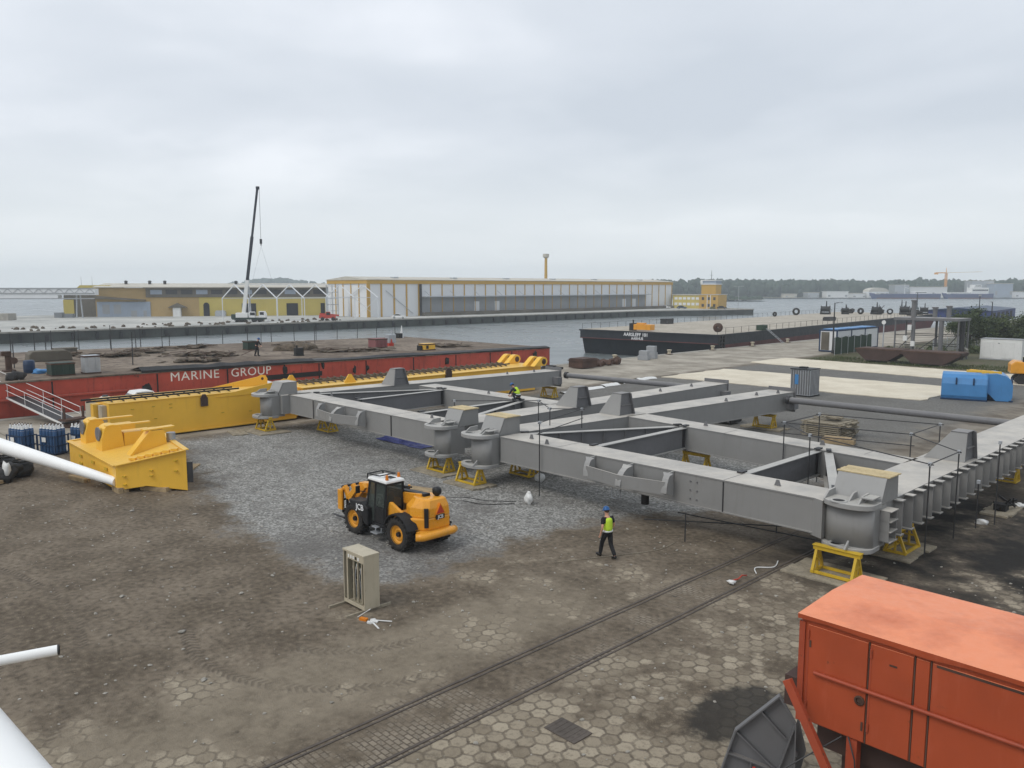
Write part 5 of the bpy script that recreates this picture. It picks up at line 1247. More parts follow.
fr.pylon(10.4,12.0,36.2); fr.pylon(28.0,29.5,35.5)
fr.cross((23.5,28.0),(23.5,35.3)); fr.cross((15.9,28.0),(15.9,34.5)); fr.cross((28.0,28.0),(24.0,35.3),7); fr.cross((12.3,28.2),(15.4,34.5),3)
fr.bracket((22.05,20.0,18.0),26.33)
for a in (15.75,): fr.seam(a,26.35)
mb = MB()
for a in (17.2,16.9):
    for z in (1.45,1.8,2.15):
        c = fr.P(a,26.335); mb.cyl((c.x,c.y-0.02,z),(c.x,c.y+0.01,z),0.035,0.035,8)
mb.build('bolt_heads', M['grey_dark'], fr.t)
for a in (24.4,15.75): fr.joint(a,26.36,27.94)
for a in (21.0,14.0): fr.joint(a,34.9,36.3)
fr.lugs([(26.6,27.0),(13.9,27.0),(25.2,26.6),(22.8,36.2),(16.2,35.6),(27.0,49.0),(26.9,45.0),(26.5,51.0)])
# bearing plate at the end of the stub beam
def endplate(F, a, b, w):
    c = F.P(a,b); mb = MB(); mb.box(c.x-w/2-0.1,c.x+w/2+0.1,c.y,c.y+0.06,ZB-0.15,ZT+0.25); mb.box(c.x-0.15,c.x+w/2+0.5,c.y-0.9,c.y-0.3,ZB+0.15,ZB+0.75); mb.build('end_plate', M['grey_dark'], F.t)
endplate(fr,27.05,52.6,1.85)
# ---- left hand frame
fl = Frame('grey steel frame farther away, from the left corner to the middle hinges', 40, 31)
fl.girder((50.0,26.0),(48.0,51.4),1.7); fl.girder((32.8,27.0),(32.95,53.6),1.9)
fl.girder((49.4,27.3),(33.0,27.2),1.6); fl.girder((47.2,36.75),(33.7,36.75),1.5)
fl.node(49.5,50.8,24.3,False,0.6); fl.node(31.6,32.8,25.05,True,0.5)
fl.pylon(48.3,49.9,34.5); fl.pylon(31.7,33.4,36.0)
fl.cross((44.4,28.9),(44.4,36.0)); fl.cross((37.0,28.4),(37.0,36.0)); fl.cross((48.8,28.4),(44.9,36.0),5); fl.cross((33.6,28.6),(36.4,36.0),3)
fl.bracket((44.4,42.2,39.9),26.4)
for a in (45.9,37.3): fl.seam(a,26.4)
for a in (45.9,37.3): fl.joint(a,26.5,28.0)
fl.lugs([(46.6,28.2),(34.8,27.4),(40.2,36.6),(38,36.7),(48.2,46.0),(48.0,49.0),(32.8,50),(32.7,46)])
endplate(fl,48.0,51.4,1.7); endplate(fl,32.95,53.6,1.9)
# ---- long pipes lying across the stub ends
for (p, q_, lab) in (((47.0,51.9),(33.9,52.9),'long thin grey pipe spanning the two far stub girders'),((26.0,51.3),(12.3,51.6),'long thin grey pipe between the right stub girder and the stiffened girder')):
    t = thing('steel_pipe', lab, 'pipe', W(*p,0), 0); d = Vector(W(*q_,0))-Vector(W(*p,0))
    mb = MB(); mb.cyl((0,0,2.02),(d.x,d.y,2.0),0.21,0.21,16); mb.build('tube', M['rust_brown'] if 0 else M['grey_dark'], t)
    mb = MB(); dn = d.normalized(); mb.cyl(Vector((0,0,2.02)),Vector((0,0,2.02))+dn*0.25,0.29,0.29,16); mb.cyl(Vector((d.x,d.y,2.0))-dn*0.2,Vector((d.x,d.y,2.0)),0.28,0.28,16); mb.build('collar', M['scaffold'], t)

# ---- yellow trestles
def make_trestle(label, a, b, L=1.6, h=0.92, rz=0.0, mat='yellow_dk'):
    t = thing('trestle', label, 'trestle', W(a,b,gz(a,b)+0.08), GRID+rz, 'yellow steel trestles under the grey frames')
    mb = MB(); mb.box(-L/2,L/2,-0.10,0.10,h-0.17,h-0.03); mb.box(-L/2-0.02,L/2+0.02,-0.14,0.14,h-0.03,h); mb.build('top_beam', M[mat], t, bevel=0.008)
    for s in (-1,1):
        mb = MB(); x = s*(L/2-0.13)
        for y in (-1,1): mb.bar((x,y*0.36,0.08),(x,y*0.09,h-0.17),0.09,0.09)
        mb.bar((x,0,0.1),(x,0,h-0.17),0.07,0.07); mb.bar((x,-0.40,0.045),(x,0.40,0.045),0.12,0.08); mb.bar((x,-0.2,0.42),(x,0.2,0.42),0.06,0.06)
        mb.build('leg_frame', M[mat], t)
    mb = MB()
    for y in (-0.33,0.33): mb.box(-L/2+0.2,L/2-0.2,y-0.05,y+0.05,0.01,0.09)
    mb.build('base_rail', M[mat], t)
    return t
T0 = make_trestle('yellow trestle under the right corner hinge of the near frame', 11.1, 25.9)
def trestle(label, a, b, rz=0.0): return dup(T0, W(a,b,gz(a,b)+0.08), GRID+rz, label)
trestle('yellow trestle under the stiffened girder, just behind the right corner hinge', 10.6, 30.3, R(90))
trestle('yellow trestle under the left one of the two middle hinges', 32.5, 26.15)
trestle('yellow trestle under the right one of the two middle hinges', 29.35, 25.5)
trestle('yellow trestle in the shade behind the right middle hinge', 28.7, 28.6)
trestle('yellow trestle under the left corner hinge of the far frame', 50.2, 25.2)
trestle('yellow trestle in the shade behind the left corner hinge', 46.9, 28.0)
trestle('yellow trestle under the far girder of the left frame', 43.5, 36.7)
trestle('yellow trestle under the end of the leftmost stub girder', 48.0, 50.9)
trestle('yellow trestle under the end of the right stub girder', 27.2, 50.6)
trestle('yellow trestle under the end of the middle stub girder', 32.9, 52.0)
trestle('yellow trestle under the far girder of the right frame', 23.2, 36.0)
trestle('yellow trestle under the stiffened girder near the right edge of the photo', 11.2, 45.0)
# timber mats below them
def mat_(label, a, b, sx, sy, rz=0, planks=6, m='wood_old'):
    o_t = thing('timber_mat', label, 'timber mat', W(a,b,gz(a,b)), GRID+rz, None); mb = MB(); rnd = random.Random(int(a*10+b))
    for k in range(planks):
        y0 = -sy/2+sy*k/planks; mb.box(-sx/2+rnd.uniform(-0.08,0.08),sx/2+rnd.uniform(-0.08,0.08),y0+0.01,y0+sy/planks-0.01,-0.03,0.075+rnd.uniform(-0.008,0.006))
    mb.build('planks', M[m], o_t, bevel=0.012); return o_t
mat_('weathered timber mat under the trestle of the right corner hinge', 11.2,26.0,2.9,1.9)
mat_('timber mat under the trestle behind the right corner hinge', 10.6,30.3,1.5,2.6)
mat_('timber mat under the trestle of the left middle hinge', 32.6,26.0,2.8,1.7)
mat_('timber mat under the trestle of the right middle hinge', 29.35,25.4,2.4,1.5)
mat_('timber mat under the trestle of the left corner hinge', 50.1,25.1,3.2,2.2)
mat_('timber mat with tools on it beside the stiffened girder', 9.6,38.9,1.1,2.2)
mat_('loose pale board on the gravel before the left middle trestle', 30.0,22.9,1.7,0.9,R(18),3,'wood')
mat_('loose pale board on the gravel left of the left corner trestle', 50.6,23.4,1.9,1.0,R(-12),3,'wood_old')
mat_('loose pale board on the ground right of the yellow end piece', 42.3,16.7,2.2,0.7,R(-40),2,'wood')
mat_('timber mat under the end of the right stub girder', 27.2,50.6,3.0,1.6)

# ---- scaffold guard rails
def guard(label, posts, rails, a0, b0):
    t = thing('guard_rail', label, 'guard rail', W(a0,b0,0), GRID); L = lambda a,b,z: (a0-a,b-b0,z)
    for k,(a,b,z0,z1) in posts.items():
        mb = MB(); mb.cyl(L(a,b,z0),L(a,b,z1),0.026,0.026,8); po = mb.build('post', M['scaffold'], t)
        mb = MB(); mb.obox(L(a,b,z1-0.06),(0.11,0.11,0.13)); mb.build('coupler', M['galv'], po)
    for p, r in rails:
        for dz in ((-0.06,-0.55) if (p, r) == rails[0] else (-0.06,)):
            mb = MB(); P1, P2 = Vector(L(*posts[p][:2],posts[p][3]+dz)), Vector(L(*posts[r][:2],posts[r][3]+dz)); e = (P2-P1).normalized()*0.15; mb.cyl(P1-e,P2+e,0.022,0.022,8); mb.build('rail', M['scaffold'], t)
    return t
guard('dark scaffold guard rail around the right corner of the near frame', {'a':(17.6,34.6,ZT-0.9,3.5),'b':(15.3,32.4,0.02,3.5),'c':(17.6,38.2,0.02,3.5),'d':(12.4,35.75,ZT,3.5),'e':(12.4,39.3,ZT,3.5),'f':(9.75,30.1,0.02,3.5),'h':(9.75,33.2,0.02,3.5),'i':(9.2,36.4,0.02,3.5),'k':(9.2,33.9,0.4,2.3)}, [('a','d'),('a','c'),('b','f'),('c','e'),('d','e'),('f','h'),('d','h'),('a','b')], 13, 34)
guard('dark scaffold guard rail over the middle of the near frame', {'a':(25.3,26.2,0.02,3.55),'b':(30.6,31.6,0.02,3.5),'c':(33.8,28.2,ZT,3.5),'d':(26.9,31.0,ZT,3.5),'e':(28.6,30.4,1.5,3.4)}, [('a','d'),('b','c'),('d','e'),('b','e')], 29, 29)
mb = MB()
t = thing('scaffold_tube', 'loose scaffold tubes lying on the ground under the near frame girder', 'scaffold tube', W(17,26.8,0.05), GRID)
for p, r_ in (((-2.0,-1.0,0.3),(2.4,2.2,0.28)),((-1.6,0.8,0.3),(4.6,1.4,0.32)),((0.3,-1.5,0.0),(0.3,-1.5,1.15)),((2.2,2.0,0.0),(2.2,2.0,1.15)),((4.4,1.4,0),(4.4,1.4,1.0))):
    mb.cyl(p, r_, 0.025,0.025,8)
mb.build('tubes', M['scaffold'], t)

# ================================================================= YELLOW COMPONENTS
# long box beam on the left
yb = thing('yellow_beam', 'long yellow box beam at the left with two lifting ears', 'steel beam', W(54.7,21.5,0), GRID)
L1 = lambda a,b,z: (54.7-a, b-21.5, z)
b0_, b1_ = 16.2, 28.6
mb = MB(); x = 54.7-53.0
pr = [(b0_-21.5,0.16),(b1_-21.5+0.4,0.16),(b1_-21.5+1.2,0.6),(b1_-21.5+1.2,2.2),(25.2-21.5,2.42),(b0_-21.5,2.42)]
mb.prism(pr, 'x', x-3.4, x); body = mb.build('body', M['yellow'], yb, bevel=0.02)
for xo, w in ((0.003,0.05),(-3.46,0.05)):
    mb = MB(); y2 = b1_-21.5
    pl = [(23.0-21.5,2.2),(23.6-21.5,2.38),(y2-0.75,3.0),(y2-0.45,3.12),(y2-0.12,3.05),(y2+0.02,2.8),(y2+0.0,2.2)]
    mb.prism(pl, 'x', x+xo, x+xo+w); lo = mb.build('lifting_ear', M['yellow'], yb, bevel=0.01)
    mb = MB(); mb.cyl((x+xo-0.012,y2-0.4,2.82),(x+xo+w+0.012,y2-0.4,2.82),0.11,0.11,14); mb.build('ear_hole', M['rust'], lo)
mb = MB(); mb.box(x-3.5,x+0.06,b0_-21.5-0.02,24.6-21.5,2.425,2.47); mb.box(x+0.004,x+0.10,26-21.5,b1_-21.5,0.5,0.56); mb.box(x+0.004,x+0.14,b0_-21.5,b1_-21.5+0.4,0.12,0.2); mb.build('flange_plate', M['yellow'], yb)
mb = MB(); mb.box(x-3.3,x-2.3,b0_-21.5-0.4,b0_-21.5-0.003,0.3,2.3); mb.box(x-1.1,x-0.4,b0_-21.5-0.3,b0_-21.5-0.003,0.3,2.3); mb.build('end_block', M['beige'], yb)
mb = MB(); mb.box(x-1.75,x-1.2,b0_-21.5-0.55,b0_-21.5-0.003,0.2,2.35); mb.build('end_rib', M['yellow'], yb)
mb = MB()
for k in range(2): mb.cyl((x-0.6-1.1*k,b0_-22.6,2.62),(x-0.6-1.1*k,25-21.5,2.62),0.06,0.06,8)
for k in range(12): y = b0_-21.5+0.4+0.7*k; mb.bar((x-0.5,y,2.50),(x-1.9,y+0.1,2.56),0.05,0.05)
mb.build('hose_run', M['black'], yb)
mb = MB(); y = 22.2-21.5; mb.box(x+0.056,x+0.16,y-0.24,y+0.24,1.72,2.3); mb.prism([(y-0.2,2.3),(y+0.2,2.3),(y+0.1,2.52),(y-0.1,2.52)],'x',x+0.056,x+0.14); mb.cyl((x+0.05,y,2.42),(x+0.18,y,2.42),0.09,0.09,10); mb.build('clamp_bracket', M['rust_brown'], yb)
mb = MB()
for y,z in ((17.6,1.95),(18.9,2.0),(20.0,2.05),(19.0,1.2),(20,1.8),(23.5,1.1),(25.5,1.0),(17.5,0.7)): mb.box(x+0.0,x+0.05,y-21.5-0.09,y-21.5+0.09,z,z+0.06)
mb.build('cleat', M['yellow_dk'], yb)
# long box beam behind the far frame
y2b = thing('yellow_beam', 'long yellow beam behind the far frame with four round lugs at its end', 'steel beam', W(54.3,42,0), GRID)
mb = MB(); mb.box(-1.6,1.7,29.5-42,54.6-42,0.55,2.30); mb.build('body', M['yellow'], y2b, bevel=0.02)
mb = MB(); mb.box(-1.7,1.8,29.4-42,54.7-42,2.305,2.36); mb.box(1.3,2.0,34-42,53.5-42,0.1,0.35); mb.box(-1.6,1.9,29.4-42,54-42,0.36,0.548); mb.build('flange_plate', M['yellow'], y2b)
for x in (-2.3,-1.25,1.3,2.35):
    mb = MB(); yc = 54.0-42; cz = 2.78
    pl = [(yc-1.25,2.37)]+[(yc+0.55*math.sin(R(a)), cz+0.42*math.cos(R(a))) for a in range(-50,136,15)]+[(yc+0.3,2.37)]
    mb.prism(pl, 'x', x-0.28, x+0.28); lo = mb.build('lug', M['yellow'], y2b, bevel=0.02)
    mb = MB(); mb.lathe([(0.14,0.285),(0.27,0.285),(0.27,0.31),(0.14,0.31)], (x,yc+0.05,cz-0.02), 18, 'x'); mb.cyl((x+0.28,yc+0.05,cz-0.02),(x+0.287,yc+0.05,cz-0.02),0.15,0.15,14); mb.build('pin_bore', M['rust'], lo)
mb = MB()
for k in range(2): mb.cyl((-0.9+1.0*k,30-42,2.52),(-0.9+1.0*k,52-42,2.52),0.07,0.07,8)
for k in range(34): mb.bar((0.6,30.4-42+0.63*k,2.42),(-1.2,30.7-42+0.63*k,2.62),0.08,0.08)
mb.build('hose_run', M['scrap'], y2b)
mb = MB(); mb.box(1.71,1.9,43.2-42-0.3,43.2-42+0.3,1.9,2.6); mb.prism([(0.9,2.6),(1.5,2.6),(1.35,2.85),(1.05,2.85)],'x',1.71,1.85); mb.build('clamp_bracket', M['rust_brown'], y2b)
for y, xx in ((33.8,1.2),(30.2,-1.4)):
    mb = MB(); mb.prism([(y-42-0.55,2.362),(y-42+0.55,2.362),(y-42+0.12,3.0),(y-42-0.12,3.0)], 'x', xx-0.04, xx+0.04); mb.cyl((xx-0.06,y-42,2.8),(xx+0.06,y-42,2.8),0.08,0.08,10); mb.build('lifting_ear', M['yellow'], y2b)
mb = MB()
for b in (36,42,48,53): mb.box(-1.2,1.4,b-42-0.25,b-42+0.25,0.0,0.36)
mb.build('support_block', M['wood_old'], y2b)
# yellow lattice rack
yr = thing('lattice_rack', 'yellow and rusty lattice rack standing beside the red barge', 'rack', W(61.5,44,0), GRID)
mb = MB()
for x in (-0.9,0.9):
    for z in (0.15,1.35): mb.bar((x,-7,z),(x,8,z),0.13,0.13)
    for k in range(15): mb.bar((x,-7+k,0.15),(x,-6.5+k,1.35),0.08,0.08); mb.bar((x,-6.5+k,1.35),(x,-6+k,0.15),0.08,0.08)
mb.build('truss', M['yellow_dk'], yr)
mb = MB(); mb.box(-0.85,0.85,-7,8,0.1,0.16); mb.box(-0.9,0.9,-7,8,1.42,1.47)
for k in range(12): mb.obox((random.uniform(-0.5,0.5),-6.5+1.2*k,0.5),(0.9,0.7,0.6),random.uniform(0,1))
mb.build('load', M['rust'], yr)
# yellow end piece in front, on timber blocks
ye = thing('yellow_end_piece', 'short yellow end piece with two bearing cradles resting on timber at the left', 'steel component', W(42.3,14,0), GRID)
LE = lambda a,b,z: Vector((42.3-a, b-14.0, z))
c00 = (39.65,12.26); c10 = (47.3,12.35); c11 = (45.6,16.2); c01 = (37.75,14.85)
vb = [LE(*c00,0.12),LE(*c10,0.2),LE(*c11,0.2),LE(*c01,0.02)]; vt = [LE(*c00,1.30),LE(*c10,1.42),LE(*c11,1.9),LE(*c01,1.98)]
m0 = vb[0].lerp(vb[3],0.42)+Vector((0,0,0.22)); m1 = vb[1].lerp(vb[2],0.42)+Vector((0,0,0.2))
mb = MB(); mb.add([vb[0],vb[1],vb[2],vb[3],vt[0],vt[1],vt[2],vt[3],m0,m1], [(4,5,6,7),(0,1,5,4),(0,4,7,3,8),(1,9,2,6,5),(2,3,7,6),(0,8,9,1),(8,3,2,9)])
mb.build('body', M['yellow'], ye, bevel=0.015)
mb = MB()
for p, r_ in ((0,1),(1,2),(2,3),(3,0)):
    A_, B_ = vt[p], vt[r_]; mb.bar(A_+Vector((0,0,0.025)), B_+Vector((0,0,0.025)), 0.26, 0.04)
mb.build('flange_plate', M['yellow'], ye)
mb = MB()
for k in range(3):
    for zz in (0.55,0.95):
        c = vb[0].lerp(vb[1],0.18+0.27*k); mb.obox((c.x,c.y-0.035,zz),(0.42,0.05,0.14))
for f_,zz in ((0.12,0.8),(0.12,0.4),(0.5,1.05),(0.5,0.8),(0.85,1.5),(0.85,1.0)):
    c = vb[0].lerp(vb[3],f_); mb.obox((c.x+0.03,c.y-0.03,zz),(0.14,0.14,0.05),R(50))
mb.build('cleat', M['yellow_dk'], ye)
mb = MB(); c = vt[3].lerp(vb[3],0.55)+Vector((0.02,0.12,0)); mb.obox(c,(0.06,0.3,1.0),R(-35)); mb.build('end_plate', M['scaffold'], ye)
for k, a in enumerate((43.9,46.5)):
    c = LE(a,13.9,1.5); mb = MB()
    prof = [(-0.55,-0.1),(-0.55,0.55)]+[(-0.42*math.cos(R(20*j)), 0.95+0.28*math.sin(R(20*j))) for j in range(10)]+[(0.5,0.55),(0.55,-0.1)]
    ln = 2.5
    mb.prism([(v_,w_) for v_,w_ in prof], 'x', c.x-0.15, c.x+0.75)
    mb.v = [(x_, y_+c.y-0.6, z_+c.z) for x_,y_,z_ in mb.v]
    cr_ = mb.build('bearing_cradle', M['yellow'], ye, bevel=0.03)
    mb = MB(); mb.cyl((c.x+0.3,c.y-1.20,c.z+0.75),(c.x+0.3,c.y-1.13,c.z+0.75),0.36,0.36,16); mb.build('liner', M['grey_dark'], cr_)
    mb = MB(); mb.box(c.x-0.15,c.x+0.75,c.y-0.05,c.y+1.4,c.z-0.3,c.z+0.75); mb.build('saddle', M['yellow'], cr_, bevel=0.02)
    mb = MB(); mb.bar((c.x+0.6,c.y-0.9,c.z+1.16),(c.x+0.6,c.y+1.3,c.z+1.16),0.34,0.07); mb.build('top_bar', M['yellow'], cr_)
c = LE(41.0,14.2,1.45); mb = MB(); mb.prism([(-0.9,0.0),(0.95,0.0),(0.75,1.15),(0.1,1.15)], 'x', c.x-0.35, c.x+0.35); mb.v = [(x_,y_+c.y,z_+c.z) for x_,y_,z_ in mb.v]
kn = mb.build('knee_bracket', M['yellow'], ye, bevel=0.02)
mb = MB(); mb.bar((c.x+0.1,c.y-0.2,c.z+1.2),(c.x+0.1,c.y+1.3,c.z+1.24),0.5,0.07); mb.bar((c.x+0.36,c.y-0.9,c.z+0.02),(c.x+0.36,c.y+0.1,c.z+1.14),0.08,0.12); mb.build('top_bar', M['yellow'], kn)
mb = MB(); mb.cyl((c.x,c.y+1.2,c.z+0.3),(c.x,c.y+1.2,c.z+0.9),0.22,0.22,14); mb.box(c.x-0.3,c.x+0.3,c.y+0.95,c.y+1.5,c.z+0.22,c.z+0.3); mb.build('jack', M['galv'], kn)
mb = MB()
for k in range(6): c = vt[3].lerp(vt[0],0.15+0.12*k)+Vector((-0.35,0.1,0.09)); mb.obox(c,(0.3,0.22,0.12),R(50))
mb.build('pad', M['yellow'], ye)
# timber blocks under it
for lab, a, b, s, rz in (('timber block under the near corner of the yellow end piece', 39.9,12.5,(0.9,0.5,0.26),0),('timber block under the middle of the yellow end piece',38.9,13.8,(1.5,0.5,0.2),R(30)),('timber block lying left of the yellow end piece under the white pipe',43.6,11.75,(1.6,0.35,0.2),R(10)),('small timber block at the left rear of the yellow end piece',47.0,12.0,(0.9,0.3,0.22),0)):
    mb = MB()
    for k in range(2): mb.box(-s[0]/2,s[0]/2,-s[1]/2+s[1]*k/2+0.01,-s[1]/2+s[1]*(k+1)/2-0.01,-0.04,s[2]*(1-0.06*k))
    mb.box(-s[0]/2+0.05,-s[0]/2+0.2,-s[1]/2-0.02,s[1]/2+0.02,s[2]*0.2,s[2]*0.75)
    o = mb.build('timber_block', M['wood'], bevel=0.012); o.location = W(a,b,gz(a,b)); o.rotation_euler[2] = GRID+rz; tag(o, lab, 'timber block')

# ================================================================= TELEHANDLER  (local x forward, y to its left)
th = thing('telehandler', 'yellow and black telehandler with a white cab roof seen from behind on the gravel', 'telehandler', W(25.05,17.9,gz(25.05,18)-0.02), R(134)); th.scale = (1.0,0.88,0.95)
WR = 0.66
def tyre(name_loc, r, w, side):
    x, y = name_loc; z = r-0.02
    mb = MB(); mb.lathe([(0.36,-w*0.42),(r*0.80,-w*0.5),(r*0.95,-w*0.44),(r*0.97,0),(r*0.95,w*0.44),(r*0.80,w*0.5),(0.36,w*0.42),(0.36,-w*0.42)], (x,y,z), 28, 'y')
    for k in range(20):
        an = 2*math.pi*k/20
        for s in (-1,1):
            a2 = an+(0.16 if s > 0 else 0)
            c = Vector((x+math.cos(a2)*r*0.975, y+s*w*0.24, z+math.sin(a2)*r*0.975))
            mb.obox(c, (0.085,w*0.52,0.075), 0, -a2+math.pi/2, 0)
    o = mb.build('tyre', M['rubber'], None)
    return o
for k,(x,y) in enumerate(((1.45,0.98),(1.45,-0.98),(-1.45,0.98),(-1.45,-0.98))):
    s = 1 if y > 0 else -1
    wh_ = MB(); wh_.cyl((x,y-s*0.25,WR-0.02),(x,y+s*0.03,WR-0.02),0.17,0.17,14); hub = wh_.build('wheel', M['black'], th)
    ty = tyre((x,y),WR,0.46,s); ty.parent = hub
    mb = MB(); mb.lathe([(0.0,s*0.06),(0.15,s*0.06),(0.17,s*0.10),(0.22,s*0.10),(0.25,s*0.05),(0.33,s*0.09),(0.375,s*0.19),(0.375,s*0.21),(0.30,s*0.02),(0.0,s*0.0)], (x,y,WR-0.02), 24, 'y'); mb.build('rim', M['jcb'], hub)
    mb = MB(); mb.cyl((x,y+s*0.05,WR-0.02),(x,y+s*0.17,WR-0.02),0.11,0.09,12); mb.build('hub_cap', M['black'], hub)
mb = MB(); mb.box(-2.1,2.2,-0.42,0.42,0.55,0.95); mb.box(-1.65,-1.25,-0.9,0.9,0.5,0.8); mb.box(1.25,1.65,-0.9,0.9,0.5,0.8); mb.build('chassis', M['black'], th)
# yellow rear cowl
mb = MB()
# low deck with the tall counterweight tower offset to the right and a chamfered left corner
mb.prism([(-2.42,-0.78),(-2.30,-0.90),(-0.75,-0.90),(-0.75,0.86),(-1.95,0.86),(-2.32,0.48),(-2.42,0.30)], 'z', 0.84, 1.34)
cw_ = mb.build('rear_cowl', M['jcb'], th, bevel=0.06)
mb = MB()
low = [(-2.43,-0.78),(-2.30,-0.90),(-1.25,-0.90),(-1.25,0.50),(-1.75,0.72),(-2.24,0.50),(-2.43,0.26)]
up = [(-2.32,-0.66),(-2.22,-0.76),(-1.45,-0.76),(-1.45,0.30),(-1.75,0.42),(-2.14,0.36),(-2.32,0.16)]
mb.loft([[(x,y,1.341) for x,y in low],[(x*0.99,y*0.97,1.70) for x,y in low],[(x,y,1.98) for x,y in up],[(x*0.97,y*0.88,2.04) for x,y in up]]); mb.build('counterweight_hood', M['jcb'], cw_, bevel=0.05)
mb = MB(); mb.prism([(-0.98,1.35),(-0.75,0.95),(-0.52,0.80),(-0.45,1.35),(-0.62,1.72),(-0.72,1.74),(-1.5,1.42)],'y',0.74,0.88); mb.prism([(-0.92,1.05),(-0.52,0.9),(1.6,0.85),(1.6,1.15),(-0.30,1.5),(-0.78,1.6)],'y',-0.95,-0.72); mb.build('side_panel', M['jcb'], th, bevel=0.03)
mb = MB(); mb.tube([(-2.50,-0.98,0.72),(-2.58,-0.80,0.72),(-2.64,0,0.74),(-2.58,0.80,0.72),(-2.40,1.0,0.72)], 0.15, 12); mb.box(-2.55,-2.2,-0.8,0.8,0.62,0.86); mb.build('rear_bumper', M['jcb'], th)
mb = MB(); mb.obox((-2.37,0.41,1.36),(0.14,0.17,0.74),R(-36)); mb.build('vent_slot', M['black'], cw_)
mb = MB(); mb.prism([(-0.51,1.45),(-0.01,1.45),(-0.26,1.87)],'x',-2.47,-2.30); tri = mb.build('warning_triangle', M['amber'], cw_)
mb = MB(); mb.prism([(-0.46,1.48),(-0.06,1.48),(-0.26,1.81)],'x',-2.478,-2.471); mb.build('triangle_face', M['red'], tri)
mb = MB(); mb.box(-2.47,-2.40,-0.48,-0.04,1.25,1.42); pl_ = mb.build('rear_plate', M['black'], cw_)
text_mesh('lettering','JCB',0.19,M['letter_clean'],pl_,Matrix(((0,0,-1,-2.4725),(-1,0,0,-0.26),(0,1,0,1.335),(0,0,0,1))),0.002,0.006)
mb = MB(); mb.cyl((-2.0,-0.5,1.98),(-2.0,-0.5,2.10),0.10,0.10,12); mb.lathe([(0,2.06),(0.14,2.08),(0.19,2.16),(0.19,2.30),(0.14,2.38),(0,2.40)],(-2.0,-0.5,0),16); mb.build('air_cleaner', M['black'], th, bevel=0.03)
mb = MB(); mb.box(-0.2,0.9,-1.12,-0.45,0.95,1.60); mb.cyl((0.2,-0.9,1.6),(0.2,-0.9,2.0),0.05,0.05,10); mb.build('engine_cover', M['jcb'], th, bevel=0.06)
# boom
mb = MB(); mb.bar((-1.85,-0.12,1.98),(1.6,-0.16,1.72),0.34,0.36); mb.build('boom', M['black'], th, bevel=0.03)
mb = MB(); mb.bar((-1.75,-0.12,1.92),(-0.6,-0.13,1.78),0.5,0.46); mb.build('boom_pivot', M['jcb'], th, bevel=0.03)
mb = MB(); mb.bar((1.4,-0.16,1.72),(2.55,-0.16,1.58),0.36,0.46); mb.bar((2.45,-0.16,1.72),(2.72,-0.16,0.75),0.30,0.36,(1,0,0)); mb.build('boom_head', M['jcb'], th, bevel=0.03)
mb = MB(); mb.cyl((-1.2,-0.42,1.72),(0.7,-0.42,1.66),0.07,0.07,10); mb.cyl((-1.0,0.1,2.24),(1.2,0.02,2.02),0.035,0.035,8); mb.cyl((-1.0,-0.02,2.26),(1.2,-0.08,2.04),0.035,0.035,8); mb.build('hose', M['black'], th)
# cab
cab = MB()
cy0, cy1 = 0.10, 1.02
for p, r_ in (((-0.52,cy1,0.72),(-0.58,cy1-0.06,2.44)),((0.75,cy1,0.72),(0.50,cy1-0.06,2.44)),((-0.52,cy0,1.2),(-0.58,cy0,2.44)),((0.75,cy0,1.2),(0.50,cy0,2.44)),((0.15,cy1,0.8),(0.10,cy1-0.05,2.44))): cab.bar(p, r_, 0.085, 0.085)
for z, xa, xb in ((0.72,-0.55,0.78),(2.43,-0.6,0.54)): cab.bar((xa,cy1-0.03,z),(xb,cy1-0.03,z),0.08,0.08); cab.bar((xa,cy0,z),(xb,cy0,z),0.08,0.08); cab.bar((xa,cy0,z),(xa,cy1,z),0.08,0.08); cab.bar((xb,cy0,z),(xb,cy1,z),0.08,0.08)
cab.box(-0.5,0.72,cy0,cy1-0.02,0.60,0.76); cab.prism([(-0.53,0.76),(-0.40,0.76),(-0.42,1.42),(-0.55,1.42)],'y',cy0,cy1-0.03)
cb_ = cab.build('cab', M['black'], th, bevel=0.015)
mb = MB(); mb.add([(-0.56,cy0+0.04,1.44),(-0.56,cy1-0.06,1.44),(-0.59,cy1-0.09,2.40),(-0.59,cy0+0.04,2.40)],[(0,1,2,3)])
mb.add([(-0.46,cy1-0.0,1.45),(0.12,cy1-0.0,1.45),(0.07,cy1-0.05,2.38),(-0.52,cy1-0.05,2.38)],[(0,1,2,3)]); mb.add([(0.18,cy1-0.0,0.8),(0.70,cy1-0.0,0.8),(0.46,cy1-0.05,2.38),(0.13,cy1-0.05,2.38)],[(0,1,2,3)])
mb.add([(0.76,cy0+0.04,1.0),(0.76,cy1-0.06,1.0),(0.52,cy1-0.09,2.38),(0.52,cy0+0.04,2.38)],[(0,1,2,3)]); mb.build('cab_window', M['cab_glass'], cb_, fix=False)
mb = MB(); mb.prism([(-0.46,0.8),(0.12,0.8),(0.12,1.42),(-0.46,1.42)],'y',cy1-0.03,cy1+0.02); mb.build('door', M['black'], cb_, bevel=0.02)
mb = MB(); mb.loft([[(-0.66,cy0-0.06,2.475),(0.58,cy0-0.06,2.475),(0.58,cy1+0.02,2.475),(-0.66,cy1+0.02,2.475)],[(-0.64,cy0-0.04,2.56),(0.56,cy0-0.04,2.56),(0.56,cy1,2.56),(-0.64,cy1,2.56)],[(-0.5,cy0+0.08,2.62),(0.42,cy0+0.08,2.62),(0.42,cy1-0.12,2.62),(-0.5,cy1-0.12,2.62)]]); rf_ = mb.build('cab_roof', M['white'], cb_, bevel=0.02)
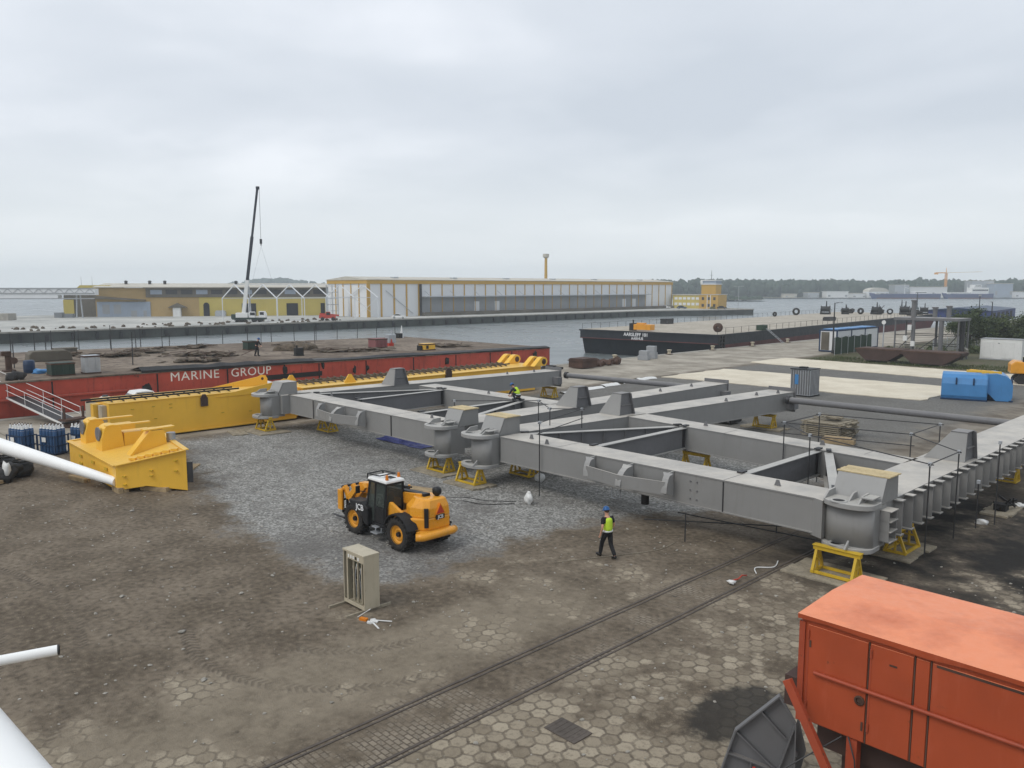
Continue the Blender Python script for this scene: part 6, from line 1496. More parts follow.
mb = MB(); mb.box(-0.50,-0.1,cy0+0.28,cy1-0.34,2.622,2.635); mb.build('roof_hatch', M['black'], cb_)
for x, y in ((-0.52,cy1-0.14),(-0.42,cy0+0.08)):
    mb = MB(); mb.cyl((x,y,2.6),(x,y,2.66),0.07,0.07,12); mb.cyl((x,y,2.66),(x,y,2.80),0.065,0.05,12); mb.build('beacon', M['amber'], th)
mb = MB(); 
for y in (cy0,cy1-0.1): mb.bar((-0.1,y,2.70),(0.72,y,2.66),0.04,0.04); mb.bar((0.72,y,2.66),(0.72,y,2.44),0.04,0.04)
mb.bar((0.72,cy0,2.66),(0.72,cy1-0.1,2.66),0.04,0.04); mb.bar((-0.1,cy0,2.7),(-0.1,cy1-0.1,2.7),0.04,0.04); mb.build('roof_guard', M['black'], th)
mb = MB(); mb.obox((0.02,0.55,1.35),(0.46,0.5,0.12)); mb.obox((-0.20,0.55,1.72),(0.12,0.48,0.72),0,R(-8)); mb.build('seat', M['cloth_black'], cb_, bevel=0.04)
mb = MB(); mb.lathe([(0.17,-0.015),(0.2,0),(0.17,0.015)], (0,0,0), 16); mb.v = [(0.45+x*0.9+z*0.3, 0.55+y, 1.62+z+x*0.35) for x,y,z in mb.v]; mb.cyl((0.45,0.55,1.62),(0.62,0.55,1.25),0.03,0.03,8); mb.build('steering_wheel', M['black'], cb_)
# rear left mudguard, step and side tank
mb = MB(); rings = []
for k in range(9):
    an = R(20+17.5*k); rr = WR+0.10; rings.append([(-1.45+rr*math.cos(an),0.70,WR+rr*math.sin(an)),(-1.45+rr*math.cos(an),1.24,WR+rr*math.sin(an)),(-1.45+(rr+0.05)*math.cos(an),1.24,WR+(rr+0.05)*math.sin(an)),(-1.45+(rr+0.05)*math.cos(an),0.70,WR+(rr+0.05)*math.sin(an))])
mb.loft(rings); mb.build('mudguard', M['black'], th)
mb = MB(); mb.prism([(0.36,0.62),(0.60,0.62),(0.86,1.02),(1.62,1.34),(1.70,1.46),(0.80,1.52),(0.36,1.30)],'y',0.62,1.25); tk_ = mb.build('side_tank', M['black'], th, bevel=0.05)
text_mesh('lettering','JCB',0.34,M['letter_clean'],tk_,Matrix(((-1,0,0,0.88),(0,0,1,1.256),(0,1,0,1.26),(0,0,0,1))),0.003,0.008)
mb = MB(); mb.box(-0.20,0.22,0.85,1.22,0.36,0.40); mb.box(-0.15,0.18,0.85,1.18,0.60,0.64); mb.bar((-0.18,0.95,0.36),(-0.18,0.95,0.75),0.04,0.04); mb.bar((0.2,0.95,0.36),(0.2,0.95,0.75),0.04,0.04); mb.build('step', M['galv'], th)
# carriage with forks
mb = MB()
for y in (-0.75,0.75): mb.bar((2.78,y,0.55),(2.78,y,1.72),0.09,0.07)
for z in (0.6,1.12,1.7): mb.bar((2.78,-0.78,z),(2.78,0.78,z),0.08,0.08)
for y in (-0.4,0,0.4): mb.bar((2.8,y,1.12),(2.8,y,1.7),0.04,0.04)
mb.build('carriage', M['black'], th)
mb = MB()
for y in (0.28,0.72): mb.bar((1.75,y,1.85),(2.35,y,1.25),0.16,0.24); mb.bar((2.35,y,1.25),(2.66,y,1.75),0.16,0.2)
mb.bar((2.68,0.95,0.75),(2.68,0.95,1.62),0.10,0.30); mb.bar((2.68,0.95,1.62),(2.5,0.6,1.66),0.1,0.1); mb.build('lift_arm', M['jcb'], th, bevel=0.02)
for y in (-0.45,0.45):
    mb = MB(); mb.box(2.84,2.89,y-0.06,y+0.06,0.2,1.2); mb.prism([(2.84,0.15),(4.0,0.17),(4.0,0.19),(2.84,0.215)],'y',y-0.06,y+0.06); mb.build('fork', M['scaffold'], th)
mb = MB()
for s in (0.98,): mb.bar((0.75,1.0,1.9),(0.95,1.28,1.95),0.03,0.03); mb.box(0.92,0.97,1.18,1.38,1.85,2.15)
mb.build('mirror', M['black'], th)

# ================================================================= CREAM CABINET
cbn = thing('control_cabinet', 'cream switch cabinet with its front open to bare racks, standing on the earth', 'cabinet', W(20.1,12.75,gz(20.1,12.75)), GRID)
w_, d_, h_ = 1.12, 0.55, 1.72
mb = MB(); t_ = 0.03
mb.box(-w_/2,-w_/2+t_,0,d_,0.12,h_); mb.box(w_/2-t_,w_/2,0,d_,0.12,h_); mb.box(-w_/2+t_,w_/2-t_,d_-t_,d_,0.12,h_); mb.box(-w_/2,w_/2,0,d_,0.09,0.119); mb.box(-w_/2-0.01,w_/2+0.01,-0.015,d_+0.01,h_+0.001,h_+0.06)
mb.box(-w_/2+0.20,w_/2-0.03,0.0,0.03,h_-0.20,h_); mb.box(-w_/2+t_,w_/2-t_,0.0,0.03,0.12,0.2); mb.box(-w_/2+0.18,-w_/2+0.24,0,0.03,0.2,h_)
mb.build('case', M['beige'], cbn, bevel=0.006)
mb = MB()
for x in (-0.1,0.12,0.34): mb.box(x-0.02,x+0.02,0.06,0.12,0.2,h_-0.15)
for z in (0.5,0.85,1.2): mb.box(-w_/2+0.25,w_/2-0.04,0.16,0.22,z-0.02,z+0.02)
mb.build('rack', M['beige'], cbn)
mb = MB(); mb.box(-w_/2+0.035,w_/2-0.035,d_-0.18,d_-0.035,0.15,h_-0.05); mb.build('back_panel', M['net_green'], cbn)
mb = MB(); rnd = random.Random(4)
for k in range(14): x = rnd.uniform(-0.3,0.45); z = rnd.uniform(0.3,1.4); mb.box(x,x+rnd.uniform(0.06,0.16),0.12,0.24,z,z+rnd.uniform(0.08,0.2))
mb.build('relay', M['scaffold'], cbn)
mb = MB()
for k in range(2): x = 0.0+0.25*k; mb.tube([(x,0.1,0.3),(x+0.05,0.06,0.7),(x-0.03,0.08,1.05),(x+0.04,0.1,1.4)],0.012,6)
mb.build('cable', M['galv'], cbn)
for k in range(5):
    mb = MB(); x = -0.24+0.13*k; mb.box(x-0.035,x+0.035,-0.012,-0.002,h_-0.15,h_-0.06); mb.build('label_plate', M['white'] if k != 3 else M['black'], cbn)
mb = MB(); mb.box(-w_/2-0.02,-w_/2+0.05,-0.55,d_+0.5,0,0.08); mb.box(w_/2-0.12,w_/2-0.05,-0.6,d_+0.45,0,0.08); mb.build('skid', M['wood_old'], cbn)
t = thing('debris', 'orange and white broken bits with white strips on the ground by the cream cabinet', 'debris', W(19.2,12.5,gz(19.2,12.5)), GRID); t.scale = (0.75,0.75,0.6)
mb = MB(); mb.obox((0.05,-0.05,0.06),(0.32,0.16,0.12),0.4); mb.build('orange_piece', M['amber'], t)
mb = MB(); rnd = random.Random(6)
for k in range(9): mb.obox((rnd.uniform(0.2,0.6),rnd.uniform(-0.15,0.3),0.04),(rnd.uniform(0.08,0.25),rnd.uniform(0.05,0.12),0.07),rnd.uniform(0,3),0.2)
mb.bar((0.3,0.1,0.04),(1.15,-0.1,0.03),0.06,0.03); mb.bar((0.4,0.2,0.05),(0.95,0.65,0.03),0.05,0.03); mb.bar((-0.3,-0.1,0.05),(-0.05,0.35,0.4),0.03,0.02); mb.build('white_piece', M['plastic_white'], t)

# ================================================================= ORANGE MACHINE HOUSE
om = thing('machine_house', 'big orange steel machine house on legs in the right foreground', 'machine house', W(1.6,14.2,0), GRID)
X0, X1, Y0_, Y1_, Z0, Z1 = 1.6-6.1, 1.6+5.5, 12.95-14.2, 15.5-14.2, 2.12, 4.06
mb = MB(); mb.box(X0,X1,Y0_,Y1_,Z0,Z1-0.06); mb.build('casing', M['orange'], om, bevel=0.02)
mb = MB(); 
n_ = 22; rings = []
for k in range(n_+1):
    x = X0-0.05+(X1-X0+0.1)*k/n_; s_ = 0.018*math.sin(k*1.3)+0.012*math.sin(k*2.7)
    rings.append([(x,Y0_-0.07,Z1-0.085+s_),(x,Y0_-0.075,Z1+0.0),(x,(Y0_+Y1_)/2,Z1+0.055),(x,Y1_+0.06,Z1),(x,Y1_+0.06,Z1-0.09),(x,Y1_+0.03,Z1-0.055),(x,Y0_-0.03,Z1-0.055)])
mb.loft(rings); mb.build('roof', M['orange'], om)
mb = MB(); mb.box(X0-0.03,X0+0.07,Y0_-0.035,Y0_-0.003,Z0-0.02,Z1-0.14); mb.box(X0-0.035,X0-0.003,Y0_-0.03,Y1_+0.02,Z0-0.02,Z1-0.14); mb.build('corner_post', M['orange_rib'], om)
xs = [(X0+0.12,X0+1.15),(X0+1.19,X0+1.86),(X0+1.90,X0+2.1),(X0+2.14,X0+4.5),(X0+4.54,X0+7.0),(X0+7.04,X0+9.4)]
for i,(a0,a1) in enumerate(xs):
    mb = MB(); mb.box(a0,a1,Y0_-0.028,Y0_-0.004,Z0+0.03,Z1-0.17); dr = mb.build('door', M['orange'], om, bevel=0.006)
    if i < 2:
        mb = MB(); 
        for z in (Z0+0.25,Z1-0.4): mb.box(a0+0.0,a0+0.03,Y0_-0.033,Y0_-0.0285,Z0+0.2,Z1-0.2) if z < 3 else None; mb.cyl((a0+0.02,Y0_-0.04,z),(a0+0.02,Y0_-0.04,z+0.14),0.022,0.022,8)
        mb.build('hinge', M['orange_rib'], dr)
mb = MB()
for a0,a1 in xs[1:]: mb.box(a0-0.030,a0-0.010,Y0_-0.020,Y0_-0.002,Z0+0.02,Z1-0.15)
mb.box(X0+2.2,X1,Y0_-0.035,Y0_-0.03,Z1-0.215,Z1-0.175); mb.build('seam', M['rust'], om)
mb = MB(); mb.cyl((X0+0.28,Y0_-0.07,3.08),(X1,Y0_-0.07,3.08),0.035,0.035,10)
for k in range(7): mb.box(X0+0.4+1.5*k,X0+0.46+1.5*k,Y0_-0.07,Y0_-0.02,3.05,3.11)
mb.build('hand_rail', M['orange_rib'], om)
mb = MB(); mb.lathe([(0.055,-0.008),(0.085,-0.008),(0.085,0.012),(0.055,0.012),(0.055,-0.008)], (X0+1.06,Y0_-0.045,2.86), 16, 'y'); mb.cyl((X0+1.06,Y0_-0.032,2.86),(X0+1.06,Y0_-0.028,2.86),0.055,0.055,14); mb.build('lock_ring', M['rust'], om)
mb = MB(); mb.box(X0+1.5,X0+1.62,Y0_-0.036,Y0_-0.029,3.62,3.65); mb.box(X0+0.16,X0+0.19,Y0_-0.04,Y0_-0.029,3.5,3.62); mb.box(X0+1.10,X0+1.13,Y0_-0.045,Y0_-0.029,2.35,2.5); mb.build('latch', M['rust'], om)
mb = MB(); mb.box(X0+0.2,X1,Y0_+0.35,Y1_-0.1,1.55,Z0-0.003); mb.box(X0+0.6,X1,Y0_+0.5,Y1_-0.3,0.9,1.55); mb.build('underframe', M['rust_brown'], om)
for x,y in ((X0+0.95,Y0_+0.10),(X0+2.6,Y0_+0.3),(X0+0.5,Y1_-0.3),(X0+5.0,Y0_+0.3),(X0+5.0,Y1_-0.3),(X1-0.6,Y0_+0.3),(X1-0.6,Y1_-0.3)):
    mb = MB(); mb.box(x-0.09,x+0.09,y-0.09,y+0.09,0,Z0-0.003); mb.box(x-0.18,x+0.18,y-0.18,y+0.18,0,0.05); mb.build('leg', M['orange_rib'], om)
mb = MB(); mb.bar((-4.56,-1.6,2.93),(-2.7,-1.87,0.1),0.15,0.09,(0,1,0)); mb.build('brace', M['orange_rib'], om)
mb = MB(); mb.box(X0-0.35,X0-0.04,Y0_+0.15,Y0_+0.9,2.2,2.75); mb.build('end_box', M['rust_brown'], om)
mb = MB(); mb.tube([(X0+0.9,Y0_-0.02,2.15),(X0+1.05,Y0_-0.08,1.8),(X0+1.08,Y0_-0.08,1.4),(X0+1.0,Y0_-0.06,1.25),(X0+0.92,Y0_-0.04,1.5)],0.012,6); mb.cyl((X0+0.8,Y0_-0.05,2.12),(X0-0.35,Y0_-1.2,1.1),0.012,0.012,6); mb.cyl((X0+0.95,Y0_-0.05,1.5),(X0+0.1,Y0_-1.0,0.9),0.010,0.010,6); mb.build('wire', M['scaffold'], om)
# ribbed grey hopper plate leaning beside it
hp = thing('steel_hopper', 'ribbed dark grey steel hopper plate standing beside the orange machine house', 'steel hopper', (5.12,14.8,0), R(-18)); hp.scale = (1.05,1.05,1.12)
pl = [(0.10,1.62),(-0.66,0.86),(-0.92,-0.02),(0.42,-0.02),(0.40,1.15)]
mb = MB(); mb.prism(pl,'y',0.0,0.03); mb.build('plate', M['grey_dark'], hp)
mb = MB(); mb.prism([(0.16,-0.02),(0.5,-0.02),(0.62,0.55),(0.46,1.15)],'y',0.22,0.25); mb.bar((0.30,0.03,0.5),(0.34,0.24,0.5),0.3,0.03); mb.build('rear_plate', M['grey_dark'], hp)
mb = MB()
for p, r_ in zip(pl, pl[1:]+pl[:1]):
    if p[1] < 0 and r_[1] < 0: continue
    mb.bar((p[0],-0.05,p[1]),(r_[0],-0.05,r_[1]),0.13,0.025,(p[1]-r_[1],0,r_[0]-p[0]))
mb.build('edge_flange', M['grey_dark'], hp)
mb = MB()
for p, r_ in (((-0.22,1.30),(0.24,0.86)),((-0.66,0.86),(0.12,0.22)),((-0.78,0.42),(0.12,0.22)),((0.12,0.22),(0.40,1.15)),((0.12,0.22),(0.14,0.0)),((-0.36,0.30),(-0.38,0))): mb.bar((p[0],-0.05,p[1]),(r_[0],-0.05,r_[1]),0.1,0.022,(p[1]-r_[1],0,r_[0]-p[0]))
mb.build('rib', M['grey_dark'], hp)
mb = MB(); mb.bar((0.3,0.7,0),(0.2,0.05,1.0),0.08,0.08); mb.bar((-0.5,0.7,0),(-0.4,0.05,0.8),0.08,0.08); mb.build('prop', M['scaffold'], hp)
mb = MB(); mb.cyl((-0.3,-0.28,0.2),(-0.3,-0.28,0.34),0.035,0.03,8); mb.build('shackle', M['red'], hp)

# ================================================================= WHITE PIPES LEFT
def pipe(label, p0, p1, r, mat='pipe_white', rim=True, n=28):
    p0 = Vector(p0); p1 = Vector(p1); t = thing('white_pipe', label, 'pipe', (p0.x,p0.y,0)); o = Vector((p0.x,p0.y,0))
    mb = MB(); mb.cyl(p0-o, p1-o, r, r, n); mb.build('tube', M[mat], t)
    d = (p1-p0).normalized()
    if rim: mb = MB(); mb.lathe([(r*0.78,0),(r*1.01,0),(r*1.01,0.02),(r*0.78,0.02)],(0,0,0),n,'z'); q = Vector((0,0,1)).rotation_difference(-d); mb.v = [tuple(p0-o+q@Vector(v)) for v in mb.v]; mb.build('end_ring', M['scaffold'], t)
    return t
tp = thing('white_pipe', 'long white tapered tube with its thin end beside the yellow end piece', 'pipe', (-18.85,37.25,0))
q0 = Vector((0,0,0.50)); q1 = Vector((-12.6,5.2,2.45))
mb = MB(); mb.cyl(q0, q1, 0.205, 0.49, 32); mb.build('tube', M['pipe_white'], tp)
for f_ in (0.004, 0.45, 0.9):
    c_ = q0.lerp(q1, f_); dd_ = (q1-q0).normalized()*0.03; r_ = 0.205+(0.49-0.205)*f_
    mb = MB(); mb.cyl(c_, c_+dd_, r_+0.006, r_+0.006, 32); mb.build('weld_ring', M['pipe_white'], tp)
cb_t = thing('timber_crib', 'timber crib under the thick end of the long white tube', 'timber crib', (-29.3,41.6,0), R(-22))
for k in range(8):
    for s_ in (-0.4,0.4):
        mb = MB(); h_ = 0.2*k
        if k % 2: mb.box(-0.7,0.7,s_-0.1,s_+0.1,h_,h_+0.195)
        else: mb.box(s_-0.1,s_+0.1,-0.7,0.7,h_,h_+0.195)
        mb.build('baulk', M['wood'], cb_t)
pipe('thin short white pipe end poking in at the left edge', (-5.11,8.57,5.65), (-9.0,6.6,5.6), 0.056)
pipe('thick white pipe in the near bottom left corner', (-1.07,2.06,7.70), (-4.9,4.95,8.62), 0.19, rim=False, n=40)

# ================================================================= LEFT: GAS CYLINDERS, BAGS
def rack(label, a, b, nx, ny, rz=0.0, partial=False):
    t = thing('cylinder_rack', label, 'gas cylinder rack', W(a,b,gz(a,b)), GRID+rz)
    s = 0.27; L_, D_ = nx*s, ny*s
    mb = MB(); mb.box(-L_/2-0.05,L_/2+0.05,-D_/2-0.05,D_/2+0.05,0.08,0.13)
    for x in (-L_/2+0.1,0,L_/2-0.1): mb.box(x-0.05,x+0.05,-D_/2,D_/2,0,0.08)
    for x in (-L_/2-0.03,L_/2+0.03):
        for y in (-D_/2-0.03,D_/2+0.03): mb.bar((x,y,0.1),(x,y,1.15),0.05,0.05)
    for z in (0.55,1.1):
        for y in (-D_/2-0.03,D_/2+0.03): mb.bar((-L_/2,y,z),(L_/2,y,z),0.04,0.05)
        for x in (-L_/2-0.03,L_/2+0.03): mb.bar((x,-D_/2,z),(x,D_/2,z),0.04,0.05)
    mb.build('cage', M['blue_dk'], t)
    for i in range(nx):
        for j in range(ny):
            mb = MB(); c = (-L_/2+s*(i+0.5), -D_/2+s*(j+0.5), 0.13)
            mb.lathe([(0,0),(0.11,0),(0.118,0.03),(0.118,1.28),(0.10,1.38)], c, 12); cy = mb.build('gas_cylinder', M['cyl_blue'], t)
            mb = MB(); mb.lathe([(0.119,1.27),(0.10,1.38),(0.05,1.46),(0.045,1.5),(0.05,1.58),(0,1.6)], c, 12); mb.build('shoulder', M['white'], cy)
            mb = MB(); mb.cyl((c[0],c[1],c[2]+1.58),(c[0],c[1],c[2]+1.66),0.03,0.03,6); mb.build('valve', M['rust'], cy)
    mb = MB(); mb.box(-0.30,0.02,-D_/2-0.072,-D_/2-0.06,0.75,1.02); mb.build('label_plate', M['white'], t)
    return t
rack('blue gas cylinder rack leftmost of three, near the foot of the gangway', 53.2,11.4,5,3,R(20))
rack('blue gas cylinder rack in the middle of three, with a white plate on its cage', 51.9,12.7,5,3,R(24))
rack('blue gas cylinder rack rightmost of three, half behind the yellow end piece', 51.3,14.1,4,3,R(24))
t = thing('cable_pile', 'heap of black bags and hoses on the ground at the left edge', 'heap', W(46.9,9.6,0), GRID)
mb = MB(); rnd = random.Random(9)
for k in range(11): mb.blob((rnd.uniform(-1.5,1.3),rnd.uniform(-0.7,0.7),rnd.uniform(0.15,0.6)),rnd.uniform(0.35,0.6),k,2,0.35,(1.2,1,0.8))
mb.build('bags', M['bag_black'], t)
mb = MB()
for k in range(5): mb.lathe([(0.42,-0.04),(0.46,0),(0.42,0.04),(0.38,0),(0.42,-0.04)],(rnd.uniform(-1.3,1.2),rnd.uniform(-0.8,0.5),0.75+0.05*k),16)
mb.build('hose', M['rubber'], t)
mb = MB(); mb.blob((1.15,-0.55,0.62),0.36,3,2,0.25,(0.9,0.5,1.1)); mb.build('white_sack', M['plastic_white'], t)
mb = MB(); mb.obox((1.5,-1.0,0.12),(0.75,0.2,0.16),R(-55)); o = mb.build('plank', M['wood'], t)

# ================================================================= SMALL THINGS ROUND THE FRAMES
t = thing('tarpaulin', 'crumpled dark blue tarpaulin on the gravel under the far frame', 'tarpaulin', W(40.2,29.6,0.02), GRID)
mb = MB(); n1, n2 = 22, 9; vs = []
for i in range(n1+1):
    for j in range(n2+1):
        x = -2.3+4.6*i/n1; y = -0.75+1.5*j/n2; e = math.sin(math.pi*i/n1)*math.sin(math.pi*j/n2)
        vs.append((x+0.15*mnoise.noise(Vector((x,y,1))), y+0.25*mnoise.noise(Vector((x*1.2,y,5))), 0.02+0.7*e**0.5*abs(mnoise.noise(Vector((x*1.9,y*2.6,2))))+0.10*e*abs(mnoise.noise(Vector((x*6,y*6,2))))))
mb.add(vs, [(i*(n2+1)+j,(i+1)*(n2+1)+j,(i+1)*(n2+1)+j+1,i*(n2+1)+j+1) for i in range(n1) for j in range(n2)], True); mb.build('sheet', M['tarp_blue'], t, fix=False)
t = thing('sack', 'small white sack standing on the gravel between the frame and the telehandler', 'sack', W(24.7,24.9,gz(24.7,24.9)), GRID); t.scale = (0.72,0.72,0.72)
mb = MB(); mb.blob((0,0,0.33),0.32,2,3,0.16,(0.95,0.7,1.2)); mb.build('bag', M['plastic_white'], t); mb = MB(); mb.blob((0.03,0,0.72),0.12,3,2,0.3,(1.2,0.7,0.9)); mb.build('tied_neck', M['plastic_white'], t)
t = thing('sack', 'small grey white sack under the near frame girder by the shaded trestle', 'sack', W(27.3,28.3,0.0), GRID)
mb = MB(); mb.blob((0,0,0.22),0.28,6,2,0.25,(1.1,0.8,0.9)); mb.build('bag', M['plastic_white'], t)
def cable(label, pts, r, mat, z=0.03):
    t = thing('cable', label, 'cable', W(pts[0][0],pts[0][1],0), GRID); 
    P_ = [(pts[0][0]-a, b-pts[0][1], gz(a,b)+z) for a,b in pts]; out = []
    for i in range(len(P_)-1):
        for k in range(6): f = k/6; q0 = Vector(P_[max(0,i-1)]); q1 = Vector(P_[i]); q2 = Vector(P_[i+1]); q3 = Vector(P_[min(len(P_)-1,i+2)]); out.append(0.5*((2*q1)+(q2-q0)*f+(2*q0-5*q1+4*q2-q3)*f*f+(3*q1-q0-3*q2+q3)*f**3))
    out.append(Vector(P_[-1])); mb = MB(); mb.tube(out, r, 6); mb.build('strand', M[mat], t); return t
cable('black hose running over the gravel behind the telehandler', [(29.6,21.4),(28.2,21.9),(27.2,23.1),(26.1,23.4),(25.2,24.5)], 0.03, 'bag_black', 0.0)
cable('second black hose close beside the one behind the telehandler', [(29.8,22.2),(28.6,22.4),(27.5,23.6),(26.5,23.9),(25.4,24.8)], 0.03, 'bag_black', 0.0)
cable('pale rope lying on the earth right of the walking man', [(18.6,20.2),(17.6,22.2),(16.9,23.8),(17.0,25.2)], 0.012, 'wood_old')
cable('thin white cord left of the right corner trestle', [(13.1,24.2),(13.4,24.7),(13.0,25.2),(13.2,25.9)], 0.02, 'plastic_white')
t = thing('hoist', 'black chain hoist hanging under the fender bracket of the near frame', 'hoist', W(19.7,26.8,0), GRID)
mb = MB(); mb.cyl((0,0,1.55),(0,0,0.65),0.17,0.17,12); mb.box(-0.8,0.3,-0.1,0.2,1.22,1.5); mb.build('body', M['black'], t, bevel=0.02)
mb = MB(); mb.tube([(-1.5,-0.3,1.3),(-1.55,-0.32,0.9),(-1.5,-0.35,0.72),(-1.3,-0.35,0.68),(-1.1,-0.32,0.8),(-1.05,-0.3,1.25)],0.02,6); mb.build('chain', M['galv'], t)
t = thing('tool_pile', 'dark tools and cables on the timber mat beside the stiffened girder', 'tools', W(9.6,38.9,0.09), GRID); t.scale = (0.8,0.8,0.8)
mb = MB(); rnd = random.Random(2)
for k in range(9): mb.bar((rnd.uniform(-0.4,0.5),rnd.uniform(-0.9,0.9),rnd.uniform(0.05,0.3)),(rnd.uniform(-0.4,0.5),rnd.uniform(-0.9,0.9),rnd.uniform(0.2,0.75)),0.08,0.08)
mb.box(-0.3,0.3,-0.4,0.2,0,0.35); mb.build('tools', M['black'], t)
t = thing('plastic_sheet', 'shiny white plastic bag on the dark ground beside the stiffened girder', 'plastic bag', W(9.6,36.2,0.0), GRID)
mb = MB(); mb.blob((0,0,0.08),0.17,5,2,0.5,(1.4,0.8,0.6)); mb.build('bag', M['plastic_white'], t)
for lab,a,b,sx,sy in (('pale board lying on dark ground right of the stiffened girder',8.6,43.0,1.6,0.7),('pale offcut lying beside the stiffened girder stiffeners',9.0,40.6,0.9,0.5)):
    mb = MB(); mb.box(-sx/2,sx/2,-sy/2,sy/2,0.0,0.05); mb.box(-sx/2+0.1,-sx/2+0.25,-sy/2-0.03,sy/2+0.03,0.052,0.09); o = mb.build('board', M['plastic_white'], bevel=0.01); o.location = W(a,b,gz(a,b)+0.01); o.rotation_euler[2] = GRID+0.5; tag(o, lab, 'board')
t = thing('barrier_tape', 'red and white scrap of barrier tape with a rag on the crane track', 'tape', W(13.2,23.0,0.03), GRID); t.scale = (0.55,0.8,0.6)
mb = MB(); mb.blob((0,-0.3,0.1),0.18,4,2,0.4,(1.5,0.8,0.6)); mb.build('rag', M['plastic_white'], t)
mb = MB(); mb.tube([(-0.05,-0.3,0.12),(0.05,0.2,0.1),(-0.05,0.6,0.14),(0.02,0.9,0.05)],0.04,6); mb.build('strip', M['red'], t)
# rubble on the bare earth
random.seed(31); mb = MB()
for k in range(1600):
    a = random.uniform(6,46); b = random.uniform(1,30)
    if 12.6 < a < 14.8: continue
    s = random.choice((0.015,0.02,0.025,0.03,0.045))*random.uniform(0.7,1.2); x,y,_ = W(a,b)
    mb.blob((x,y,gz(a,b)+s*0.3),s,k%17,1,0.4,(1.2,0.9,0.7))
o = mb.build('rubble', M['conc'], fix=False); o['kind'] = 'stuff'; o['label'] = 'small broken stones strewn over the bare earth'; o['category'] = 'rubble'
proto = None
for k,(a,b) in enumerate(((28.2,9.0),(24.4,12.3),(22.1,8.3),(22.7,5.4),(18.9,7.6),(31.6,12.2),(31.0,10.6),(36.0,11.7),(20.6,6.9),(23.6,10.8),(18.6,21.0),(17.2,21.2),(33.5,13.4),(21.5,11.9),(26.0,8.0),(19.9,5.6))):
    if proto is None: mb = MB(); mb.blob((0,0,0.035),0.09,7,2,0.45,(1.5,0.9,0.5)); proto = mb.build('stone_chip', M['conc'], fix=False); o = proto
    else: o = proto.copy(); link(o)
    o.location = W(a,b,gz(a,b)); o.rotation_euler[2] = k*1.9; s = 0.4+0.4*((k*7)%5)/4; o.scale = (s,s,s); tag(o, 'pale stone chip lying on the bare earth', 'stone chip', 'pale chips on the earth')

# ================================================================= RIGHT SIDE OF THE YARD
t = thing('container', 'ribbed dark grey metal container standing behind the right stub girder', 'container', W(33.1,68.6,0), GRID); t.scale = (0.8,0.8,0.98)
mb = MB(); mb.box(-1.15,1.15,-1.1,1.1,0.12,2.45); mb.build('box', M['galv'], t)
mb = MB()
for k in range(8): x = -1.0+2.0*k/7; mb.box(x-0.06,x+0.06,-1.18,-1.103,0.2,2.4)
for k in range(7): y = -0.95+1.9*k/6; mb.box(1.103,1.18,y-0.06,y+0.06,0.2,2.4)
mb.build('ribs', M['grey_dark'], t)
mb = MB(); mb.box(-1.2,1.2,-1.2,1.2,0,0.12); mb.box(-1.2,1.2,-1.2,1.2,2.45,2.53); mb.box(-0.6,0.2,-0.3,0.3,2.53,2.66); mb.build('frame', M['black'], t)
mb = MB(); mb.box(-0.62,-0.2,-1.2,-1.182,1.1,2.0); mb.build('blue_panel', M['blue'], t); mb = MB(); mb.box(-1.19,-1.152,-0.7,0.5,0.5,1.8); mb.build('opening', M['dark_open'], t)
t = thing('timber_stack', 'stack of old timber boards behind the far girder of the near frame', 'timber stack', W(22.8,51.2,0), GRID)
mb = MB(); rnd = random.Random(12)
for l in range(8):
    for k in range(6): 
        x0 = -1.35+rnd.uniform(-0.12,0.12); y = -1.3+0.43*k; mb.box(x0,x0+2.7+rnd.uniform(-0.3,0.2),y,y+0.40+rnd.uniform(-0.05,0.02),0.04+0.125*l,0.04+0.125*l+0.075)
    mb.box(-1.2,-1.05,-1.3,1.3,0.115+0.125*l,0.164+0.125*l); mb.box(1.05,1.2,-1.3,1.3,0.115+0.125*l,0.164+0.125*l)
for k in range(10): mb.obox((rnd.uniform(-0.5,0.5),rnd.uniform(-0.8,0.8),1.1+0.025*k),(rnd.uniform(0.8,1.9),0.18,0.04),rnd.uniform(-0.7,0.7),0.06)
mb.build('boards', M['wood_old'], t)
mb = MB(); mb.box(-1.0,0.9,-2.3,-1.45,0.0,0.32); mb.box(-0.9,0.7,-2.2,-1.6,0.32,0.42)
o = mb.build('timber_bundle', M['wood'], bevel=0.02); o.location = W(21.6,50.6,0); o.rotation_euler[2] = GRID+0.25; tag(o, 'pale timber bundle lying before the stack of old boards', 'timber bundle')
t = thing('machine_box', 'low dark machine box on the gravel under the right stub girder', 'box', W(30.4,50.6,0), GRID)
mb = MB(); mb.box(-1.0,1.0,-0.8,0.8,0.1,1.0); mb.build('box', M['black'], t, bevel=0.04); mb = MB()
for k in range(5): mb.box(-0.9+0.42*k,-0.75+0.42*k,-0.84,-0.803,0.2,0.9)
mb.build('grille', M['grey_dark'], t)
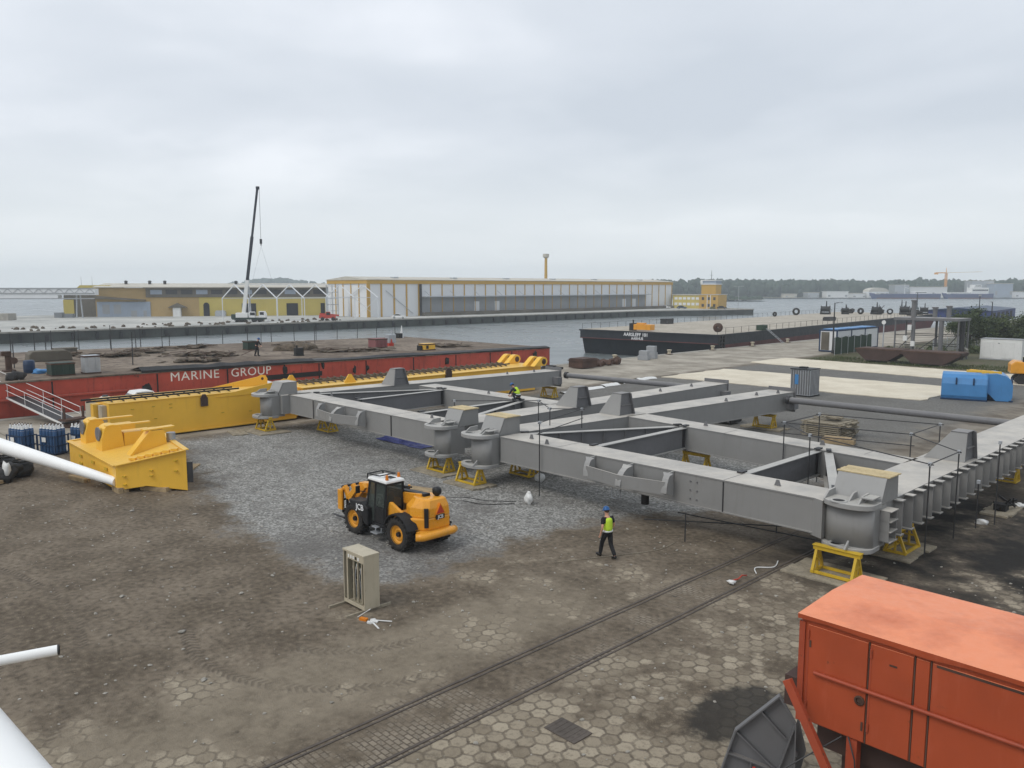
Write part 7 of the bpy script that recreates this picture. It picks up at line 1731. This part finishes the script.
# white sheets in a row
for k,(a,b,l,lab) in enumerate(((48.9,54.8,2.4,'white plastic sheet nearest the pipe end in a row on the ground'),(49.4,58.4,2.6,'white plastic sheet second from the pipe end in the row'),(49.9,61.6,2.4,'white plastic sheet in the middle of the row on the ground'),(50.3,65.0,2.6,'white plastic sheet second from the pale pad in the row'),(50.8,68.6,2.8,'white plastic sheet nearest the pale pad in the row'))):
    mb = MB(); vs = []
    for i in range(9):
        for j in range(5): x = -0.5+1.0*j/4; y = -l/2+l*i/8; vs.append((x+0.2*mnoise.noise(Vector((y,k,1))), y, 0.03+0.28*math.sin(math.pi*j/4)*(0.5+0.7*abs(mnoise.noise(Vector((x*2,y*1.3,k))))) ))
    mb.add(vs, [(i*5+j,(i+1)*5+j,(i+1)*5+j+1,i*5+j+1) for i in range(8) for j in range(4)], True); o = mb.build('plastic_sheet', M['plastic_white'], fix=False); o.location = W(a,b,0); o.rotation_euler[2] = GRID; tag(o, lab, 'plastic sheet')
# rusty boxes and blocks at the quay
t = thing('scrap_box', 'rusty open scrap box on the quay at the stern of the black barge', 'scrap box', W(63.3,73.0,0), GRID)
mb = MB(); mb.box(-1.1,1.1,-1.3,1.3,0.1,1.15); mb.box(-1.2,1.2,-1.4,1.4,0.9,1.0); mb.box(-1,1,-1.2,1.2,1.15,1.2); mb.build('box', M['rust'], t)
t = thing('scrap_heap', 'low rusty heap of chain and drums right of the scrap box on the quay', 'scrap heap', W(63.5,77.6,0), GRID)
mb = MB(); rnd = random.Random(3)
for k in range(10): mb.blob((rnd.uniform(-0.9,0.9),rnd.uniform(-2.4,2.4),rnd.uniform(0.2,0.5)),rnd.uniform(0.3,0.6),k,1,0.4)
for k in range(3): mb.cyl((-0.6,-1.5+1.5*k,0.35),(0.7,-1.3+1.5*k,0.35),0.35,0.35,10)
mb.build('heap', M['rust'], t)
t = thing('dark_hose', 'black fender mat lying on the quay by the end of the red barge', 'mat', W(64.8,68.2,0), GRID)
mb = MB(); mb.box(-0.9,0.9,-2.0,2.0,0,0.25); mb.blob((0,0.5,0.3),0.6,2,2,0.3,(1.2,1.8,0.4)); mb.build('mat', M['rubber'], t)
for lab,a,b,h in (('taller of two white concrete blocks standing on the quay',65.3,89.6,1.7),('shorter of two white concrete blocks standing on the quay',64.6,87.0,1.25)):
    mb = MB(); mb.box(-0.7,0.7,-0.6,0.6,0,h*0.5); mb.box(-0.6,0.6,-0.5,0.5,h*0.5,h); o = mb.build('concrete_block', M['grey_and_shadow'], bevel=0.05); o.location = W(a,b,0); o.rotation_euler[2] = GRID+0.3; tag(o, lab, 'concrete block')
bl_ = None
for k,b in enumerate((76,84,96.5,108,120,132)):
    if bl_ is None:
        bl_ = thing('bollard', 'squat pale mooring bollard on the quay edge by the black barge', 'bollard', W(67.2,b,0.06), GRID, 'mooring bollards on the quay edge')
        mb = MB(); mb.lathe([(0.32,0),(0.26,0.1),(0.22,0.35),(0.30,0.5),(0.36,0.58),(0.34,0.66),(0,0.7)], n=16); mb.build('post', M['beige'], bl_)
        mb = MB(); mb.box(-0.4,0.4,-0.4,0.4,-0.02,0.06); mb.build('base_plate', M['rust'], bl_)
    else: dup(bl_, W(67.2,b,0.06), GRID)
# site cabin with blue trim
t = thing('site_cabin', 'white site cabin with dark blue corner trim beside the green fence mesh', 'cabin', W(54.6,117.4,0), GRID)
mb = MB(); mb.box(0,2.6,0.0,15.0,0.25,3.15); mb.build('wall', M['clad'], t)
mb = MB(); mb.box(-0.05,2.65,-0.05,15.05,3.155,3.35); mb.box(-0.04,2.64,-0.04,15.04,0.05,0.245)
for x,y in ((0,0),(2.6,0),(2.6,5),(2.6,10),(2.6,15)): mb.box(x-0.09,x+0.09,y-0.09,y+0.09,0.1,3.3)
mb.build('trim', M['blue_dk'], t)
for k in range(3):
    mb = MB(); mb.box(0.2,2.4,0.5+5*k,4.6+5*k,3.36,3.46); mb.build('roof_pack', M['blue'], t)
mb = MB(); mb.box(0.25,1.45,-0.07,-0.003,0.3,3.0); mb.build('shutter', M['wall_dark'], t)
# green fence mesh
t = thing('mesh_fence', 'green mesh fence between the site cabin and the rusty barges', 'fence', W(50.2,116.0,0), GRID)
mb = MB(); n_ = 14; vs = []
for i in range(n_+1):
    y = -3.5+13*i/n_; vs += [(0.0+0.04*math.sin(i),y,0.1),(0.04*math.sin(i*1.7),y,2.5+0.1*math.sin(i*2))]
vs += [(x+0.04,y,z) for x,y,z in vs]; m_ = 2*(n_+1)
mb.add(vs, [(2*i,2*i+2,2*i+3,2*i+1) for i in range(n_)]+[(m_+2*i,m_+2*i+1,m_+2*i+3,m_+2*i+2) for i in range(n_)]+[(2*i+1,2*i+3,m_+2*i+3,m_+2*i+1) for i in range(n_)]); mb.build('mesh', M['net_green'], t)
for k in range(6): mb = MB(); mb.cyl((0.12,-3.5+2.2*k,0),(0.12,-3.5+2.2*k,2.7),0.04,0.04,6); mb.build('post', M['galv'], t)
t = thing('mesh_fence', 'grey wire fence in front of the trees behind the scaffold platform', 'fence', W(41.5,135,0), GRID)
mb = MB()
for z in (0.1,0.6,1.1,1.6,2.0): mb.box(-0.02,0.02,-9,14,z,z+0.04)
for k in range(47): mb.box(-0.02,0.02,-9+0.5*k,-8.97+0.5*k,0.1,2.0)
mb.build('wire', M['galv'], t)
for k in range(9): mb = MB(); mb.cyl((0.1,-9+2.9*k,0),(0.1,-9+2.9*k,2.2),0.05,0.05,6); mb.build('post', M['galv'], t)
# rusty flat barges ashore
def scow(label, a, b, rz, L=7.4):
    t = thing('work_scow', label, 'scow', W(a,b,0), GRID+rz)
    mb = MB(); mb.prism([(-L/2,1.75),(-L/2+0.1,1.3),(-L/2+1.3,0.22),(L/2-1.9,0.22),(L/2-0.05,1.4),(L/2,1.75)],'y',-1.6,1.6); mb.build('hull', M['rust_brown'], t, bevel=0.03)
    mb = MB(); mb.box(-L/2-0.05,L/2+0.05,-1.66,-1.603,1.6,1.78); mb.box(-L/2+0.2,L/2-0.2,-1.5,1.5,1.752,1.80); mb.build('gunwale', M['rust'], t)
    mb = MB()
    for x in (-1.8,1.2): mb.box(x-0.15,x+0.15,-1.4,1.4,0.0,0.22)
    mb.build('support_block', M['wood_old'], t)
    return t
scow('rusty brown work scow ashore, left one of two on the ground', 41.2,107.2,0.0,6.0)
scow('rusty brown work scow ashore, right one of two, in front of the scaffold platform', 34.8,106.6,0.0,6.8)
# scaffold platform with a roof
t = thing('roofed_platform', 'grey steel platform with a flat roof on posts behind the rusty scows', 'platform', W(39.0,117.5,0), GRID)
mb = MB(); mb.box(-4.2,4.2,-2.3,2.3,5.2,5.55); mb.build('roof', M['grey_dark'], t)
for x,y,r_ in ((-4,-2,0.13),(4,-2,0.13),(-1.6,-2.1,0.32),(1.9,-2.0,0.36),(-4,2,0.13),(4,2,0.15),(0,2,0.2),(3.9,0,0.4)):
    mb = MB(); mb.cyl((x,y,0),(x,y,5.2),r_*0.8,r_*0.8,10); mb.build('post', M['grey_dark'] if r_ < 0.38 else M['scaffold'], t)
for x,y,h in ((-1.7,-2,2.2),(1.5,1.9,1.4),(-0.3,2,1.2)):
    mb = MB(); mb.cyl((x,y,5.55),(x,y,5.55+h),0.30,0.30,10); mb.cyl((x,y,5.55+h),(x,y,5.75+h),0.42,0.42,10); mb.build('pile_head', M['grey_dark'], t)
mb = MB()
for z in (0.8,1.9,3.2): mb.cyl((-4,-2.05,z),(4,-2.05,z),0.05,0.05,6); mb.cyl((-4,2.05,z),(4,2.05,z),0.05,0.05,6)
for x0,x1 in ((-4,-1.6),(1.9,4),(-1.6,1.9)): mb.cyl((x0,-2.05,0.6),(x1,-2.05,3.4),0.05,0.05,6)
mb.build('lattice', M['scaffold'], t)
mb = MB(); rnd = random.Random(44)
for k in range(26): mb.obox((rnd.uniform(-4.6,4.6),rnd.uniform(-2.6,2.0),rnd.uniform(0.2,1.7)),(rnd.uniform(0.3,1.4),rnd.uniform(0.2,0.8),rnd.uniform(0.1,0.7)),rnd.uniform(0,3),rnd.uniform(-0.3,0.3))
mb.build('clutter', M['conc'], t)
for x,z in ((-2.4,2.4),(-1.4,1.7),(-1.9,3.9)): mb = MB(); mb.box(x-0.25,x+0.25,-2.75,-2.5,z,z+0.7); mb.build('sign_plate', M['white'], t)
t = thing('life_ring_post', 'white post with a pale round board before the green fence mesh', 'post', W(43.6,113.0,0), GRID)
mb = MB(); mb.cyl((0,0,0),(0,0,5.2),0.09,0.09,8); mb.build('post', M['galv'], t); mb = MB(); mb.cyl((0,-0.05,4.9),(0,-0.12,4.9),0.28,0.28,16); mb.build('board', M['white'], t)
# white container
t = thing('container', 'plain white container with double doors at the right edge', 'container', W(33.8,120.9,0), GRID+R(1.5))
mb = MB(); mb.box(0,4.9,0,2.4,0.12,2.75); mb.build('box', M['white'], t, bevel=0.04)
mb = MB()
for x in (0.9,3.3): mb.box(x-0.7,x+0.7,-0.05,-0.003,0.25,2.45)
mb.build('door', M['white'], t, bevel=0.015)
mb = MB(); mb.box(2.1,2.3,-0.06,-0.003,2.2,2.3); mb.box(-0.05,4.95,-0.06,2.45,0.0,0.118); mb.box(-0.03,4.93,-0.04,2.43,2.76,2.82); mb.build('fittings', M['grey_and_shadow'], t)
# blue clamshell
t = thing('clamshell_grab', 'big blue two-part clamshell grab with yellow hinge arms lying on the yard', 'grab', W(21.5,76.0,0), GRID)
def half(x, y, rz, parent, label, open_=True):
    pr = [(0,0.05),(2.3,0.05),(2.45,0.25),(2.45,1.35),(2.15,2.0),(1.6,2.3),(0.6,2.35),(0.1,2.1)]
    c, s = math.cos(rz), math.sin(rz)
    mb = MB(); w2 = 1.7
    # curved outer shell and two side cheeks
    out = [(0.15,0.05),(0.0,0.4),(0.0,1.4),(0.18,1.9),(0.55,2.2),(1.2,2.35),(1.9,2.3)]
    for sgn in (1,):
        vs = []; 
        for u,v in out: vs += [(-w2,u,v),(w2,u,v)]
        k = len(vs); vs += [(p[0]*0.985,p[1]+0.06,p[2]-0.05) for p in vs[:k]]
        fs = [(2*i,2*i+1,2*i+3,2*i+2) for i in range(len(out)-1)]+[(k+2*i,k+2*i+2,k+2*i+3,k+2*i+1) for i in range(len(out)-1)]+[(0,k,k+1,1),(k-2,k-1,2*k-1,2*k-2)]
        mb.add(vs, fs)
    for sx in (-1,1): mb.prism([(0.15,0.05),(0.0,0.4),(0.0,1.4),(0.18,1.9),(0.55,2.2),(1.2,2.35),(1.9,2.3),(2.1,1.0),(1.2,0.05)],'x',sx*w2-0.03,sx*w2+0.03)
    mb.v = [(x+p[0]*c-p[1]*s, y+p[0]*s+p[1]*c, p[2]) for p in mb.v]
    o = mb.build('shell', M['blue'], parent)
    mb = MB()
    for sx in (-0.6,0.7): mb.box(sx-0.06,sx+0.06,-0.05,0.03,1.35,1.95)
    mb.v = [(x+p[0]*c-p[1]*s, y+p[0]*s+p[1]*c, p[2]) for p in mb.v]; mb.build('slot', M['blue_dk'], o)
    mb = MB(); mb.box(-w2-0.06,w2+0.06,-0.06,0.25,0.02,0.14)
    mb.v = [(x+p[0]*c-p[1]*s, y+p[0]*s+p[1]*c, p[2]) for p in mb.v]; mb.build('lip', M['blue_dk'], o)
half(-0.6,-0.6,R(14),t,'')
half(2.15,2.6,R(108),t,'')
mb = MB(); mb.bar((-0.9,0.9,2.4),(0.9,2.0,2.35),0.3,0.25); mb.bar((0.3,0.8,2.4),(1.5,1.8,2.35),0.3,0.25); mb.bar((-0.8,1.4,2.45),(0.6,1.1,2.45),0.25,0.2); mb.build('hinge_arm', M['yellow'], t)
mb = MB(); mb.box(-0.4,1.7,1.0,2.4,0.0,0.5); mb.cyl((-0.8,1.6,1.6),(1.9,2.4,1.6),0.16,0.16,12); mb.build('cross_shaft', M['blue_dk'], t)
# excavator at the edge
t = thing('excavator', 'yellow tracked excavator cut off by the right edge', 'excavator', W(20.9,93.2,0), GRID+R(20))
for y in (-1.1,1.1):
    mb = MB(); mb.prism([(-1.9,0.35),(-1.5,0.02),(1.5,0.02),(1.9,0.35),(1.9,0.65),(1.5,0.95),(-1.5,0.95),(-1.9,0.65)],'y',y-0.28,y+0.28); tk_ = mb.build('track', M['rubber'], t, bevel=0.05)
    mb = MB()
    for k in range(12): mb.box(-1.6+0.27*k,-1.45+0.27*k,y-0.3,y+0.3,0.95,1.0)
    mb.build('track_pads', M['rubber'], tk_)
mb = MB(); mb.prism([(-2.3,1.1),(1.5,1.1),(1.5,1.9),(-1.9,2.35),(-2.3,2.0)],'y',-1.25,1.25); mb.build('house', M['jcb'], t, bevel=0.1)
mb = MB(); mb.prism([(0.3,1.9),(1.5,1.9),(1.3,2.95),(0.4,2.95)],'y',0.3,1.25); cbx = mb.build('cab', M['black'], t, bevel=0.05)
mb = MB(); mb.prism([(0.45,2.0),(1.38,2.0),(1.22,2.85),(0.5,2.85)],'y',1.253,1.27); mb.build('window', M['glass'], cbx)
mb = MB(); mb.bar((1.3,-0.2,1.9),(3.4,-0.2,4.4),0.4,0.5); mb.bar((3.4,-0.2,4.4),(5.2,-0.2,2.2),0.35,0.4); mb.build('boom', M['jcb'], t)
mb = MB(); mb.prism([(4.9,2.2),(5.6,2.1),(5.9,1.3),(5.2,0.9),(4.8,1.5)],'y',-0.8,0.4); mb.build('bucket', M['scaffold'], t)
mb = MB(); mb.box(-0.4,0.2,-0.9,-0.3,2.2,2.9); mb.cyl((-1.2,-0.8,2.2),(-1.2,-0.8,2.75),0.09,0.09,8); mb.build('exhaust', M['black'], t)

# vehicles behind the left yellow beam
car('parked_car', 'white hatchback partly hidden behind the left yellow beam', (*W(61.5,21.4)[:2],0), R(44), M['white'], 4.1,1.75,2.12, False)
t = thing('water_tank', 'round white water tank, its top showing over the end of the left yellow beam', 'tank', W(59.2,17.9,0), GRID)
mb = MB(); mb.lathe([(0,0.1),(0.62,0.12),(0.68,0.3),(0.68,1.75),(0.55,2.05),(0.25,2.16),(0,2.18)], n=20); mb.build('vessel', M['plastic_white'], t)
mb = MB(); mb.cyl((0,0,2.16),(0,0,2.26),0.2,0.2,12); mb.build('lid', M['scaffold'], t)
t = thing('drum', 'blue and white drum behind the lifting ears of the left yellow beam', 'drum', W(62.8,31.4,0), GRID)
mb = MB(); mb.lathe([(0,0),(0.9,0),(0.9,1.35),(0,1.35)], n=18); mb.build('body', M['blue'], t); mb = MB(); mb.lathe([(0,1.36),(0.95,1.36),(0.9,1.7),(0.4,1.85),(0,1.85)], n=18); mb.build('cover', M['plastic_white'], t)

# ================================================================= TREES ON THE RIGHT
def tree(label, a, b, h, r, seed, mat):
    x, y, _ = W(a,b); t = thing('broadleaf_tree', label, 'tree', (x,y,0)); rnd = random.Random(seed)
    mb = MB(); mb.tube([(0,0,0),(0.05,0.02,h*0.2),(0.1,0,h*0.45),(0.05,0.1,h*0.8)],[0.2,0.16,0.11,0.04],8); tr_ = mb.build('trunk', M['bark'], t)
    tips = []
    mb = MB()
    for k in range(8):
        an = k*2.4; z0 = h*(0.18+0.06*k); e = Vector((math.cos(an)*r*0.75, math.sin(an)*r*0.75, z0+h*rnd.uniform(0.12,0.3))); mb.tube([(0.05,0,z0),tuple((Vector((0,0,z0))+e)*0.5+Vector((0,0,0.1))),tuple(e)],[0.09,0.06,0.02],6); tips.append(e)
    mb.build('limb', M['bark'], tr_)
    mb = MB(); cl = []
    for k in range(26):
        d = Vector((rnd.gauss(0,1),rnd.gauss(0,1),rnd.gauss(0,0.8))).normalized(); f = rnd.uniform(0.45,1.0); cl.append((Vector((d.x*r*f, d.y*r*f, h*0.56+d.z*h*0.42*f)), r*rnd.uniform(0.22,0.42)))
    for e in tips: cl.append((e, r*0.32))
    for c, s in cl:
        for k in range(240):
            d = Vector((rnd.gauss(0,1),rnd.gauss(0,1),rnd.gauss(0,0.8)))*s*0.5; p = c+d; q = rnd.uniform(0.10,0.20)
            if p.z < 0.1: continue
            u = Vector((rnd.uniform(-1,1),rnd.uniform(-1,1),rnd.uniform(-0.6,0.6))).normalized(); v = u.cross(Vector((rnd.uniform(-1,1),rnd.uniform(-1,1),rnd.uniform(-1,1)))).normalized()
            mb.add([p+u*q,p+v*q*0.6,p-u*q,p-v*q*0.6],[(0,1,2,3)])
    mb.build('crown', M[mat], t, fix=False)
tree('broad green tree just right of the roofed platform', 40.6,139.5,6.2,3.4,1,'leaf')
tree('green tree at the right edge behind the white container', 35.0,143.0,6.0,3.4,2,'leaf2')
tree('smaller green tree between the broad tree and the second lamp post', 39.8,147.0,4.6,2.8,3,'leaf2')
tree('green tree farthest right, cut by the photo edge', 31.5,141.0,5.6,3.2,4,'leaf')
for k,(a,b,r_,lab) in enumerate(((44.0,124,1.3,'low green bush behind the left rusty scow'),(41.5,128,1.5,'low green bush left of the scaffold platform legs'),(37.2,131.0,1.3,'round green bush below the broad tree'),(46.0,121.5,1.2,'green bush at the right end of the green mesh fence'),(33.0,133,1.5,'green bush behind the white container'))):
    bush('bush', lab, W(a,b,0), r_, 900, M['leaf2'], 60+k)
t = thing('stored_boats', 'row of pale covered boats stored beyond the trees at the right', 'boats', W(42,185,0), GRID)
random.seed(5); mb = MB(); rnd = random.Random(8)
for k in range(6000):
    b = rnd.uniform(103.5,110); a = rnd.uniform(20,50)
    x,y,_ = W(a,b); hgt = rnd.uniform(0.10,0.35)*(1.2 if mnoise.noise(Vector((a*0.4,b*0.4,0))) > 0 else 0.5); an = rnd.uniform(0,3.1); dx, dy = math.cos(an)*0.03, math.sin(an)*0.03
    mb.add([(x-dx,y-dy,0),(x+dx,y+dy,0),(x+rnd.uniform(-0.08,0.08),y+rnd.uniform(-0.08,0.08),hgt)],[(0,1,2)])
o = mb.build('grass', M['grass'], fix=False); o['kind'] = 'stuff'; o['label'] = 'short rough grass verge behind the pale pads'; o['category'] = 'grass'
mb = MB()
bpy.data.objects.remove(t)
bt = None
for k,(a,b) in enumerate(((45,178),(41.5,182),(38,186),(47,190))):
    if bt is None:
        bt = thing('stored_boat', 'pale covered boat stored ashore beyond the trees', 'boat', W(a,b,0), GRID, 'boats stored beyond the trees')
        mb = MB(); mb.loft([[(-3.5,-1.1,1.5),(-3.5,0,0.7),(-3.5,1.1,1.5)],[(0,-1.3,1.5),(0,0,0.4),(0,1.3,1.5)],[(3.2,-0.5,1.7),(3.2,0,0.9),(3.2,0.5,1.7)],[(4.0,-0.05,1.8),(3.9,0,1.5),(4.0,0.05,1.8)]]); mb.build('hull', M['white'], bt)
        mb = MB(); mb.prism([(-1.2,1.5),(1.2,1.5),(0,2.4)],'x',-3.3,2.6); mb.build('cover', M['plastic_white'], bt)
        mb = MB(); mb.box(-2,-1.7,-0.8,0.8,0,0.9); mb.box(1.4,1.7,-0.6,0.6,0,0.9); mb.build('cradle', M['scaffold'], bt)
    else: dup(bt, W(a,b,0), GRID)
t = thing('pole', 'thin dark pole rising between the trees left of the second street lamp', 'pole', W(41.5,146.5,0))
mb = MB(); mb.cyl((0,0,0),(0,0,8.4),0.10,0.06,8); mb.build('shaft', M['scaffold'], t); mb = MB(); mb.box(-0.2,0.2,-0.1,0.1,8.2,8.5); mb.build('cap', M['galv'], t)

# ================================================================= AIR, SKY, LIGHT, CAMERA
mb = MB(); mb.box(-HAZE_HALF,HAZE_HALF,-HAZE_HALF,HAZE_HALF,-7.5,48.0)
hz = mb.build('haze', []); hm = bpy.data.materials.new('haze_air'); hm.use_nodes = True; nt = hm.node_tree; nt.nodes.clear()
ho = nt.nodes.new('ShaderNodeOutputMaterial'); pv = nt.nodes.new('ShaderNodeVolumePrincipled'); pv.inputs['Color'].default_value = (0.88,0.945,0.99,1); pv.inputs['Density'].default_value = 0.00042; pv.inputs['Anisotropy'].default_value = 0.2
nt.links.new(pv.outputs[0], ho.inputs['Volume']); hz.data.materials.append(hm); hz['kind'] = 'stuff'; hz['label'] = 'pale haze in the harbour air'; hz['category'] = 'haze'

SUN_EL, SUN_AZ = R(52), R(235)          # azimuth measured clockwise from +Y
wd = bpy.data.worlds.new('World'); SC.world = wd; wd.use_nodes = True; nt = wd.node_tree; nt.nodes.clear()
out = nt.nodes.new('ShaderNodeOutputWorld'); bg = nt.nodes.new('ShaderNodeBackground'); bg.inputs['Strength'].default_value = 0.1
sky = nt.nodes.new('ShaderNodeTexSky'); sky.sky_type = 'NISHITA'; sky.sun_disc = False; sky.sun_elevation = SUN_EL; sky.sun_rotation = SUN_AZ; sky.air_density = 1.2; sky.dust_density = 3.0
tc_ = nt.nodes.new('ShaderNodeTexCoord')
def nm(op, a, b=None, clamp=False):
    n = nt.nodes.new('ShaderNodeMath'); n.operation = op; n.use_clamp = clamp
    for i, v in enumerate((a,b)):
        if v is None: continue
        if isinstance(v, bpy.types.NodeSocket): nt.links.new(v, n.inputs[i])
        else: n.inputs[i].default_value = v
    return n.outputs[0]
sx = nt.nodes.new('ShaderNodeSeparateXYZ'); nt.links.new(tc_.outputs['Generated'], sx.inputs[0])
den = nm('ADD', nm('MAXIMUM', sx.outputs[2], 0.0), 0.17)
cx = nt.nodes.new('ShaderNodeCombineXYZ'); nt.links.new(nm('DIVIDE', sx.outputs[0], den), cx.inputs[0]); nt.links.new(nm('DIVIDE', sx.outputs[1], den), cx.inputs[1]); cx.inputs[2].default_value = 3.7
def wn(scale, detail, off, rough=0.5):
    m_ = nt.nodes.new('ShaderNodeVectorMath'); m_.operation = 'ADD'; nt.links.new(cx.outputs[0], m_.inputs[0]); m_.inputs[1].default_value = off
    n = nt.nodes.new('ShaderNodeTexNoise'); n.inputs['Scale'].default_value = scale; n.inputs['Detail'].default_value = detail; n.inputs['Roughness'].default_value = rough; n.inputs['Distortion'].default_value = 0.3; nt.links.new(m_.outputs[0], n.inputs['Vector']); return n.outputs['Fac']
c1 = wn(0.55, 4, (2.3,0.4,0), 0.5); c2 = wn(1.7, 4, (7.1,3.3,0), 0.5)
cm_ = nm('ADD', nm('MULTIPLY', c1, 0.75), nm('MULTIPLY', c2, 0.25))
rp = nt.nodes.new('ShaderNodeValToRGB'); nt.links.new(cm_, rp.inputs[0]); e = rp.color_ramp.elements
e[0].position = 0.36; e[0].color = (5.2,5.65,6.25,1); e[1].position = 0.62; e[1].color = (7.6,7.9,8.4,1)
md = rp.color_ramp.elements.new(0.50); md.color = (6.1,6.5,7.05,1)
hzr = nt.nodes.new('ShaderNodeMapRange'); hzr.interpolation_type = 'SMOOTHSTEP'; nt.links.new(sx.outputs[2], hzr.inputs[0]); hzr.inputs[1].default_value = 0.0; hzr.inputs[2].default_value = 0.20; hzr.inputs[3].default_value = 0.9; hzr.inputs[4].default_value = 0.0
mxh = nt.nodes.new('ShaderNodeMix'); mxh.data_type = 'RGBA'; nt.links.new(hzr.outputs[0], mxh.inputs[0]); nt.links.new(rp.outputs[0], mxh.inputs[6]); mxh.inputs[7].default_value = (7.0,7.4,7.6,1)
mxs = nt.nodes.new('ShaderNodeMix'); mxs.data_type = 'RGBA'; mxs.inputs[0].default_value = 0.93; nt.links.new(sky.outputs[0], mxs.inputs[6]); nt.links.new(mxh.outputs[2], mxs.inputs[7])
nt.links.new(mxs.outputs[2], bg.inputs[0]); nt.links.new(bg.outputs[0], out.inputs[0])

sd_ = bpy.data.lights.new('sun','SUN'); sd_.energy = 1.0; sd_.angle = R(25); sd_.color = (1.0,0.965,0.91); so = bpy.data.objects.new('sun', sd_); link(so)
dv = Vector((math.sin(SUN_AZ)*math.cos(SUN_EL), math.cos(SUN_AZ)*math.cos(SUN_EL), math.sin(SUN_EL))); so.rotation_euler = dv.to_track_quat('Z','Y').to_euler(); so.location = (0,0,60)

cam = bpy.data.cameras.new('camera'); cam.sensor_width = 36; cam.lens = 800/1024*36; cam.clip_end = 20000; cam.clip_start = 0.05
co = bpy.data.objects.new('camera', cam); link(co); co.location = (0,0,9.7); co.rotation_euler = (R(90-6.91),0,0); SC.camera = co
vs_ = SC.view_settings; vs_.view_transform = 'Standard'; vs_.look = 'None'; vs_.exposure = 0.35; vs_.gamma = 1.0; vs_.use_curve_mapping = False
SC.cycles.volume_bounces = 2; SC.cycles.max_bounces = 6; SC.cycles.transparent_max_bounces = 16
SC.cycles.use_denoising = True
